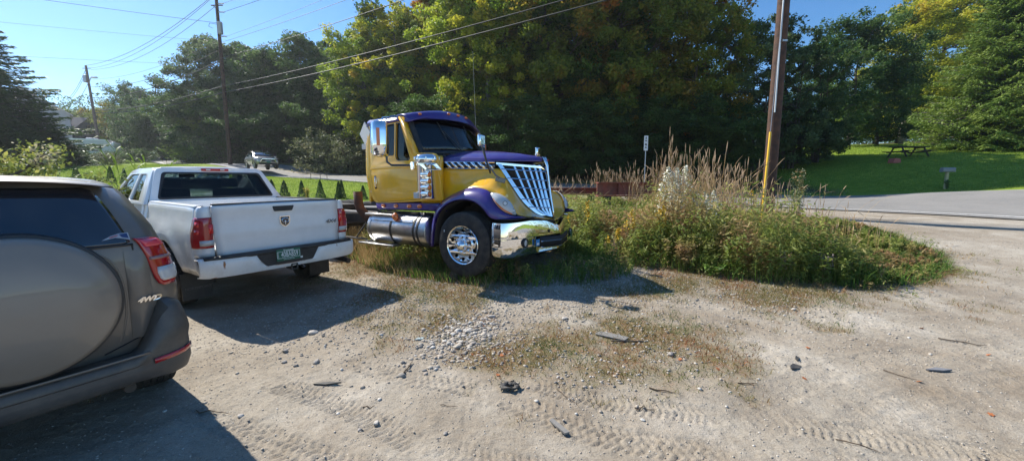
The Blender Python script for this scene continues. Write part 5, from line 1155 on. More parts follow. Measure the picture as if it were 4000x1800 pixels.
def make_broadleaf(name,H,R,cr0,mat,n=16000,leaf=.22,seed=0,airy=0,shape=1.0,bm=barkm,stems=1,label='',group=None):
    """H height, R crown radius, cr0 height where the crown starts"""
    rg=np.random.default_rng(seed); rd=random.Random(seed)
    root=empty(name,label=label,cat='tree',group=group)
    b=MB(); tips=[]
    for st in range(stems):
        ox,oy=(rd.uniform(-.5,.5),rd.uniform(-.5,.5)) if stems>1 else (0,0)
        top=Vector((ox*2+rd.uniform(-.5,.5)*R*.3,oy*2+rd.uniform(-.5,.5)*R*.3,H*.86)); base=Vector((ox,oy,-.5)); r0=(.016*H+.05)/sqrt(stems)
        tp=[base.lerp(top,k/7)+Vector((rd.uniform(-.2,.2),rd.uniform(-.2,.2),0))*(k>0)*(H/14) for k in range(8)]
        b.tube(tp,[r0*(1-.85*k/7)*(1.25 if k==0 else 1) for k in range(8)],8)
        nb=int(15/stems)+4
        for i in range(nb):
            t_=lerp(cr0/H*.85,.95,(i+rd.random())/nb); p=base.lerp(top,t_/.86 if t_<.86 else 1); a=rd.uniform(0,2*pi)
            hh=(t_*H-cr0)/(H-cr0); env=R*crown_env(hh,shape)
            e=p+Vector((cos(a),sin(a),.35+.4*max(0,hh)))*env*.85
            mid=p.lerp(e,.5)+Vector((0,0,-.08*env)); r1=r0*(1-t_)*.5+.02
            b.tube([p,mid,e],[r1,r1*.6,.012],5); tips.append((mid,.6)); tips.append((e,1))
            for j in range(3):
                a2=a+rd.uniform(-1,1); q=mid.lerp(e,rd.uniform(.1,.8)); e2=q+Vector((cos(a2),sin(a2),rd.uniform(.0,.7)))*env*.45
                b.tube([q,e2],[r1*.4,.008],4); tips.append((e2,.9))
    b.build('trunk',bm,root,smooth=60)
    # clumps on an uneven envelope
    nc=int(170*(1-airy*.35)); cen=[]
    lob=rg.normal(size=(12,3)); lob/=np.linalg.norm(lob,axis=1)[:,None]; la=rg.uniform(-.22,.30,12)
    while len(cen)<nc:
        u=rg.normal(size=3); u/=np.linalg.norm(u); hh=rg.random()**.85; env=R*crown_env(hh,shape)
        k=1+sum(la[i]*math.exp(-((1-u@lob[i])*3.5)) for i in range(12)); rr=(rg.random()**.42)*k
        a=rg.uniform(0,2*pi); cen.append((cos(a)*env*rr, sin(a)*env*rr, cr0+hh*(H-cr0)*(.95+.05*k)))
    cen=np.array(cen+[tuple(t[0]) for t in tips]); ncl=len(cen); per=int(n/ncl)
    cs=rg.uniform(.55,1.25,ncl)*R*.17*(1-.25*airy)
    off=rg.normal(size=(ncl,per,3)); off/=np.linalg.norm(off,axis=2)[...,None]; off*=(rg.random((ncl,per,1))**.5); off*=np.array([1.1,1.1,.85])
    P=(cen[:,None]+off*cs[:,None,None]).reshape(-1,3)
    # sag
    lv=np.clip(np.repeat(rg.random(ncl),per)*.6+rg.random(ncl*per)*.4,0,1)
    leaf_mesh('crown',P,leaf,mat,root,up=.35,aspect=.62,rng=rg,lv=lv,drop=.15)
    return root
def crown_env(h_,shape=1.0):
    h_=min(1,max(0,h_)); return (max(.02,(1-(abs(h_-.38)/(.62 if h_>.38 else .50))**2.2))**.6)*shape if h_<1 else .05
def make_conifer(name,H,R,mat,n=26000,seed=0,label='',group=None,dense=1.0,base=.4,leaf=.13):
    rg=np.random.default_rng(seed); rd=random.Random(seed); root=empty(name,label=label,cat='tree',group=group)
    b=MB(); b.tube([(0,0,-.5),(0,0,H*.5),(0,0,H)],[.018*H+.04,.011*H,.01],8)
    P=[];D=[];Lv=[]; z=base; tiers=int(H*3.2*dense); 
    for i in range(tiers):
        t_=(i/tiers); z=base+(H-base)*t_; env=R*(1-t_)**.85*rd.uniform(.8,1.12)+.12
        nb=max(4,int(9*(1-t_)+3))
        for j in range(nb):
            a=2*pi*(j+rd.random()*.8)/nb+i*.7; L=env*rd.uniform(.65,1.1); dz=-.22*L*(1-t_)+.25*L*t_
            s=Vector((0,0,z)); e=Vector((cos(a)*L,sin(a)*L,z+dz+.0)); m=s.lerp(e,.55)+Vector((0,0,-.06*L)); tipup=Vector((0,0,.10*L)); e=e+tipup
            if L>.5: b.tube([s,m,e],[.035*L/2+.006,.02*L/2+.004,.004],4,cap=False)
            k=int(n/(tiers*9)*(.4+L/R*1.6)); q=rg.random(k)**.75
            A=np.array(s); M=np.array(m); E=np.array(e); pt=(A*((1-q)**2)[:,None]+2*M*(q*(1-q))[:,None]+E*(q*q)[:,None])
            w_=(.30*L*np.sin(np.pi*np.clip(q*.85+.12,0,1))); lat=rg.uniform(-1,1,k)*w_
            pt=pt+np.outer(lat,[-sin(a),cos(a),0]); pt[:,2]-=np.abs(lat)*.28+rg.random(k)*.10*L*.5
            dv=np.stack([cos(a)-np.sign(lat)*sin(a)*.9, sin(a)+np.sign(lat)*cos(a)*.9, np.full(k,-.35)],1); P.append(pt);D.append(dv);Lv.append(np.clip(q*.7+rg.random(k)*.3,0,1))
    b.build('trunk',bark2,root,smooth=60)
    leaf_mesh('crown',np.vstack(P),leaf*2.0,mat,root,up=.8,aspect=.30,rng=rg,dirv=np.vstack(D),lv=np.concatenate(Lv),drop=.1); return root
PROTO={}
def proto(key,fn,*a,**k):
    PROTO[key]=fn(*a,**k); return PROTO[key]
used=set()
def place(key,x,y,label,group=None,s=1.0,rz=None,sz=None,mat=None,dz=-.1,name=None,cat=None):
    p=PROTO[key]
    if key in used: o=copy_tree(p)
    else: o=p; used.add(key)
    o.location=(x,y,h(x,y)+dz); o.rotation_euler=(0,0,random.uniform(0,6.28) if rz is None else rz); o.scale=(s,s,sz or s)
    if name: o.name=name
    o['label']=label
    if cat: o['category']=cat
    if group: o['group']=group
    elif 'group' in o: del o['group']
    if mat:
        for c in o.children:
            if c.name.startswith('crown'):
                if c.data.materials[0]!=LM[mat]:
                    key2=(c.data.name,mat)
                    if key2 not in MCACHE: d=c.data.copy(); d.materials.clear(); d.materials.append(LM[mat]); MCACHE[key2]=d
                    c.data=MCACHE[key2]
    return o
MCACHE={}
def PXY(X,d,Y=None): return ((X-2000)/1500*(d*cos(PITCH)+ (0)) , d)   # a column of the view at a given distance
proto('A',make_broadleaf,'maple_tree',20,5.2,2.2,LM['maple'],46000,.27,1,bm=barkm)
proto('B',make_broadleaf,'maple_tree',18,4.4,1.6,LM['mid'],38000,.26,2,stems=2,bm=bark2)
proto('C',make_broadleaf,'ash_tree',16,3.8,1.2,LM['yellow'],30000,.24,3,airy=.5,bm=bark2)
proto('D',make_broadleaf,'willow_tree',11,3.6,.8,LM['blue'],22000,.19,4,airy=1.1,stems=4)
proto('E',make_broadleaf,'oak_tree',12,4.8,1.2,LM['dark'],34000,.24,5)
proto('F',make_conifer,'spruce_tree',13,3.9,LM['fir'],46000,6,leaf=.13)
proto('G',make_conifer,'spruce_tree',22,7.0,LM['firl'],90000,7,base=1.2,leaf=.17,dense=.9)
WG='trees of the woods across the road'
def colx(X,d): return (X-2000)/1500*d
def T(key,X,d,top,label,mat=None,group=WG,wide=1.0,H0=None,name=None,**k):
    """top: image row the tip reaches; the height follows from distance and ground"""
    # distance d is along the ground (y); depth along the view axis differs slightly with height
    x=colx(X,d*1.0); y=d; Hp={'A':20,'B':18,'C':16,'D':11,'E':12,'F':13,'G':22}[key]
    zt=CAMH+(math.tan(math.atan((900-top)/1500)-PITCH))*y ; zg=h(x,y)
    zt=max(zt,zg+1.5); s=(zt-zg)/Hp*1.0
    # horizontal position corrected for the tilt of the view
    dep=y*cos(PITCH)-((zt+zg)/2-CAMH)*sin(PITCH); x=(X-2000)/1500*dep
    return place(key,x,y,label,group,s=s*wide,sz=s,mat=mat,name=name,**k)
# centre of the woods, off the top of the picture
LB={'o':'tall turning maple behind the truck roof, orange patches high in its crown'}
T('B',1440,42,95,'bright yellow green tree at the left edge of the tall woods behind the truck cab',mat='yellow',wide=1.0,name='maple_tree')
T('C',1560,40,30,'golden green tree rising over the cab of the yellow truck',mat='gold',wide=1.15)
T('A',1700,39,-20,'tall maple turning orange at the top, just right of the golden tree','orange',wide=.9)
T('A',1800,35,-140,'tall yellow green maple straight above the truck hood',mat='yellow',wide=.95)
T('C',1905,33,-60,'light green young tree in front of the woods above the truck grille',mat='gold',wide=.95)
T('A',2010,36,-260,'very tall maple with golden top above the chrome grille',mat='yellow',wide=1.0)
T('A',2150,33,-300,'very tall dark maple right of the truck nose',wide=.95)
T('B',2300,35,-330,'very tall two stemmed maple behind the white flowering weeds',wide=1.0,mat='maple')
T('A',2440,32,-280,'very tall dark maple above the narrow roadside sign',wide=1.0)
T('A',2580,33,-260,'very tall dark green tree with a few orange sprays, left of the last tall maple',wide=.95)
T('A',2730,31,-180,'last tall dark maple of the woods, next to the gap of blue sky',wide=.86)
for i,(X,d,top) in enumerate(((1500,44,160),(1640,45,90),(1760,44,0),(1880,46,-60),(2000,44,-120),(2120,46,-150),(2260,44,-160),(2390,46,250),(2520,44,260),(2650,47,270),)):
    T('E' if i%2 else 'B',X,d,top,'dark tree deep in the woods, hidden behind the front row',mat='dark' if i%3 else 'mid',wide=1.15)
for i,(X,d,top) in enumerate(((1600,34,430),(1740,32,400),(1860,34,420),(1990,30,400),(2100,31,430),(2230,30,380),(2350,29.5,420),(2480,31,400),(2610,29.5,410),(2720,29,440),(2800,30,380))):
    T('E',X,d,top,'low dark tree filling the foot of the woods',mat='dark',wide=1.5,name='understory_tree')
# left group beyond the road, behind the near utility pole
GL_='dark trees on the left, beyond the road'
T('B',830,53,150,'grey green tree touching the left side of the utility pole',mat='blue',group=GL_,wide=1.1)
T('B',950,51,175,'bushy grey green tree just right of the utility pole',mat='blue',group=GL_,wide=1.15)
T('E',1060,52,235,'rounded dark tree in the dip of the left tree line',mat='dark',group=GL_,wide=1.1)
T('B',1180,51,140,'feathery tree with the highest tip of the left tree line',mat='dark',group=GL_,wide=1.05)
T('B',1300,50,165,'dark tree between the feathery tree and the golden one',mat='dark',group=GL_,wide=1.05)
T('E',1000,49,380,'low dark tree behind the crossover car',mat='dark',group=GL_,wide=1.6,name='understory_tree')
T('E',1130,47,400,'low dark tree above the road right of the crossover car',mat='dark',group=GL_,wide=1.5,name='understory_tree')
T('E',1290,46,390,'low dark tree beside the cab of the yellow truck',mat='dark',group=GL_,wide=1.4,name='understory_tree')
T('E',1420,46,400,'low dark tree seen just left of the cab of the yellow truck',mat='dark',group=GL_,wide=1.4,name='understory_tree')
for i,(X,d,top) in enumerate(((880,56,300),(1080,56,300),(1240,55,260),(1390,54,250),(1500,55,250))):
    T('E',X,d,top,'dark tree far back behind the left tree line',mat='dark',group=GL_,wide=1.5)
T('E',860,53,440,'spreading dark bushy tree left of the foot of the near utility pole',mat='mid',group=GL_,wide=1.3)
T('E',780,55,465,'sunlit bushy tree with pale leaves over the left road bend',mat='mid',group=GL_,wide=1.1)
GF='far trees along the road at the left'
T('E',560,70,345,'dark rounded tree, the tallest of the far left group',mat='dark',group=GF,wide=1.05)
T('E',660,64,365,'dark broad tree at the right of the far left group',mat='dark',group=GF,wide=1.15)
T('E',765,62,380,'single narrow dark tree between two groups on the left',mat='dark',group=GF,wide=.85)
T('E',450,76,410,'tree turning orange beside the leaning utility pole',mat='orange',group=GF,wide=1.2)
T('E',380,82,425,'smaller orange tree behind the leaning utility pole',mat='orange',group=GF,wide=1.2)
T('E',260,95,430,'distant tree behind the camper roof',mat='mid',group=GF,wide=1.5)
T('E',320,105,440,'distant tree turning brown above the camper',mat='orange',group=GF,wide=1.5)
T('E',200,100,450,'distant tree at the edge of the white roofed house',mat='dark',group=GF,wide=1.5)
T('E',620,62,470,'low dark tree at the bend of the road',mat='dark',group=GF,wide=1.6)
T('E',720,60,480,'low dark tree over the far end of the road',mat='dark',group=GF,wide=1.5)
T('E',540,66,480,'low dark tree beside the far end of the road',mat='dark',group=GF,wide=1.5)
GS='spruces at the left edge'
T('F',-30,31,60,'tall dark spruce cut by the left edge of the picture',group=GS,wide=1.75)
T('F',135,33,372,'smaller dark spruce in front of the white roofed house',group=GS,wide=2.1)
T('F',30,28,420,'low spreading spruce under the tall one at the left edge',group=GS,wide=2.4)
T('F',215,33,490,'lowest dark spruce beside the camper',group=GS,wide=2.4)
# right: willows, dark oak, golden trees, big spruce
GR_='trees on the lawn at the right'
T('D',2975,31,62,'airy dark tree just left of the near utility pole',group=GR_,wide=1.05)
T('D',3095,31,105,'airy dark tree seen right behind the near utility pole',group=GR_,wide=1.0)
T('D',3190,32,140,'airy bluish tree right of the near utility pole',group=GR_,wide=1.0,mat='dark')
T('E',3330,42,95,'dense rounded dark tree left of the golden trees',group=GR_,wide=1.0,mat='dark')
T('E',3440,43,260,'lower dark tree leaning toward the picnic table',group=GR_,wide=1.1,mat='dark')
T('E',3130,33,400,'low dark tree between the airy trees',group=GR_,wide=1.4,mat='dark',name='understory_tree')
T('C',3560,50,20,'golden green tree left of the big spruce',group=GR_,mat='gold',wide=1.25)
T('A',3700,54,-150,'tallest golden tree at the upper right',group=GR_,mat='gold',wide=1.0)
T('A',3860,58,-200,'tall green tree behind the big spruce',group=GR_,mat='mid',wide=1.1)
T('E',3640,56,250,'shaded green tree under the golden trees',group=GR_,mat='mid',wide=1.3)
T('E',3520,58,300,'dim green tree behind the dark rounded one',group=GR_,mat='mid',wide=1.3)
T('G',3950,30.5,-330,'big spruce with long sweeping branches at the right edge',group=None,wide=1.0)
T('E',3240,60,430,'sunlit yellow green bushes glimpsed beyond the lawn',group=GR_,mat='yellow',wide=1.6)
T('E',2890,58,470,'sunlit green tree glimpsed in the gap beside the tall woods',group=GR_,mat='mid',wide=1.5)
T('E',3050,56,440,'dim tree far behind the airy trees',group=GR_,mat='dark',wide=1.6)
T('E',3420,58,440,'dim tree far behind the picnic table',group=GR_,mat='mid',wide=1.6)
# a far belt of woods that closes the view
bp=[];rg=np.random.default_rng(5)
for i in range(220):
    a=lerp(-78,70,i/219)*pi/180; r=rg.uniform(115,165); bp.append((r*sin(a),r*cos(a)))
BX=np.array([p[0] for p in bp]); BY=np.array([p[1] for p in bp]); BH=Hn(BX,BY); P=[]
for i in range(len(BX)):
    R_=rg.uniform(5,8); Ht=rg.uniform(8,13); k=1500; u=rg.normal(size=(k,3)); u/=np.linalg.norm(u,axis=1)[:,None]
    P.append(np.c_[BX[i]+u[:,0]*R_,BY[i]+u[:,1]*R_,BH[i]+Ht*.5+u[:,2]*Ht*.55])
tag(leaf_mesh('far_woods',np.vstack(P),.40,LM['dark'],up=.3,rng=rg),'mass of distant woods along the skyline','woods',kind='stuff')
# shrubs
proto('S',make_broadleaf,'shrub',2.4,1.5,.1,LM['mid'],6500,.13,31,stems=4)
proto('S2',make_broadleaf,'shrub',2.2,1.6,.05,leafmat('pale_shrub_leaves',[(.2,(.08,.11,.04)),(.5,(.16,.19,.075)),(.85,(.32,.29,.14))],.8,.3),8000,.11,32,stems=5)
def SH_(key,X,d,hh,label,wide=1.0,mat=None,group='shrubs along the far verge'):
    p=PROTO[key]; x=colx(X,d); s=hh/(2.4 if key=='S' else 2.2); o=place(key,x,d,label,group,s=s*wide,sz=s,mat=mat,cat='shrub',dz=-.05); return o
SH_('S2',1290,39.5,3.7,'large pale shrub beside the cab of the yellow truck, its left side sunlit',1.1)
SH_('S2',1385,38.5,2.6,'smaller brownish shrub tucked against the cab of the yellow truck',1.1,)
SH_('S',760,50,2.0,'low sunlit shrub at the inner bend of the road',1.6,'mid')
SH_('S',850,48,3.2,'dark shrub at the foot of the near left utility pole',1.2,'dark')
SH_('S2',915,47,3.6,'pale shrub just behind the roof of the white pickup',.9)
SH_('S',560,50,1.6,'dark low shrub in front of the far road',1.6,'dark')
SH_('S',470,47,1.3,'rounded dark shrub right of the camper',1.5,'dark'); SH_('S2',420,44,1.2,'pale leaved shrub in front of the camper',1.3); SH_('S',360,44,1.3,'dark shrub hiding the camper wheels',1.3,'dark'); SH_('S2',300,41,1.5,'grey green shrub between spruce and camper',1.2)
SH_('S',3860,29,1.1,'low weedy shrub at the foot of the big spruce',1.9,'mid','shrubs by the big spruce'); SH_('S2',3790,31,.9,'pale low shrub left of the big spruce trunk',1.7,None,'shrubs by the big spruce'); SH_('S',3980,28,1.3,'dark low shrub at the right edge below the spruce',1.6,'dark','shrubs by the big spruce')
# the yellow leaved bush behind the grey SUV
yb=make_broadleaf('leafy_bush',1.45,1.0,.05,leafmat('bush_yellow_tips',[(.15,(.10,.14,.03)),(.5,(.26,.30,.07)),(.85,(.55,.50,.13))],1.2,.4,blotch=((.40,.36,.22),.9,.6,.66)),9000,.062,33,stems=5,label='pale green and yellow leaved bush behind the roof of the grey SUV'); yb['category']='shrub'
yb.location=(-8.9,6.6,h(-8.9,6.6)); yb.scale=(1.25,1.1,1.38)
yb2=copy_tree(yb); yb2.location=(-7.95,6.7,h(-7.95,6.7)); yb2.scale=(.8,.8,1.08); yb2.rotation_euler=(0,0,2); yb2['label']='lower right part of the pale bush, a shrub with yellow tips above the SUV roof'
# young arborvitae hedge
def make_cone(seed,two=False):
    rg=np.random.default_rng(seed); root=empty('young_cedar',label='x',cat='shrub',group='young cedars planted in a row on the lawn'); n=1500; P=[]
    for k,(ox,hh,rr) in enumerate(((0,1,.25),) if not two else ((-.07,1.0,.2),(.09,.92,.2))):
        z=rg.random(n)**1.15; r=rr*(1-z)**.65*(.35+.65*rg.random(n)**.4)*(1+.2*(z<.25)); a=rg.uniform(0,2*pi,n); P.append(np.c_[ox+r*np.cos(a),r*np.sin(a),z*hh+.02])
    P=np.vstack(P); leaf_mesh('crown',P,.07,LM['fir'],root,up=-.2,aspect=.45,rng=rg,dirv=np.tile([0,0,1.],(len(P),1))); b=MB(); b.tube([(0,0,-.05),(0,0,.8)],[.02,.006],5); b.build('trunk',barkm,root); return root
ca_,cb_=make_cone(1),make_cone(2,True); cl=[(1067,'first young cedar, right behind the pickup roof edge',.82),(1115,'broad young cedar, second right of the pickup cab',.80),(1183,'narrow young cedar with a yellow weed at its right',.82),(1255,'tall young cedar in the middle of the five behind the tailgate',.84),(1333,'double tipped young cedar left of the rusty exhaust pipe',.86),(1421,'young cedar showing between exhaust pipe and truck cab',.62)]
rowp=lambda X:(lambda d:(colx(X,d),d))(lerp(23.5,17.6,(X-300)/1120))
for i,(X,lb,hh) in enumerate(cl+[(200,'young cedar at the left end of the row, by the spruce',.8),(314,'young cedar above the right end of the SUV roof',.85),(447,'young cedar behind the left reed',.9),(500,'young cedar behind the reeds, third from the left',.85),(545,'young cedar just left of the pickup cab',.85),(615,'young cedar seen over the front of the pickup roof',.9),(660,'young cedar above the pickup roof, left of the brake light',.9)]):
    o=(ca_ if i!=4 else cb_) if i in (0,4) else copy_tree(ca_); x,y=rowp(X); o.location=(x,y,h(x,y)); o.scale=(hh*random.uniform(.9,1.25),)*2+(hh*1.0,); o.rotation_euler=(0,0,i); o['label']=lb
# ------------------------------------------------------------------ grasses, weeds and stones
def blades(name,X,Y,H,mat,w=.008,bend=.35,rng=None,seg=3,z0=None,lv=None,lean=None,label=None,cat='weeds',az=None):
    rng=rng or np.random.default_rng(3); n=len(X); Z=Hn(X,Y) if z0 is None else z0; a=rng.uniform(0,2*pi,n) if az is None else az; bd=rng.uniform(.1,1,n)*bend*H
    dx,dy=np.cos(a)*bd,np.sin(a)*bd
    if lean is not None: dx=dx+lean[0]*H; dy=dy+lean[1]*H
    px,py=-np.sin(a+1.2),np.cos(a+1.2); V=[]; W=np.broadcast_to(w,(n,))
    for k in range(seg+1):
        t_=k/seg; cx=X+dx*t_*t_; cy=Y+dy*t_*t_; cz=Z-.01+H*(t_-.12*t_*t_*(np.hypot(dx,dy)/np.maximum(H,.01))); ww=W*(1-t_*.92)
        V.append(np.c_[cx-px*ww,cy-py*ww,cz]); V.append(np.c_[cx+px*ww,cy+py*ww,cz])
    V=np.stack(V,1); I=np.arange(n)[:,None]*(2*(seg+1)); F=np.concatenate([np.stack([I[:,0]+2*k,I[:,0]+2*k+1,I[:,0]+2*k+3,I[:,0]+2*k+2],1) for k in range(seg)])
    o=np_mesh(name,V.reshape(-1,3),F,mat); l_=rng.random(n) if lv is None else lv
    at=o.data.attributes.new('lv','FLOAT','FACE'); at.data.foreach_set('value',np.tile(l_,seg).astype(np.float32)); tag(o,label,cat,kind='stuff'); return o
def scatter(n,poly,rng,dens=None,pad=0):
    P=np.array(poly); x0,y0=P.min(0)-pad; x1,y1=P.max(0)+pad; X=rng.uniform(x0,x1,n*3); Y=rng.uniform(y0,y1,n*3); m=dpoly(X,Y,poly)<pad
    if dens is not None: m&=rng.random(len(X))<dens(X,Y)
    return X[m][:n],Y[m][:n]
straw=leafmat('straw',[(.1,(.26,.16,.07)),(.5,(.46,.31,.14)),(.9,(.64,.48,.26))],1.5,.35)
weedg=leafmat('weed_green',[(.1,(.08,.12,.024)),(.4,(.19,.25,.048)),(.7,(.33,.36,.09)),(.95,(.52,.44,.17))],.9,.5,blotch=((.42,.27,.13),1.1,.50,.62))
lush=leafmat('lush_grass',[(.1,(.045,.10,.016)),(.5,(.10,.20,.028)),(.9,(.20,.32,.05))],1.2,.4)
lawnm=leafmat('lawn_blades',[(.1,(.14,.21,.024)),(.5,(.23,.33,.04)),(.9,(.40,.46,.08))],.5,.45)
goldm=principled('goldenrod_flowers',(.62,.40,.02),.8); whitef=principled('white_flowers',(.80,.78,.64),.8); brownf=principled('dry_seed_heads',(.20,.13,.085),.9); tanf=principled('tan_seed_heads',(.50,.34,.20),.9)
rg=np.random.default_rng(21)
def mound(x,y):
    """height the growth reaches"""
    d=-dpoly(x,y,WEEDS); e=np.clip(d/.7,0,1)**.6
    base=1.02+.75*(fbm(x,y,.9,3,51)-.5)*2; base=base*(1-.90*sstep(4.0,6.3,x))+.06; base=base*(1-.30*sstep(9,13,y)); base=base*(1-.42*sstep(.42,.30,x/np.maximum(y,.1)))
    base=base*(1-.45*sstep(2.0,.6,x)*sstep(9.5,7,y))
    return base*(.28+.72*e)+.04
# leafy stalks
def stalks(name,X,Y,H,mat,label,leaf=.075,per=26,rng=rg,spread=.16,cat='weeds',z0=None,low=.05,kind='stuff'):
    n=len(X); Z=Hn(X,Y) if z0 is None else z0; t_=low+(1-low)*rng.random((n,per))**.75; a=rng.uniform(0,2*pi,(n,per)); ln=rng.normal(size=(n,2))*.12
    r=spread*H[:,None]*(.25+.5*t_)*rng.random((n,per)); cx=X[:,None]+ln[:,:1]*H[:,None]*t_**2+np.cos(a)*r; cy=Y[:,None]+ln[:,1:]*H[:,None]*t_**2+np.sin(a)*r; cz=Z[:,None]+H[:,None]*t_
    P=np.stack([cx,cy,cz],-1).reshape(-1,3); D=np.stack([np.cos(a),np.sin(a),np.full(a.shape,.25)],-1).reshape(-1,3)
    lv=np.clip(np.repeat(rng.random(n),per)*.65+rng.random(n*per)*.35,0,1)
    o=leaf_mesh(name,P,leaf,mat,up=.6,aspect=.26,rng=rng,dirv=D,lv=lv,drop=.2); tag(o,label,cat,kind=kind); return o
N1=7200; X,Y=scatter(N1,WEEDS,rg,lambda x,y:np.where(y<11,1,.5)); Hh=mound(X,Y)*rg.uniform(.5,1.2,len(X))
stalks('weeds',X,Y,Hh,weedg,'thick mound of tall green and brown weeds beside the truck nose',leaf=.095,per=34,spread=.26)
X,Y=scatter(15000,WEEDS,rg); Hh=mound(X,Y)*rg.uniform(.4,1.0,len(X)); blades('tall_grass',X,Y,Hh,weedg,w=.006,bend=.5,rng=rg,label='grass blades growing all through the weed mound')
# front skirt of lush grass
def fr(x,y): d=-dpoly(x,y,WEEDS); return ((d<.75)&(y<9)).astype(float)*(.25+.75*(fbm(x,y,.5,2,61)>.5))
X,Y=scatter(9000,WEEDS,rg,fr,pad=.12); blades('lush_grass',X,Y,rg.uniform(.10,.42,len(X))*np.where(X>6,.6,1),lush,w=.008,bend=.8,rng=rg,label='lush green grass along the front foot of the weed mound',cat='grass')
tipm=lambda x,y:((x>5.8)&(y<9.5)).astype(float)
X,Y=scatter(14000,WEEDS,rg,tipm,pad=.15); blades('flattened_grass',X,Y,rg.uniform(.06,.17,len(X)),lush,w=.007,bend=1.4,rng=rg,lean=(.5,-.25),label='long flattened grass at the right tip of the weed bed',cat='grass')
# tall dry grass with seed heads
def rg1(x,y): return ((y>7.2)&(x>.8)&(x<7.4)).astype(float)*(fbm(x,y,.9,2,63)>.42)*np.where((x>2.9)&(x<6.0),1,.30)*((x/y>.30)|(y>12.8))
X,Y=scatter(3600,WEEDS,rg,rg1); H1=mound(X,Y)+rg.uniform(.2,1.15,len(X))**1.0*np.where((X>2.8)&(X<6),1,.7)
az=rg.uniform(0,2*pi,len(X)); 
def stem_heads(name,X,Y,H,az,bend,mat,head,label,hl=.15,hw=.008,rng=rg):
    n=len(X); Z=Hn(X,Y); bd=bend*H; seg=5; V=[];F=[]
    b0=0; allV=[]; allF=[]
    T_=np.linspace(0,1,seg+1); dx,dy=np.cos(az)*bd,np.sin(az)*bd
    def pt(t_): return np.c_[X+dx*t_**2.4,Y+dy*t_**2.4,Z+H*(t_-.35*(bd/np.maximum(H,.01))*t_**3)]
    rows=[]
    for k,t_ in enumerate(T_):
        p=pt(t_); w_=.0038*(1-.5*t_); rows.append(np.stack([p+[w_,0,0],p+[-w_*.5,w_*.87,0],p+[-w_*.5,-w_*.87,0]],1))
    V=np.stack(rows,1).reshape(n,-1,3); base=np.arange(n)[:,None]*(3*(seg+1)); fs=[]
    for k in range(seg):
        for j in range(3): fs.append(np.stack([3*k+j,3*k+(j+1)%3,3*(k+1)+(j+1)%3,3*(k+1)+j]))
    F=(base[:,None,:]+np.array(fs)[None]).reshape(-1,4)
    o=np_mesh(name,V.reshape(-1,3),F,mat); at=o.data.attributes.new('lv','FLOAT','FACE'); at.data.foreach_set('value',np.repeat(rng.random(n),len(fs)).astype(np.float32)); tag(o,label,'grass',kind='stuff')
    # heads: slim spindles
    hs=np.linspace(0,1,6); pr=np.array([.15,.8,1,.9,.6,.08]); rows=[]; f0=1-hl/np.maximum(H,.3)
    for k in range(6):
        t_=f0+(1.04-f0)*hs[k]; p=pt(t_); r_=(hw*pr[k]*rng.uniform(.8,1.3,n))[:,None]; rows.append(np.stack([p+r_*np.array([cos(j*pi/2),sin(j*pi/2),0]) for j in range(4)],1))
    V=np.stack(rows,1).reshape(n,-1,3); base=np.arange(n)[:,None]*24; fs=[]
    for k in range(5):
        for j in range(4): fs.append([4*k+j,4*k+(j+1)%4,4*(k+1)+(j+1)%4,4*(k+1)+j])
    F=(base[:,None,:]+np.array(fs)[None]).reshape(-1,4); o=np_mesh('seed_heads',V.reshape(-1,3),F,head); tag(o,label.replace('stems','seed heads'),'grass',kind='stuff')
stem_heads('dry_grass_stems',X,Y,H1,az,rg.uniform(.02,1,len(X))**2*.38,straw,tanf,'tall straw coloured grass stems over the weed mound')
X,Y=scatter(60,WEEDS,rg,lambda x,y:((y>8)&(x>6.0)).astype(float)); stem_heads('arching_grass_stems',X,Y,rg.uniform(.8,1.5,len(X)),rg.uniform(-.8,.8,len(X)),rg.uniform(.35,.8,len(X)),straw,tanf,'arching pale grass stems right of the yellow guard',hl=.13,hw=.009)
X,Y=scatter(260,[(-1.6,10.5),(2.3,10.5),(3.0,14.5),(-2,14)],rg); stem_heads('grass_stems_behind_truck',X,Y,rg.uniform(.7,1.35,len(X)),rg.uniform(0,6.28,len(X)),rg.uniform(.1,.5,len(X)),straw,tanf,'dry grass stems behind the truck nose and the steel beam')
ED=lambda x,y:np.exp(-np.maximum(dpoly(x,y,WEEDS),0)/.22)*(fbm(x,y,.35,2,67)>.45)*(y<9.5)
X,Y=scatter(2600,WEEDS,rg,lambda x,y:ED(x,y)*(dpoly(x,y,WEEDS)>-.15),pad=.8); stalks('straggling_weeds',X,Y,rg.uniform(.05,.26,len(X)),weedg,'low straggling weeds thinning out over the gravel before the mound',leaf=.045,per=14,spread=.9)
X,Y=scatter(5200,WEEDS,rg,lambda x,y:ED(x,y)*(dpoly(x,y,WEEDS)>-.2),pad=.9); blades('dead_grass_edge',X,Y,rg.uniform(.04,.16,len(X)),straw,w=.004,bend=1.5,rng=rg,label='dead straw coloured grass along the foot of the mound',cat='grass')
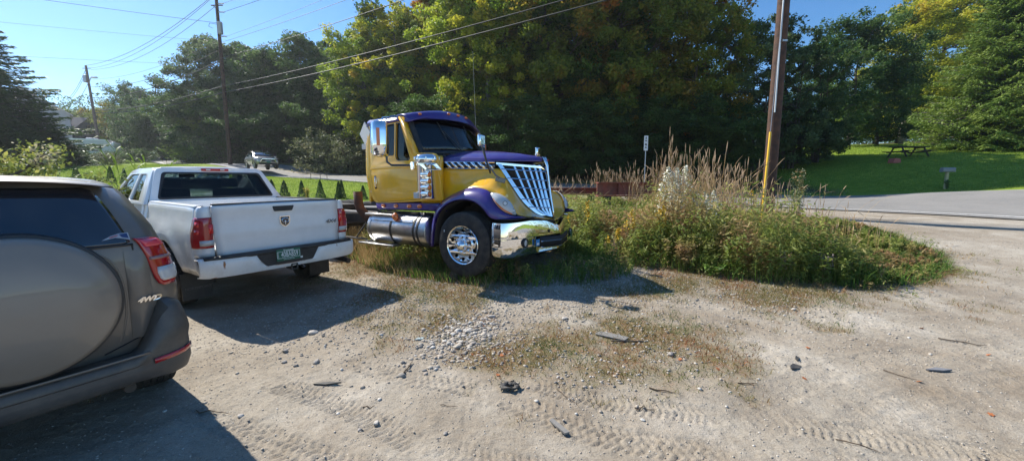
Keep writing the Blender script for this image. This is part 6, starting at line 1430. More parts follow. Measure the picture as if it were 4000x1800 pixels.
# flowering plants: each a plant of its own
def plant(name,x,y,H,label,flower=None,fl_n=60,top=.25,mat=weedg,n=34,fsize=.02,width=.25,cat='plant',group=None,leaf=.09,fshape=None,stems=7,seed=0,z=None):
    rgp=np.random.default_rng(seed); root=empty(name,(x,y,(h(x,y) if z is None else z)),label=label,cat=cat,group=group); b=MB(); C=[];D=[];Fp=[]
    for k in range(stems):
        a=rgp.uniform(0,2*pi); e=Vector((cos(a)*width*rgp.random(),sin(a)*width*rgp.random(),H*rgp.uniform(.75,1.05))); m=e*.5+Vector((0,0,.03)); b.tube([(0,0,-.03),m,e],[.006,.005,.002],4,cap=False)
        for j in range(n):
            t_=rgp.uniform(.1,1); p=m.lerp(e,t_*2-1) if t_>.5 else Vector((0,0,0)).lerp(m,t_*2); aa=rgp.uniform(0,2*pi); C.append(tuple(p+Vector((cos(aa),sin(aa),.1))*.04)); D.append((cos(aa),sin(aa),.3))
        for j in range(fl_n):
            q=rgp.random(); r_=(.03+.19*q)*H*.6; aa=rgp.uniform(0,2*pi); Fp.append((e.x+cos(aa)*r_*rgp.random(),e.y+sin(aa)*r_*rgp.random(),e.z-top*H*q*rgp.uniform(.4,1)+.04))
    b.build('stem',principled('stem_green',(.10,.13,.04),.8) if 'stemmat' not in globals() else stemmat,root,smooth=60); C=np.array(C)
    leaf_mesh('leaves',C,leaf,mat,root,up=.5,aspect=.28,rng=rgp,dirv=np.array(D),drop=.15)
    if flower is not None: leaf_mesh('blossoms',np.array(Fp),fsize,flower,root,up=.6,aspect=1.0,rng=rgp)
    return root
stemmat=principled('stem_green',(.10,.13,.04),.8)
plant('white_aster',3.42,8.0,1.62,'tallest white flowering plant in the weed mound',whitef,210,.42,width=.22,seed=1,n=26,fsize=.045)
plant('white_aster',3.05,7.7,1.30,'white flowering plant at the left foot of the tallest one',whitef,150,.5,width=.30,seed=2,n=26,fsize=.040)
plant('white_aster',3.85,7.6,1.22,'white flowering plant on the right of the tallest one',whitef,120,.45,width=.28,seed=3,n=26,fsize=.038)
plant('tall_aster',7.15,9.6,1.5,'tall leafy plant right of the yellow guard',principled('pale_green_buds',(.40,.42,.26),.8),50,.6,width=.26,seed=4,n=60,leaf=.07,stems=9,fsize=.018)
plant('tall_aster',6.75,9.3,1.1,'leafy plant just right of the foot of the yellow guard',principled('pale_green_buds2',(.36,.38,.22),.8),40,.6,width=.22,seed=5,n=50,leaf=.07,fsize=.018)
for i,(x,y,H,lb) in enumerate(((1.55,7.9,.95,'yellow goldenrod nearest the truck bumper'),(2.3,7.3,.85,'yellow goldenrod in front of the white flowers'),(2.75,7.1,.95,'brightest yellow goldenrod, left of centre in the mound'),(3.0,7.6,1.0,'yellow goldenrod below the white flowers'),(1.9,6.95,.6,'low yellow goldenrod at the front left of the mound'),(5.3,8.4,1.15,'single yellow flower head right of the dry grass'))):
    plant('goldenrod',x,y,H,lb,goldm,46,.30,width=.16,seed=10+i,n=20,group='yellow goldenrods in the weed mound',stems=4,fsize=.032)
for i,(x,y) in enumerate(((4.35,6.05),(4.8,5.95),(5.25,6.05),(4.6,6.4))):
    plant('dried_thistle',x,y,.42,['dried brown seedy plant at the front of the mound, leftmost','dried brown seedy plant at the front, second from the left','dried brown seedy plant at the front, rightmost','dried brown seedy plant behind the front three'][i],principled('seedy_%d'%i,(.30,.24,.22),.9) if i==0 else bpy.data.materials['seedy_0'],60,.8,mat=straw,width=.3,seed=30+i,n=10,group='dried seedy plants at the front of the mound',stems=9,fsize=.02)
# broad leaf dock below
plant('broadleaf_weed',3.25,6.15,.22,'bright green broad leaved weed at the front of the mound',None,1,mat=lush,n=9,leaf=.13,width=.3,seed=40,stems=9)
# weeds around the truck: darker plants by wheel and tank
GT='leafy weeds growing against the truck'
tw=[(-1.95,7.62,.75),(-1.75,7.35,.62),(-1.5,7.05,.60),(-1.35,6.85,.72),(-1.15,6.75,.55),(-1.0,6.45,.62),(-.80,6.25,.50),(-.62,6.05,.48),(-.45,5.95,.40),(-.25,5.85,.42),(-.02,5.85,.35),(.22,5.75,.30),(1.1,5.85,.30),(1.35,5.95,.35),(1.6,6.2,.45),(1.75,6.5,.55),(-2.9,8.7,.95),(-3.1,8.3,.85),(-2.6,8.1,.8),(-2.75,9.0,1.05)]
whr=['beside the lower step','at the left end of the tank step','under the fuel tank, left half','with pale leaves before the tank','under the fuel tank, right half','at the front end of the tank','just left of the front tyre','before the left edge of the front tyre','at the foot of the front tyre','before the chrome wheel','right of the tyre foot','under the bumper corner','under the bumper, left','under the bumper, middle','under the bumper, right','at the far end of the bumper','behind the brace of the step, tall','left of the step brace','below the rusty exhaust pipe','behind the exhaust pipe, tallest']
for i,(x,y,H) in enumerate(tw): plant('leafy_weed',x,y,H,'leafy weed '+whr[i],brownf if i%3==0 else None,14,.3,mat=weedg if i%2 else lush,n=22,leaf=.055,width=.16,seed=60+i,group=GT,stems=6)
TWP=[(-3.3,9.4),(-3.3,8.2),(-2.2,7.3),(-1.4,6.45),(-.7,5.85),(.3,5.55),(1.2,5.65),(1.9,6.0),(2.2,6.8),(1.2,7.3),(.6,6.4),(-.2,6.35),(-.7,6.75),(-1.5,7.6),(-2.3,8.4)]
X,Y=scatter(1200,TWP,rg,lambda x,y:np.where(x>-.3,.55,1.)); stalks('weeds_by_truck',X,Y,np.where(X>-.4,.28,.5)*rg.uniform(.45,1.25,len(X)),weedg,'leafy weeds and grass crowding the side and bumper of the truck',leaf=.055,per=22,spread=.3)
X,Y=scatter(3800,TWP,rg); blades('grass_by_truck',X,Y,np.where(X>-.4,.22,.36)*rg.uniform(.4,1.2,len(X)),lush,w=.005,bend=.7,rng=rg,label='green grass under the truck tank and bumper',cat='grass')
# dry and green grass strip between pickup and truck
SA=[(-2.2,6.55),(-1.2,5.95),(-.35,5.55),(-.2,6.2),(-1.4,7.3),(-2.1,8.6),(-3.6,10.4),(-5.2,9.3),(-3.4,7.8)]
X,Y=scatter(11000,SA,rg,lambda x,y:np.clip(.35+1.2*(fbm(x,y,.5,3,65)-.35),0,1)); blades('dry_grass',X,Y,rg.uniform(.06,.30,len(X))*np.clip(.5+.4*(Y-5.6),.5,1.6),straw,w=.005,bend=.7,rng=rg,label='dry straw grass between the pickup and the truck',cat='grass')
X,Y=scatter(9000,SA,rg,lambda x,y:np.clip(.9-1.5*(fbm(x,y,.5,3,65)-.35),0,1)); blades('green_grass',X,Y,rg.uniform(.05,.24,len(X)),lush,w=.006,bend=.7,rng=rg,label='green grass between the pickup and the truck',cat='grass')
# thin cover over the gravel: short tufts where the ground is green
n=420000; X=rg.uniform(-4.5,9.5,n); Y=1.9+8.6*rg.random(n)**1.0; gc=greenpatch(X,Y); m=(rg.random(n)<gc**1.3*.75)&(dpoly(X,Y,WEEDS)>-.1); X,Y=X[m],Y[m]
tuft=leafmat('ground_cover',[(.1,(.09,.11,.025)),(.4,(.18,.17,.045)),(.6,(.26,.15,.06)),(.9,(.36,.15,.07))],1.6,.3,blotch=((.09,.14,.03),1.1,.52,.62))
blades('ground_cover',X,Y,rg.uniform(.012,.07,len(X)),tuft,w=.0042,bend=1.2,rng=rg,seg=2,label='thin reddish and green ground cover over the gravel',cat='ground cover',z0=Hn(X,Y)+micro(X,Y))
for k,(cx,cy,r,nn) in enumerate(((1.15,3.42,.10,160),(-.05,4.05,.08,90))):
    pass
# lawn blades where it can be seen
X,Y=scatter(90000,[(-14,13),(-3,13),(1,16),(2,20),(-1,22.6),(-10,26.8),(-21,32.5),(-34,38),(-34,24),(-26,17)],rg); blades('lawn_grass',X,Y,rg.uniform(.04,.11,len(X)),lawnm,w=.014,bend=.6,rng=rg,seg=1,label='sunlit lawn between the cars and the road',cat='grass')
X,Y=scatter(60000,[(19,23),(24,17),(30,20),(44,30),(52,44),(25,44),(17,30)],rg); blades('lawn_grass_right',X,Y,rg.uniform(.04,.11,len(X)),lawnm,w=.018,bend=.6,rng=rg,seg=1,label='lawn around the picnic table',cat='grass').name='lawn_grass'
# verge on the far side of the road
vi=slice(34,80); VP=[tuple(p) for p in (FAR[vi]+_nm[vi]*.1)]+[tuple(p) for p in (FAR[vi]+_nm[vi]*2.4)[::-1]]
X,Y=scatter(16000,VP,rg); blades('verge_grass',X,Y,rg.uniform(.12,.45,len(X)),leafmat('verge',[(.1,(.10,.14,.06)),(.5,(.20,.24,.11)),(.9,(.34,.35,.19))],.7,.4),w=.012,bend=.7,rng=rg,seg=2,label='rough pale grass along the far side of the road',cat='grass')
# patch of yellow weeds between cedars
plant('yellow_weed',colx(1205,17.9),17.9,.62,'yellow leaved weed between two young cedars',None,1,mat=leafmat('yl',[(.2,(.35,.30,.06)),(.8,(.55,.45,.10))],1,.4),n=70,leaf=.08,width=.35,seed=50,stems=9)
# reeds behind the pickup and SUV
reedm=leafmat('reed_leaves',[(.1,(.08,.14,.02)),(.6,(.17,.26,.04)),(.9,(.34,.30,.08))],.8,.45)
def reed(x,y,H,label,seed,n=11):
    rd=random.Random(seed); root=empty('reed',(x,y,h(x,y)),label=label,cat='plant',group='tall reeds behind the cars'); b=MB(); top=Vector((rd.uniform(-.15,.15),rd.uniform(-.1,.1),H)); b.tube([(0,0,-.05),top*.5+Vector((.02,0,0)),top],[.008,.006,.003],5); b.build('stem',stemmat,root)
    for k in range(n):
        t_=lerp(.35,1,k/(n-1)); p=top*t_; a=rd.uniform(0,2*pi); L=rd.uniform(.30,.48)*(1.1-.3*t_); d=Vector((cos(a),sin(a),0)); s_=Vector((-sin(a),cos(a),0)); w_=.016
        q=[p,p+d*L*.35+Vector((0,0,L*.55)),p+d*L*.75+Vector((0,0,L*.72)),p+d*L*1.05+Vector((0,0,L*.55))]; c=MB(); c.grid([[tuple(v-s_*w_*f) for v,f in zip(q,(.5,1,.8,.05))],[tuple(v+s_*w_*f+Vector((0,0,-.004))) for v,f in zip(q,(.5,1,.8,.05))]])
        o=c.build('leaf',reedm,root,smooth=60)
RD=[(455,8.2,2.05,'tall reed behind the rear window line of the SUV, leftmost'),(500,8.6,2.25,'tallest reed, leaning left over the SUV roof end'),(530,8.0,2.0,'reed right of the tallest one'),(560,8.8,1.95,'reed just left of the pickup cab'),(490,7.4,1.75,'shorter reed at the end of the SUV roof'),(180,8.0,1.85,'reed behind the SUV roof beside the pale bush'),(215,8.4,1.95,'second reed beside the pale bush'),(395,7.8,1.75,'small reed above the SUV roof'),(670,9.6,2.15,'reed tip showing over the front of the pickup roof'),(525,7.2,1.6,'short yellowing reed between SUV and pickup'),(240,7.6,1.8,'low reed over the SUV roof')]
for i,(X_,d_,H_,lb) in enumerate(RD): reed(colx(X_,d_),d_,H_,lb,i+3)
# ------------------------------------------------------------------ stones
def stones_mesh(name,X,Y,R,mat,label,cat='gravel',rng=rg,sub=1,flat=.62,sink=.35):
    bm=bmesh.new(); bmesh.ops.create_icosphere(bm,subdivisions=sub,radius=1); U=np.array([v.co[:] for v in bm.verts]); Fc=np.array([[v.index for v in f.verts] for f in bm.faces]); bm.free()
    n=len(X); k=len(U); a=rng.uniform(0,2*pi,n); jit=1+rng.normal(size=(n,k))*.10; S=np.c_[R*rng.uniform(.8,1.35,n),R*rng.uniform(.65,1.0,n),R*flat*rng.uniform(.6,1.15,n)]
    V=U[None]*jit[...,None]*S[:,None]; ca,sa=np.cos(a)[:,None],np.sin(a)[:,None]; x=V[...,0]*ca-V[...,1]*sa; y=V[...,0]*sa+V[...,1]*ca
    Z=Hn(X,Y)+micro(X,Y); P=np.stack([x+X[:,None],y+Y[:,None],V[...,2]+(Z+S[:,2]*(1-2*sink)*.9)[:,None]],-1)
    F=(np.arange(n)[:,None,None]*k+Fc[None]).reshape(-1,3); o=np_mesh(name,P.reshape(-1,3),F,mat,smooth=True); at=o.data.attributes.new('lv','FLOAT','FACE'); at.data.foreach_set('value',np.repeat(rng.random(n),len(Fc)).astype(np.float32)); tag(o,label,cat,kind='stuff'); return o
def stonemat():
    m,t=newmat('stones'); o=N(t,'ShaderNodeOutputMaterial'); p=N(t,'ShaderNodeBsdfPrincipled',Roughness=.85); t.links.new(p.outputs[0],o.inputs[0]); at=N(t,'ShaderNodeAttribute',attribute_name='lv'); r=N(t,'ShaderNodeValToRGB'); t.links.new(at.outputs['Fac'],r.inputs[0]); e=r.color_ramp.elements
    cs=[(0,(.16,.155,.15)),(.25,(.31,.275,.23)),(.5,(.42,.375,.31)),(.75,(.36,.30,.24)),(1,(.52,.50,.46))]
    while len(e)<5: e.new(.5)
    for q,(a,c) in zip(e,cs): q.position=a; q.color=(*c,1)
    tc=N(t,'ShaderNodeTexCoord'); n=N(t,'ShaderNodeTexNoise',Scale=60.0,Detail=4.0); t.links.new(tc.outputs['Object'],n.inputs['Vector']); x=N(t,'ShaderNodeMix',data_type='RGBA',blend_type='MULTIPLY'); x.inputs[0].default_value=.5; t.links.new(r.outputs[0],x.inputs[6]); t.links.new(n.outputs[1],x.inputs[7]); t.links.new(r.outputs[0],p.inputs['Base Color']); return m
stm=stonemat()
n=190000; X=rg.uniform(-4.2,6.5,n); Y=rg.uniform(2.2,7.2,n); m=rg.random(n)<stonemask(X,Y)**1.2*.5; X,Y=X[m],Y[m]; R=.005+.015*rg.random(len(X))**4
stones_mesh('gravel',X,Y,R,stm,'rounded grey and tan gravel scattered over the lot')
hx,hy=-.52,3.95; n=620; X=hx+rg.normal(size=n)*.20+.12*0; Y=hy+rg.normal(size=n)*.34; X=X+(Y-hy)*.25
stones_mesh('cobbles',X,Y,(.011+.020*rg.random(n)**2),stm,'heap of rounded pale cobbles in front of the truck wheel',sub=2)
n=52000; X=rg.uniform(-4,11,n); Y=3.2+8*rg.random(n); m=(dpoly(X,Y,WEEDS)>.05)&(rg.random(n)<.55*fbm(X,Y,.7,3,69)*1.6); stones_mesh('small_stones',X[m],Y[m],.004+.007*rg.random(m.sum())**2,stm,'small stones strewn thinly over the far part of the lot')
n=70000; X=rg.uniform(-4,9,n); Y=1.85+7.5*rg.random(n)**1.3; R=.0025+.006*rg.random(n)**3; m=rg.random(n)<.55; stones_mesh('grit',X[m],Y[m],R[m],stm,'fine grit lying on the dirt',sub=1)
def stone_one(x,y,r,label,seed,dark=0,group='larger stones on the lot',flat=.62):
    bm=bmesh.new(); bmesh.ops.create_icosphere(bm,subdivisions=3,radius=1); rd=random.Random(seed); sx,sy=rd.uniform(.95,1.4),rd.uniform(.7,1)
    for v in bm.verts:
        nn=mnoise.noise(v.co*1.3+Vector((seed*7.1,0,0)))*.28+mnoise.noise(v.co*3.5+Vector((seed,3,0)))*.07; v.co*=r*(1+nn); v.co.x*=sx; v.co.y*=sy; v.co.z*=flat
    me=bpy.data.meshes.new('stone'); bm.to_mesh(me); bm.free(); me.polygons.foreach_set('use_smooth',[True]*len(me.polygons)); c=[(.48,.44,.39),(.32,.29,.26),(.56,.53,.48)][dark]
    o=link('stone',me,principled('stone_%d'%dark,c,.85,noise=(14,.4,.65),col2=tuple(q*.65 for q in c),bump=.4,bscale=60) if 'stone_%d'%dark not in bpy.data.materials else bpy.data.materials['stone_%d'%dark])
    o.location=(x,y,h(x,y)+float(micro(np.array([x]),np.array([y]))[0])+r*flat*.45); o.rotation_euler=(rd.uniform(-.2,.2),rd.uniform(-.2,.2),rd.uniform(0,6.3)); tag(o,label,'stone',group); return o
def gpx(X,Y):   # where a point of the view meets the lot
    u,v=(X-2000)/1500,(Y-900)/1500; d=(u,cos(PITCH)-v*sin(PITCH),-v*cos(PITCH)-sin(PITCH)); z=0
    for _ in range(4):
        t_=(z-CAMH)/d[2]; x,y=d[0]*t_,d[1]*t_; z=h(x,y)
    return x,y
ST_=[(1222,1305,.060,'largest grey stone inside the shadow of the pickup',0),(1535,1182,.050,'tan stone at the tip of the pickup shadow',0),(1115,1373,.040,'dark stone on the edge of the pickup shadow',1),(1110,1415,.032,'dark stone left of the twin stones',1),(1155,1432,.028,'small stone below the pickup shadow',1),(1235,1418,.045,'dark clod right of the twin stones',1),(2205,1250,.045,'tan stone alone near the middle of the lot',0),(1490,1800-490,.03,'pale stone right of the pickup shadow',2),(1790,1295,.055,'biggest pale stone of the cobble heap',2),(1830,1302,.050,'rounded stone right of the biggest in the cobble heap',0),(1800,1340,.045,'stone below the biggest in the cobble heap',0),(1768,1310,.040,'stone left of the biggest in the cobble heap',2),(1850,1345,.042,'stone at the right foot of the cobble heap',1),(1745,1280,.038,'flat stone at the upper left of the cobble heap',0),(1880,1265,.045,'pale stone at the top right of the cobble heap',2),(1920,1240,.05,'flat stone above the cobble heap',0),(1320,1610,.022,'small white stone among the tyre prints',2),(1470,1655,.028,'tan stone sunk in the dirt at lower left',0),(940,1620,.030,'flat stone by the SUV shadow',0),(2510,1645,.020,'white pebble at the lower middle',2),(1405,1680,.022,'dark clod at the bottom left',1),(1740,1695,.022,'dark clod at the bottom middle',1),(2620,1390,.05,'flat grey slab behind the broken board',1),(2740,1030+20,.045,'pale stone at the front of the weed mound',2),(3100,1210,.04,'pale stone right of the mound foot',2)]
for i,(X_,Y_,r,lb,dk) in enumerate(ST_):
    x,y=gpx(X_,Y_); stone_one(x,y,r*.68,lb,i,dk)
rdd=random.Random(4)
HL=['small cobble of the heap, north side','small cobble of the heap, south side']
# ------------------------------------------------------------------ utility poles and wires
woodp=principled('pole_wood',(.11,.052,.030),.85,noise=(5,.35,.65),col2=(.045,.026,.020),bump=.5,bscale=30)
woodg=principled('weathered_pole_wood',(.24,.17,.13),.85,noise=(3,.35,.65),col2=(.14,.10,.08),bump=.5,bscale=30)
wirem=principled('cable',(.03,.03,.032),.6,spec=.35); steel=principled('galvanised',(.45,.46,.47),.4,metal=.8); porc=principled('insulator',(.45,.45,.45),.3)
def pole(x,y,H,r,label,mat,lean=(0,0),hard=True):
    z=h(x,y); root=empty('utility_pole',(x,y,z),label=label,cat='utility pole',group='utility poles'); b=MB(); tp=Vector((lean[0]*H,lean[1]*H,H)); b.tube([Vector((0,0,-.6)),tp*.33,tp*.66,tp],[r,r*.92,r*.80,r*.68],16); b.build('shaft',mat,root,smooth=60); return root,tp
P1=(colx(898,39)*.985,39.0); P2=(-65.3,62.0); P3=(8.05,12.1)
p1,t1=pole(P1[0],P1[1],15.9,.19,'dark utility pole with a transformer box behind the crossover car',woodp)
p2,t2=pole(P2[0],P2[1],14.0,.20,'leaning grey utility pole with a street lamp behind the camper',woodg,lean=(-.045,0))
p3,t3=pole(P3[0],P3[1],12.6,.19,'brown utility pole with a white conduit rising from the weed mound',woodp)
# hardware
b=MB(); b.tube([(-.55,0,15.0),(.55,0,15.0)],.05,6); b.tube([(-.4,0,15.0),(0,0,14.6)],.025,5); b.build('crossarm',woodp,p1)
b=MB(); b.box((.22,-.12,12.9),(.34,.34,1.15)); b.build('transformer',principled('box_grey',(.42,.42,.43),.5),p1,bevel=.05)
b=MB(); b.tube([(.0,0,15.6),(0,0,16.2)],.05,6); b.build('pole_top_pin',steel,p1)
for dz in (15.15,14.4,12.2):
    q=MB(); q.tube([(.1,0,dz),(.75,-.1,dz-.05)],.05,6); q.build('insulator',porc,p1)
b=MB(); b.tube([(-.2,0,13.3),(-.85,0,13.4),(-.95,0,13.1),(-.5,-.1,12.9)],.02,5); b.build('jumper_wire',wirem,p1)
b=MB(); b.tube([t2*.80,t2*.82+Vector((1.0,-.6,.5)),t2*.82+Vector((1.9,-1.0,.5))],.05,6); lmp=b.build('lamp_arm',steel,p2)
q=MB(); q.box(t2*.82+Vector((2.2,-1.15,.45)),(.8,.35,.2)); q.build('lamp_head',principled('lamp_pale',(.7,.7,.7),.4),lmp,bevel=.06)
b=MB(); b.box(t2*.86+Vector((-.35,0,0)),(.5,.45,1.1)); b.build('transformer',steel,p2,bevel=.05)
b=MB(); b.tube([t2*.97+Vector((-.6,0,0)),t2*.97+Vector((.7,0,0))],.05,6); b.build('crossarm',woodg,p2)
# conduit on the near pole
cd=MB(); cd.tube([(-.11,-.155,3.15),(-.11,-.15,5),(-.10,-.14,12)],.022,8); cd.build('conduit',principled('conduit_pale',(.62,.62,.60),.35,metal=.3),p3)
for z in (5.2,6.6,8.3,8.7,10.9,12.2):
    q=MB(); q.box((0,-.16,z),(.14,.10,.05)); q.build('cable_bracket',steel,p3)
# guy wire with the yellow guard
gx_,gy_=6.22,9.55; gz=h(gx_,gy_); tp=Vector((P3[0]-.02,P3[1]-.16,h(*P3)+10.2)); bs=Vector((gx_,gy_,gz-.1)); dv=(tp-bs).normalized()
b=MB(); b.tube([bs,tp],.006,6); gw=b.build('guy_wire',steel,None); tag(gw,'steel guy wire slanting up along the near utility pole','wire')
b=MB(); L0,L1=.12,2.75
b.tube([bs+dv*L0,bs+dv*L1],.028,12); gg=b.build('guy_guard',principled('yellow_plastic',(.80,.47,.01),.35,coat=.4),None,smooth=60); tag(gg,'bright yellow plastic guard on the guy wire in the weeds','guy guard')
def wire(p,q,sag,label,r=.012,mat=wirem,group='overhead wires'):
    p=Vector(p);q=Vector(q); n_=56; pts=[p.lerp(q,k/n_)-Vector((0,0,4*sag*(k/n_)*(1-k/n_))) for k in range(n_+1)]
    b=MB(); b.tube(pts,[max(.010,r*.95)]*len(pts),6,cap=False); o=b.build('overhead_wire',mat,None,smooth=80); tag(o,label,'wire',group); return o
A=lambda P,t_,k,dx=0:(P[0]+t_.x*k/t_.z+dx,P[1]+t_.y*k/t_.z,h(*P)+k)
a1=lambda z,dx=0:A(P1,t1,z,dx); a2=lambda z,dx=0:A(P2,t2,z,dx); a3=lambda z,dx=0:A(P3,t3,z,dx)
wire(a1(16.1),a3(12.5),.2,'highest wire from the left pole to the near pole',.016); wire(a1(15.15,.5),a3(12.3,.4),.25,'second wire from the left pole up to the right',.014)
wire(a1(14.4,.6),a3(12.1,.3),.25,'third wire from the left pole up to the right',.016); wire(a1(12.2,.7),a3(11.9),.3,'thin wire leaving the transformer pole to the right',.011)
wire(a1(11.6),a3(11.1),.3,'bright wire below the transformer to the right',.014); wire(a1(10.2),a3(10.2),.3,'thick wire crossing the sky right of the left pole',.020)
wire(a1(7.6),a3(8.15),.3,'upper telephone cable crossing above the truck',.026); wire(a1(7.0),a3(7.75),.3,'lower telephone cable crossing above the truck',.030)
wire(a2(14.0,-.1),a1(16.1),1.3,'top wire between the two left poles',0.024); wire(a2(13.6,.5),a1(15.6,-.5),1.3,'second wire between the two left poles',0.021); wire(a2(13.4,.7),a1(14.9,-.2),1.4,'third wire between the two left poles',0.021)
wire(a2(12.0),a1(11.9),1.0,'thin service wire between the two left poles',0.015); wire(a2(10.9),a1(11.0),1.1,'middle wire between the two left poles',0.024); wire(a2(9.2),a1(10.0),.9,'thick dark cable between the two left poles',0.036)
wire(a2(7.3),a1(7.6),.6,'upper telephone cable between the two left poles',0.039); wire(a2(6.9),a1(7.0),.6,'lower telephone cable between the two left poles',0.039)
far=(-110,96,h(-110,96)+13)
for i,(z,k) in enumerate(((13.6,0),(13.2,-.5),(11.5,-2.0),(9.4,-4),(9.0,-4.6))): wire(a2(z),(far[0],far[1],far[2]+k),1.6,['topmost','second','third','fourth','lowest'][i]+' wire running from the leaning pole to the far left',0.030)
LFT=(-62,24)
wire(a1(13.4),(LFT[0],LFT[1],17.6),.3,'upper level wire crossing the left sky',.018); wire(a1(11.7),(LFT[0],LFT[1],14.6),.3,'middle thin wire crossing the left sky',.009); wire(a1(9.5),(LFT[0],LFT[1],11.4),.3,'low thin wire crossing the left sky',.009)
# ------------------------------------------------------------------ camper, houses, distant car
def fr_(x,y,rz,label,name,cat,**k): return empty(name,(x,y,h(x,y)),rz,label,cat,**k)
cm_=paint('camper_white',(.66,.66,.68),rough=.6,coat=.0); x,y=colx(330,51.5),51.5
cmp_=fr_(x,y,radians(26),'white travel trailer with a dark window parked by the road','camper','camper')
b=MB(); b.prism(rpoly([(-5.0,.55),(3.6,.55),(4.15,1.1),(4.25,1.9),(3.4,2.85),(-5.0,2.95)],[.1,.1,.5,.3,.3,.1],4),-1.2,1.2,'y'); b.build('body',cm_,cmp_,bevel=.02)
b=MB(); b.prism([(-5.05,2.93),(3.5,2.83),(3.4,2.98),(-5.05,3.06)],-1.22,1.22,'y'); b.build('roof_edge',white,cmp_)
wn=plate('window',rpoly([(1.55,1.55),(2.75,1.55),(2.75,2.2),(1.55,2.2)],.1),[],.05,lambda u,v,w:(u,-1.215+w,v),fgl,cmp_); plate('window_frame',rpoly([(1.47,1.47),(2.83,1.47),(2.83,2.28),(1.47,2.28)],.12),[rpoly([(1.57,1.57),(2.73,1.57),(2.73,2.18),(1.57,2.18)],.1)],.07,lambda u,v,w:(u,-1.215+w,v),blackp,wn)
b=MB(); b.box((-2.2,-1.23,1.75),(3.9,.06,1.7)); b.build('slide_out',cm_,cmp_,bevel=.03)
b=MB(); b.tube([(2.3,-1.22,.95),(3.1,-1.22,1.0),(3.6,-1.22,1.3)],[.02,.06,.02],5); b.build('side_stripe',principled('stripe_grey',(.10,.10,.12),.5),cmp_)
b=MB(); b.box((3.9,0,2.45),(.35,2.0,.5)); b.build('front_cap',white,cmp_,bevel=.1)
for xx in (-3.6,1.6):
    b=MB(); b.box((xx,0,3.10),(1.0,.8,.25)); b.build('roof_unit',cm_,cmp_,bevel=.1)
for xx in (-.9,.0):
    for yy in (-1.05,1.05): b=MB(); b.lathe([(.001,-.12),(.3,-.12),(.34,-.08),(.34,.08),(.3,.12),(.001,.12)],c=(xx,yy,.34),axis='y',n=20); b.build('wheel',rubber,cmp_)
b=MB(); b.tube([(3.8,0,.6),(5.4,0,.6)],.06,6); b.build('hitch',blackmetal,cmp_)
def house(x,y,rz,w,d,wh,rh,label,wallc,roofc,name='house'):
    r=fr_(x,y,rz,label,name,'house'); b=MB(); b.box((0,0,wh/2),(w,d,wh)); b.prism([(-d/2,wh),(d/2,wh),(0,wh+rh)],-w/2,w/2,'x'); b.build('wall',principled('wall_'+label[:6],wallc,.7,dirt=((.3,.28,.25),.2,2)),r)
    for s in (-1,1):
        b=MB(); b.hull8([(x_,y_,z_+q) for q in (0,.12) for (y_,z_) in ((s*(d/2+.35),wh-.25),(0,wh+rh+.03)) for x_ in (-w/2-.3,w/2+.3)]); b.build('roof',principled('roof_'+label[:6],roofc,.95,spec=.05),r)
    for xx in np.linspace(-w/2+1.2,w/2-1.2,max(2,int(w/3))):
        b=MB(); b.box((xx,-d/2-.02,wh*.6),(.9,.08,1.2)); wdw=b.build('window',fgl,r); b=MB(); b.box((xx,-d/2-.04,wh*.6-.68),(1.1,.14,.1)); b.build('sill',cm_,wdw)
    b=MB(); b.box((w*.2,-d/2-.02,1.05),(.95,.08,2.1)); b.build('door',principled('door_'+label[:6],(.15,.08,.05),.5),r); return r
house(colx(150,62),62,radians(-40),11,9,6.2,3.4,'pale house with a white metal roof behind the left spruces',(.50,.50,.50),(.68,.68,.69))
house(colx(255,70),70,radians(20),9,7,4.6,2.0,'dark house with a bright roof edge above the camper',(.07,.08,.10),(.10,.10,.11))
house(colx(300,78),78,radians(10),8,6,2.6,1.6,'low pale building just over the camper roof',(.16,.15,.13),(.12,.12,.12))
# small far car near the camper's nose
fc=fr_(colx(487,58),58,radians(100),'tiny pale blue car parked beyond the nose of the camper','parked_car','car')
slice_body([(.35,.75,0,4.2,.2,.3),(.6,.85,0,4.3,.2,.3),(.85,.85,.05,4.2,.2,.3),(.95,.8,.4,3.2,.2,.3),(1.35,.62,.9,2.5,.2,.3),(1.42,.5,1.1,2.3,.2,.3)]).build('body',paint('pale_blue_paint',(.25,.32,.36)),fc)
for s in (-1,1):
    for y in (.8,3.3): b=MB(); b.lathe([(.001,-.1),(.3,-.1),(.3,.1),(.001,.1)],c=(s*.75,y,.31),axis='x',n=16); b.build('wheel',rubber,fc)
b=MB(); b.grid([[(x*.6,lerp(3.2,2.4,k)+.02,lerp(.96,1.33,k)+.03) for x in (-1,0,1)] for k in (0,1)]); b.build('windshield',fgl,fc,solid=.01)
# ------------------------------------------------------------------ picnic table, mailbox, sign, stakes, beam
tabm=principled('weathered_dark_wood',(.055,.045,.038),.8,bump=.3,bscale=20)
x,y=colx(3522,28.2),28.2
pt_=fr_(x,y,radians(4),'dark wooden picnic table on the lawn at the right','picnic_table','picnic table'); 
for i in range(5): b=MB(); b.box((0,-.30+.15*i,.74),(2.4,.135,.04)); b.build('table_board',tabm,pt_)
for s in (-1,1):
    b=MB(); b.box((0,s*.70,.44),(2.4,.24,.04)); b.build('bench',tabm,pt_)
    b=MB(); b.box((s*.85,0,.40),(.05,1.5,.09)); b.box((s*.85,0,.69),(.05,.72,.08)); b.hull8([(s*.85+a,yy+c,zz) for zz,yy in ((0,.62),(.72,.22)) for c in (0,.09) for a in (-.03,.03)]); b.hull8([(s*.85+a,-yy-c,zz) for zz,yy in ((0,.62),(.72,.22)) for c in (0,.09) for a in (-.03,.03)]); b.build('leg_frame',tabm,pt_)
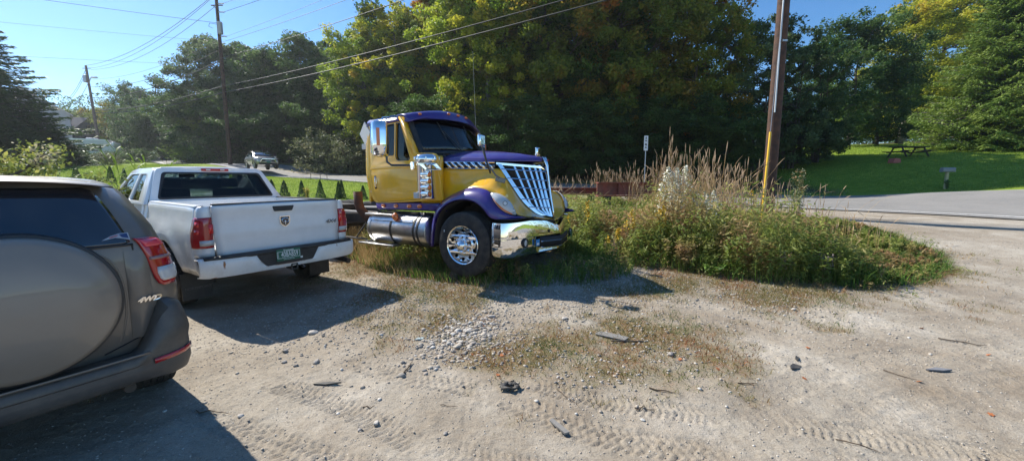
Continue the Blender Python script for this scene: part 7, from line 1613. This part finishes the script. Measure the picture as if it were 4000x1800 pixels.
b=MB(); b.prism(rpoly([(-.28,0),(.28,0),(.22,.30),(-.18,.34)],.05),-.22,.22,'y'); o=b.build('fire_pit_block',principled('faded_red',(.42,.13,.10),.8),None,bevel=.03); x2,y2=colx(3472,27.0),27.0; o.location=(x2,y2,h(x2,y2)-.02); tag(o,'faded red block lying at the left end of the picnic table','block')
x,y=colx(3682,20.3),20.3; mb=fr_(x,y,radians(-8),'grey mailbox on a short post at the edge of the right lawn','mailbox','mailbox'); mb.scale=(.85,.85,.88)
b=MB(); b.prism(rpoly([(-.13,1.0),(.13,1.0),(.13,1.18),(.08,1.27),(-.08,1.27),(-.13,1.18)],.04),-.33,.33,'x'); b.xf(Matrix.Rotation(0,4,'Z')); b.build('box',principled('mailbox_grey',(.22,.23,.24),.5),mb,bevel=.01)
b=MB(); b.box((0,0,.5),(.12,.12,1.0)); b.build('post',principled('post_pale',(.42,.38,.22),.7),mb); b=MB(); b.box((.34,0,1.13),(.02,.24,.25)); b.build('door',principled('mailbox_door',(.28,.29,.30),.5),mb)
plant('leafy_weed',x-.12,y-.2,.5,'dark weeds growing round the mailbox post',None,1,mat=LM['dark'],n=40,leaf=.08,width=.25,seed=99,stems=8)
x,y=colx(2513,23.5),23.5; z0=h(x,y); sg=fr_(x,y,radians(0),'narrow white vertical sign on a thin post behind the weeds','road_sign','sign')
b=MB(); b.box((0,.02,1.5),(.05,.03,3.1)); b.build('post',steel,sg); plate('panel',rpoly([(-.12,2.75),(.12,2.75),(.12,3.62),(-.12,3.62)],.02),[],.012,lambda u,v,w:(u,-.01+w,v-.35),principled('sign_white',(.72,.72,.72),.5),sg)
sgb=principled('sign_black',(.03,.03,.03),.6)
for q_,(s_,z_,sz) in enumerate((('E',3.13,.15),('N',2.97,.13),('&',2.76,.19),('A',2.58,.15))): text('sign_mark',s_,sz,lambda u,v,w,z_=z_:(u,-.02-w,z_+v),sgb,sg,ext=.004,off=.006)
for i,(X_,Y_,hh) in enumerate(((1221,700,.75),(1258,705,.5),(1284,704,.6))):
    d=26.4; x=colx(X_,d); b=MB(); b.tube([(0,0,-.1),(0,0,hh)],.018,6); b.sphere((0,0,hh),.018,4); o=b.build('survey_stake',principled('stake_brown',(.16,.11,.08),.8) if i==0 else bpy.data.materials['stake_brown']); yy=float(np.interp(x,NEAR[:,0],NEAR[:,1]))-.5; x=colx(X_,yy); o.location=(x,yy,h(x,yy)); tag(o,['thin brown stake at the road edge, leftmost and tallest','shortest thin stake at the road edge','thin stake at the road edge, nearest the truck cab'][i],'stake',group='stakes along the road edge')
# rusty steel beams behind the weeds
redst=principled('red_primed_steel',(.34,.085,.058),.75,noise=(2.5,.4,.6),col2=(.20,.065,.045),dirt=((.30,.22,.17),.4,3),bump=.3,bscale=20)
def beam(x0,y0,x1,y1,zt,hh,label):
    L=math.hypot(x1-x0,y1-y0); r=empty('steel_beam',(x0,y0,0),math.atan2(y1-y0,x1-x0),label,'steel beam',group='rusty steel beams behind the weeds'); b=MB(); b.box((L/2,0,zt-.02),(L,.22,.03)); b.box((L/2,0,zt-hh),(L,.22,.03)); b.box((L/2,0,zt-hh/2-.005),(L,.03,hh-.06)); b.build('web_and_flanges',redst,r)
    for k in (.15,.85):
        b=MB(); b.box((L*k,0,(zt-hh+h(x0,y0))/2-.0),(.2,.3,zt-hh-h(x0,y0)-.03)); b.build('timber_block',tabm,r)
    n_=int(L/.5)
    for k in range(1,n_): b=MB(); b.box((L*k/n_,-.06,zt-hh/2),(.02,.10,hh-.06)); b.build('stiffener',redst,r)
    return r
beam(1.15,12.6,2.75,12.2,1.53,.22,'short rusty beam end seen right behind the truck nose'); beam(2.55,11.6,4.5,12.0,1.70,.42,'long dark red steel beam between truck nose and white flowers')
# old tyres behind the pickup
for i,(X_,d,lb) in enumerate(((1370,11.2,'old tyre lying behind the truck frame, left'),(1425,11.0,'old tyre lying behind the truck frame, right'))):
    x=colx(X_,d); e=empty('old_tyre',(x,d,h(x,d)+.62),0,lb,'tyre',group='old tyres behind the truck frame'); o=tyre('tread',(0,0,0),.42,.24,.24,e); o.rotation_euler=(0,radians(90),0)
    q=MB(); q.lathe([(.40,-.12),(.40,-.58),(.24,-.58),(.24,-.12)],n=24); q.build('lower_tyre',rubber,e)
# ------------------------------------------------------------------ litter on the lot
def gz_(x,y): return h(x,y)+float(micro(np.array([x]),np.array([y]))[0])
def flat(name,X_,Y_,poly,rz,mat,label,cat,th=.012,tilt=(0,0),group=None,dz=.012):
    x,y=gpx(X_,Y_); o=plate(name,poly,[],th,lambda u,v,w:(u,v,w),mat); o.location=(x,y,gz_(x,y)+dz); o.rotation_euler=(tilt[0],tilt[1],rz); tag(o,label,cat,group); return o
gw_=principled('grey_splinter_wood',(.20,.19,.175),.85,bump=.5,bscale=30); dkr=principled('dark_scrap_rubber',(.05,.048,.045),.7,dirt=((.2,.17,.13),.5,20))
flat('board',2388,1318,rpoly([(-.16,-.05),(.15,-.055),(.17,.05),(-.14,.06)],.01),-.55,gw_,'grey broken board lying flat in the middle of the lot','board')
flat('wood_strip',2450,1338,[(-.16,-.006),(.17,-.004),(.17,.006),(-.16,.006)],-.05,dkr,'thin dark strip beside the broken board','strip')
flat('wood_splinter',2185,1678,rpoly([(-.085,-.018),(.08,-.02),(.085,.016),(-.09,.014)],.004),-1.0,gw_,'short grey splinter of wood at the bottom middle','wood scrap')
flat('rubber_scrap',1275,1500,rpoly([(-.10,-.010),(.0,-.022),(.12,.004),(.02,.016)],.004),.05,dkr,'thin black scrap among the tyre prints at lower left','scrap',tilt=(.1,0))
flat('rubber_scrap',3100,1445,rpoly([(-.07,-.02),(.02,-.035),(.085,-.01),(.03,.03),(-.03,.015)],.006),.4,dkr,'torn black scrap on the right half of the lot, lower piece','scrap',tilt=(.25,.1),group='torn black scraps')
flat('rubber_scrap',3112,1412,rpoly([(-.05,-.012),(.05,-.015),(.06,.012),(-.04,.014)],.006),.9,dkr,'torn black scrap on the right half of the lot, upper piece','scrap',tilt=(.35,.1),group='torn black scraps')
flat('slate_flake',3655,1452,rpoly([(-.10,-.02),(.03,-.03),(.13,.0),(.02,.03)],.01),-.1,principled('slate',(.18,.18,.19),.8),'flat grey flake of stone near the right edge','stone')
flat('glass_shard',1640,1327,rpoly([(-.05,-.02),(.03,-.025),(.05,.02),(-.02,.025)],.004),.2,principled('pale_shard',(.35,.42,.42),.3),'pale bluish shard left of the cobble heap','shard')
x,y=gpx(1990,1520); b=MB()
for i in range(9):
    a=i*.9; b.add([( .05*cos(a)*(.3+i*.09), .045*sin(a)*(.3+i*.09), .004+.03*((i*37)%5)/5)]+[(.05*cos(a+k*.9+.3)*(1.0+.2*((i+k)%3)), .04*sin(a+k*1.1)*(1.1), .002+.035*((i*13+k*7)%5)/5) for k in range(3)],[(0,1,2),(0,2,3)])
o=b.build('crumpled_rag',dkr,None,solid=.004); o.location=(x,y,gz_(x,y)+.008); o.scale=(1.5,1.5,1.3); tag(o,'crumpled dark rag below the cobble heap','rag')
x,y=gpx(1783,1090); b=MB(); b.add([(-.14,-.02,0),(.0,-.10,0),(.12,.03,0),(.02,.02,.36),(-.02,-.02,.20)],[(0,1,4),(1,3,4),(1,2,3),(0,4,3)]); b.add([(.03,.0,0),(.13,.02,0),(.11,.02,.50),(.04,.0,.48)],[(0,1,2,3)]); o=b.build('black_flap',dkr,None,solid=.008); o.location=(x,y,gz_(x,y)-.01); tag(o,'pointed torn black flap standing in front of the chrome wheel','flap')
stickm=principled('twig',(.12,.085,.055),.9); leafl=principled('fallen_leaf',(.40,.13,.04),.8)
def twig(X0,Y0,X1,Y1,label,r=.004,seed=0):
    p=gpx(X0,Y0); q=gpx(X1,Y1); rd=random.Random(seed); pts=[]
    for k in range(6):
        t_=k/5; x=lerp(p[0],q[0],t_)+rd.uniform(-.01,.01); y=lerp(p[1],q[1],t_)+rd.uniform(-.012,.012); pts.append((x,y,gz_(x,y)+r*1.2+rd.uniform(0,.008)))
    b=MB(); b.tube(pts,[r,r,r*.9,r*.8,r*.6,r*.3],6); tag(b.build('twig',stickm,None,smooth=60),label,'twig','twigs lying on the dirt')
for i,a in enumerate([(1575,1460,1612,1420,'dark bent twig above the long tyre print',.007),(3670,1330,3850,1355,'long dark twig at the right',.006),(3450,1455,3590,1495,'thin twig with an orange leaf at its end',.004),(2175,1525,2265,1600,'thin curved twig right of the rag',.003),(2480,1597,2560,1608,'pale straight twig in the lower middle',.005),(3265,1725,3440,1770,'long thin twig at the bottom right',.004),(760,1600,900,1615,'thin twig by the SUV shadow',.004),(1420,1585,1468,1590,'short dark twig among the tyre prints',.004),(2540,1525,2640,1543,'crooked twig below the green patch',.006),(2880,1505,2960,1508,'short straight twig at the right green patch',.005),(1720,1585,1790,1590,'faint twig at the lower middle',.003),(2320,1165,2560,1205,'long thin twig near the truck shadow',.004)]): twig(*a[:4],a[4],a[5],i)
for i,(X_,Y_) in enumerate(((2803,1450),(3590,1497),(3600,1285),(3870,1620),(1845,1385),(1960,1395),(3140,1488),(2655,1410),(3860,1390),(3800,935),(3640,1140),(3155,1365),(1945,1470),(2505,1248))):
    x,y=gpx(X_,Y_); rd=random.Random(i); pl=[(.022*cos(a)*(1 if k%2 else .6),.022*sin(a)*(1 if k%2 else .55)) for k,a in enumerate(np.linspace(0,2*pi,13)[:-1])]
    o=plate('fallen_leaf',pl,[],.001,lambda u,v,w:(u,v,w+6*u*u),leafl); o.location=(x,y,gz_(x,y)+.008); o.rotation_euler=(rd.uniform(-.5,.5),rd.uniform(-.5,.5),i); tag(o,'small fallen orange leaf on the pale dirt','leaf','orange leaves fallen on the lot')

# ------------------------------------------------------------------ bluish air volume, added to stand in for the veil of lens flare
b=MB(); b.box((0,60,25),(520,560,68)); 
m,t=newmat('flare_veil'); o_=N(t,'ShaderNodeOutputMaterial'); v_=N(t,'ShaderNodeVolumePrincipled',Density=.00045,Anisotropy=.55); v_.inputs['Color'].default_value=(.86,.92,1,1); t.links.new(v_.outputs[0],o_.inputs['Volume'])
hz=b.build('flare_veil',m,None,smooth=0); tag(hz,'thin bluish veil added in place of lens flare','flare_veil',kind='stuff')
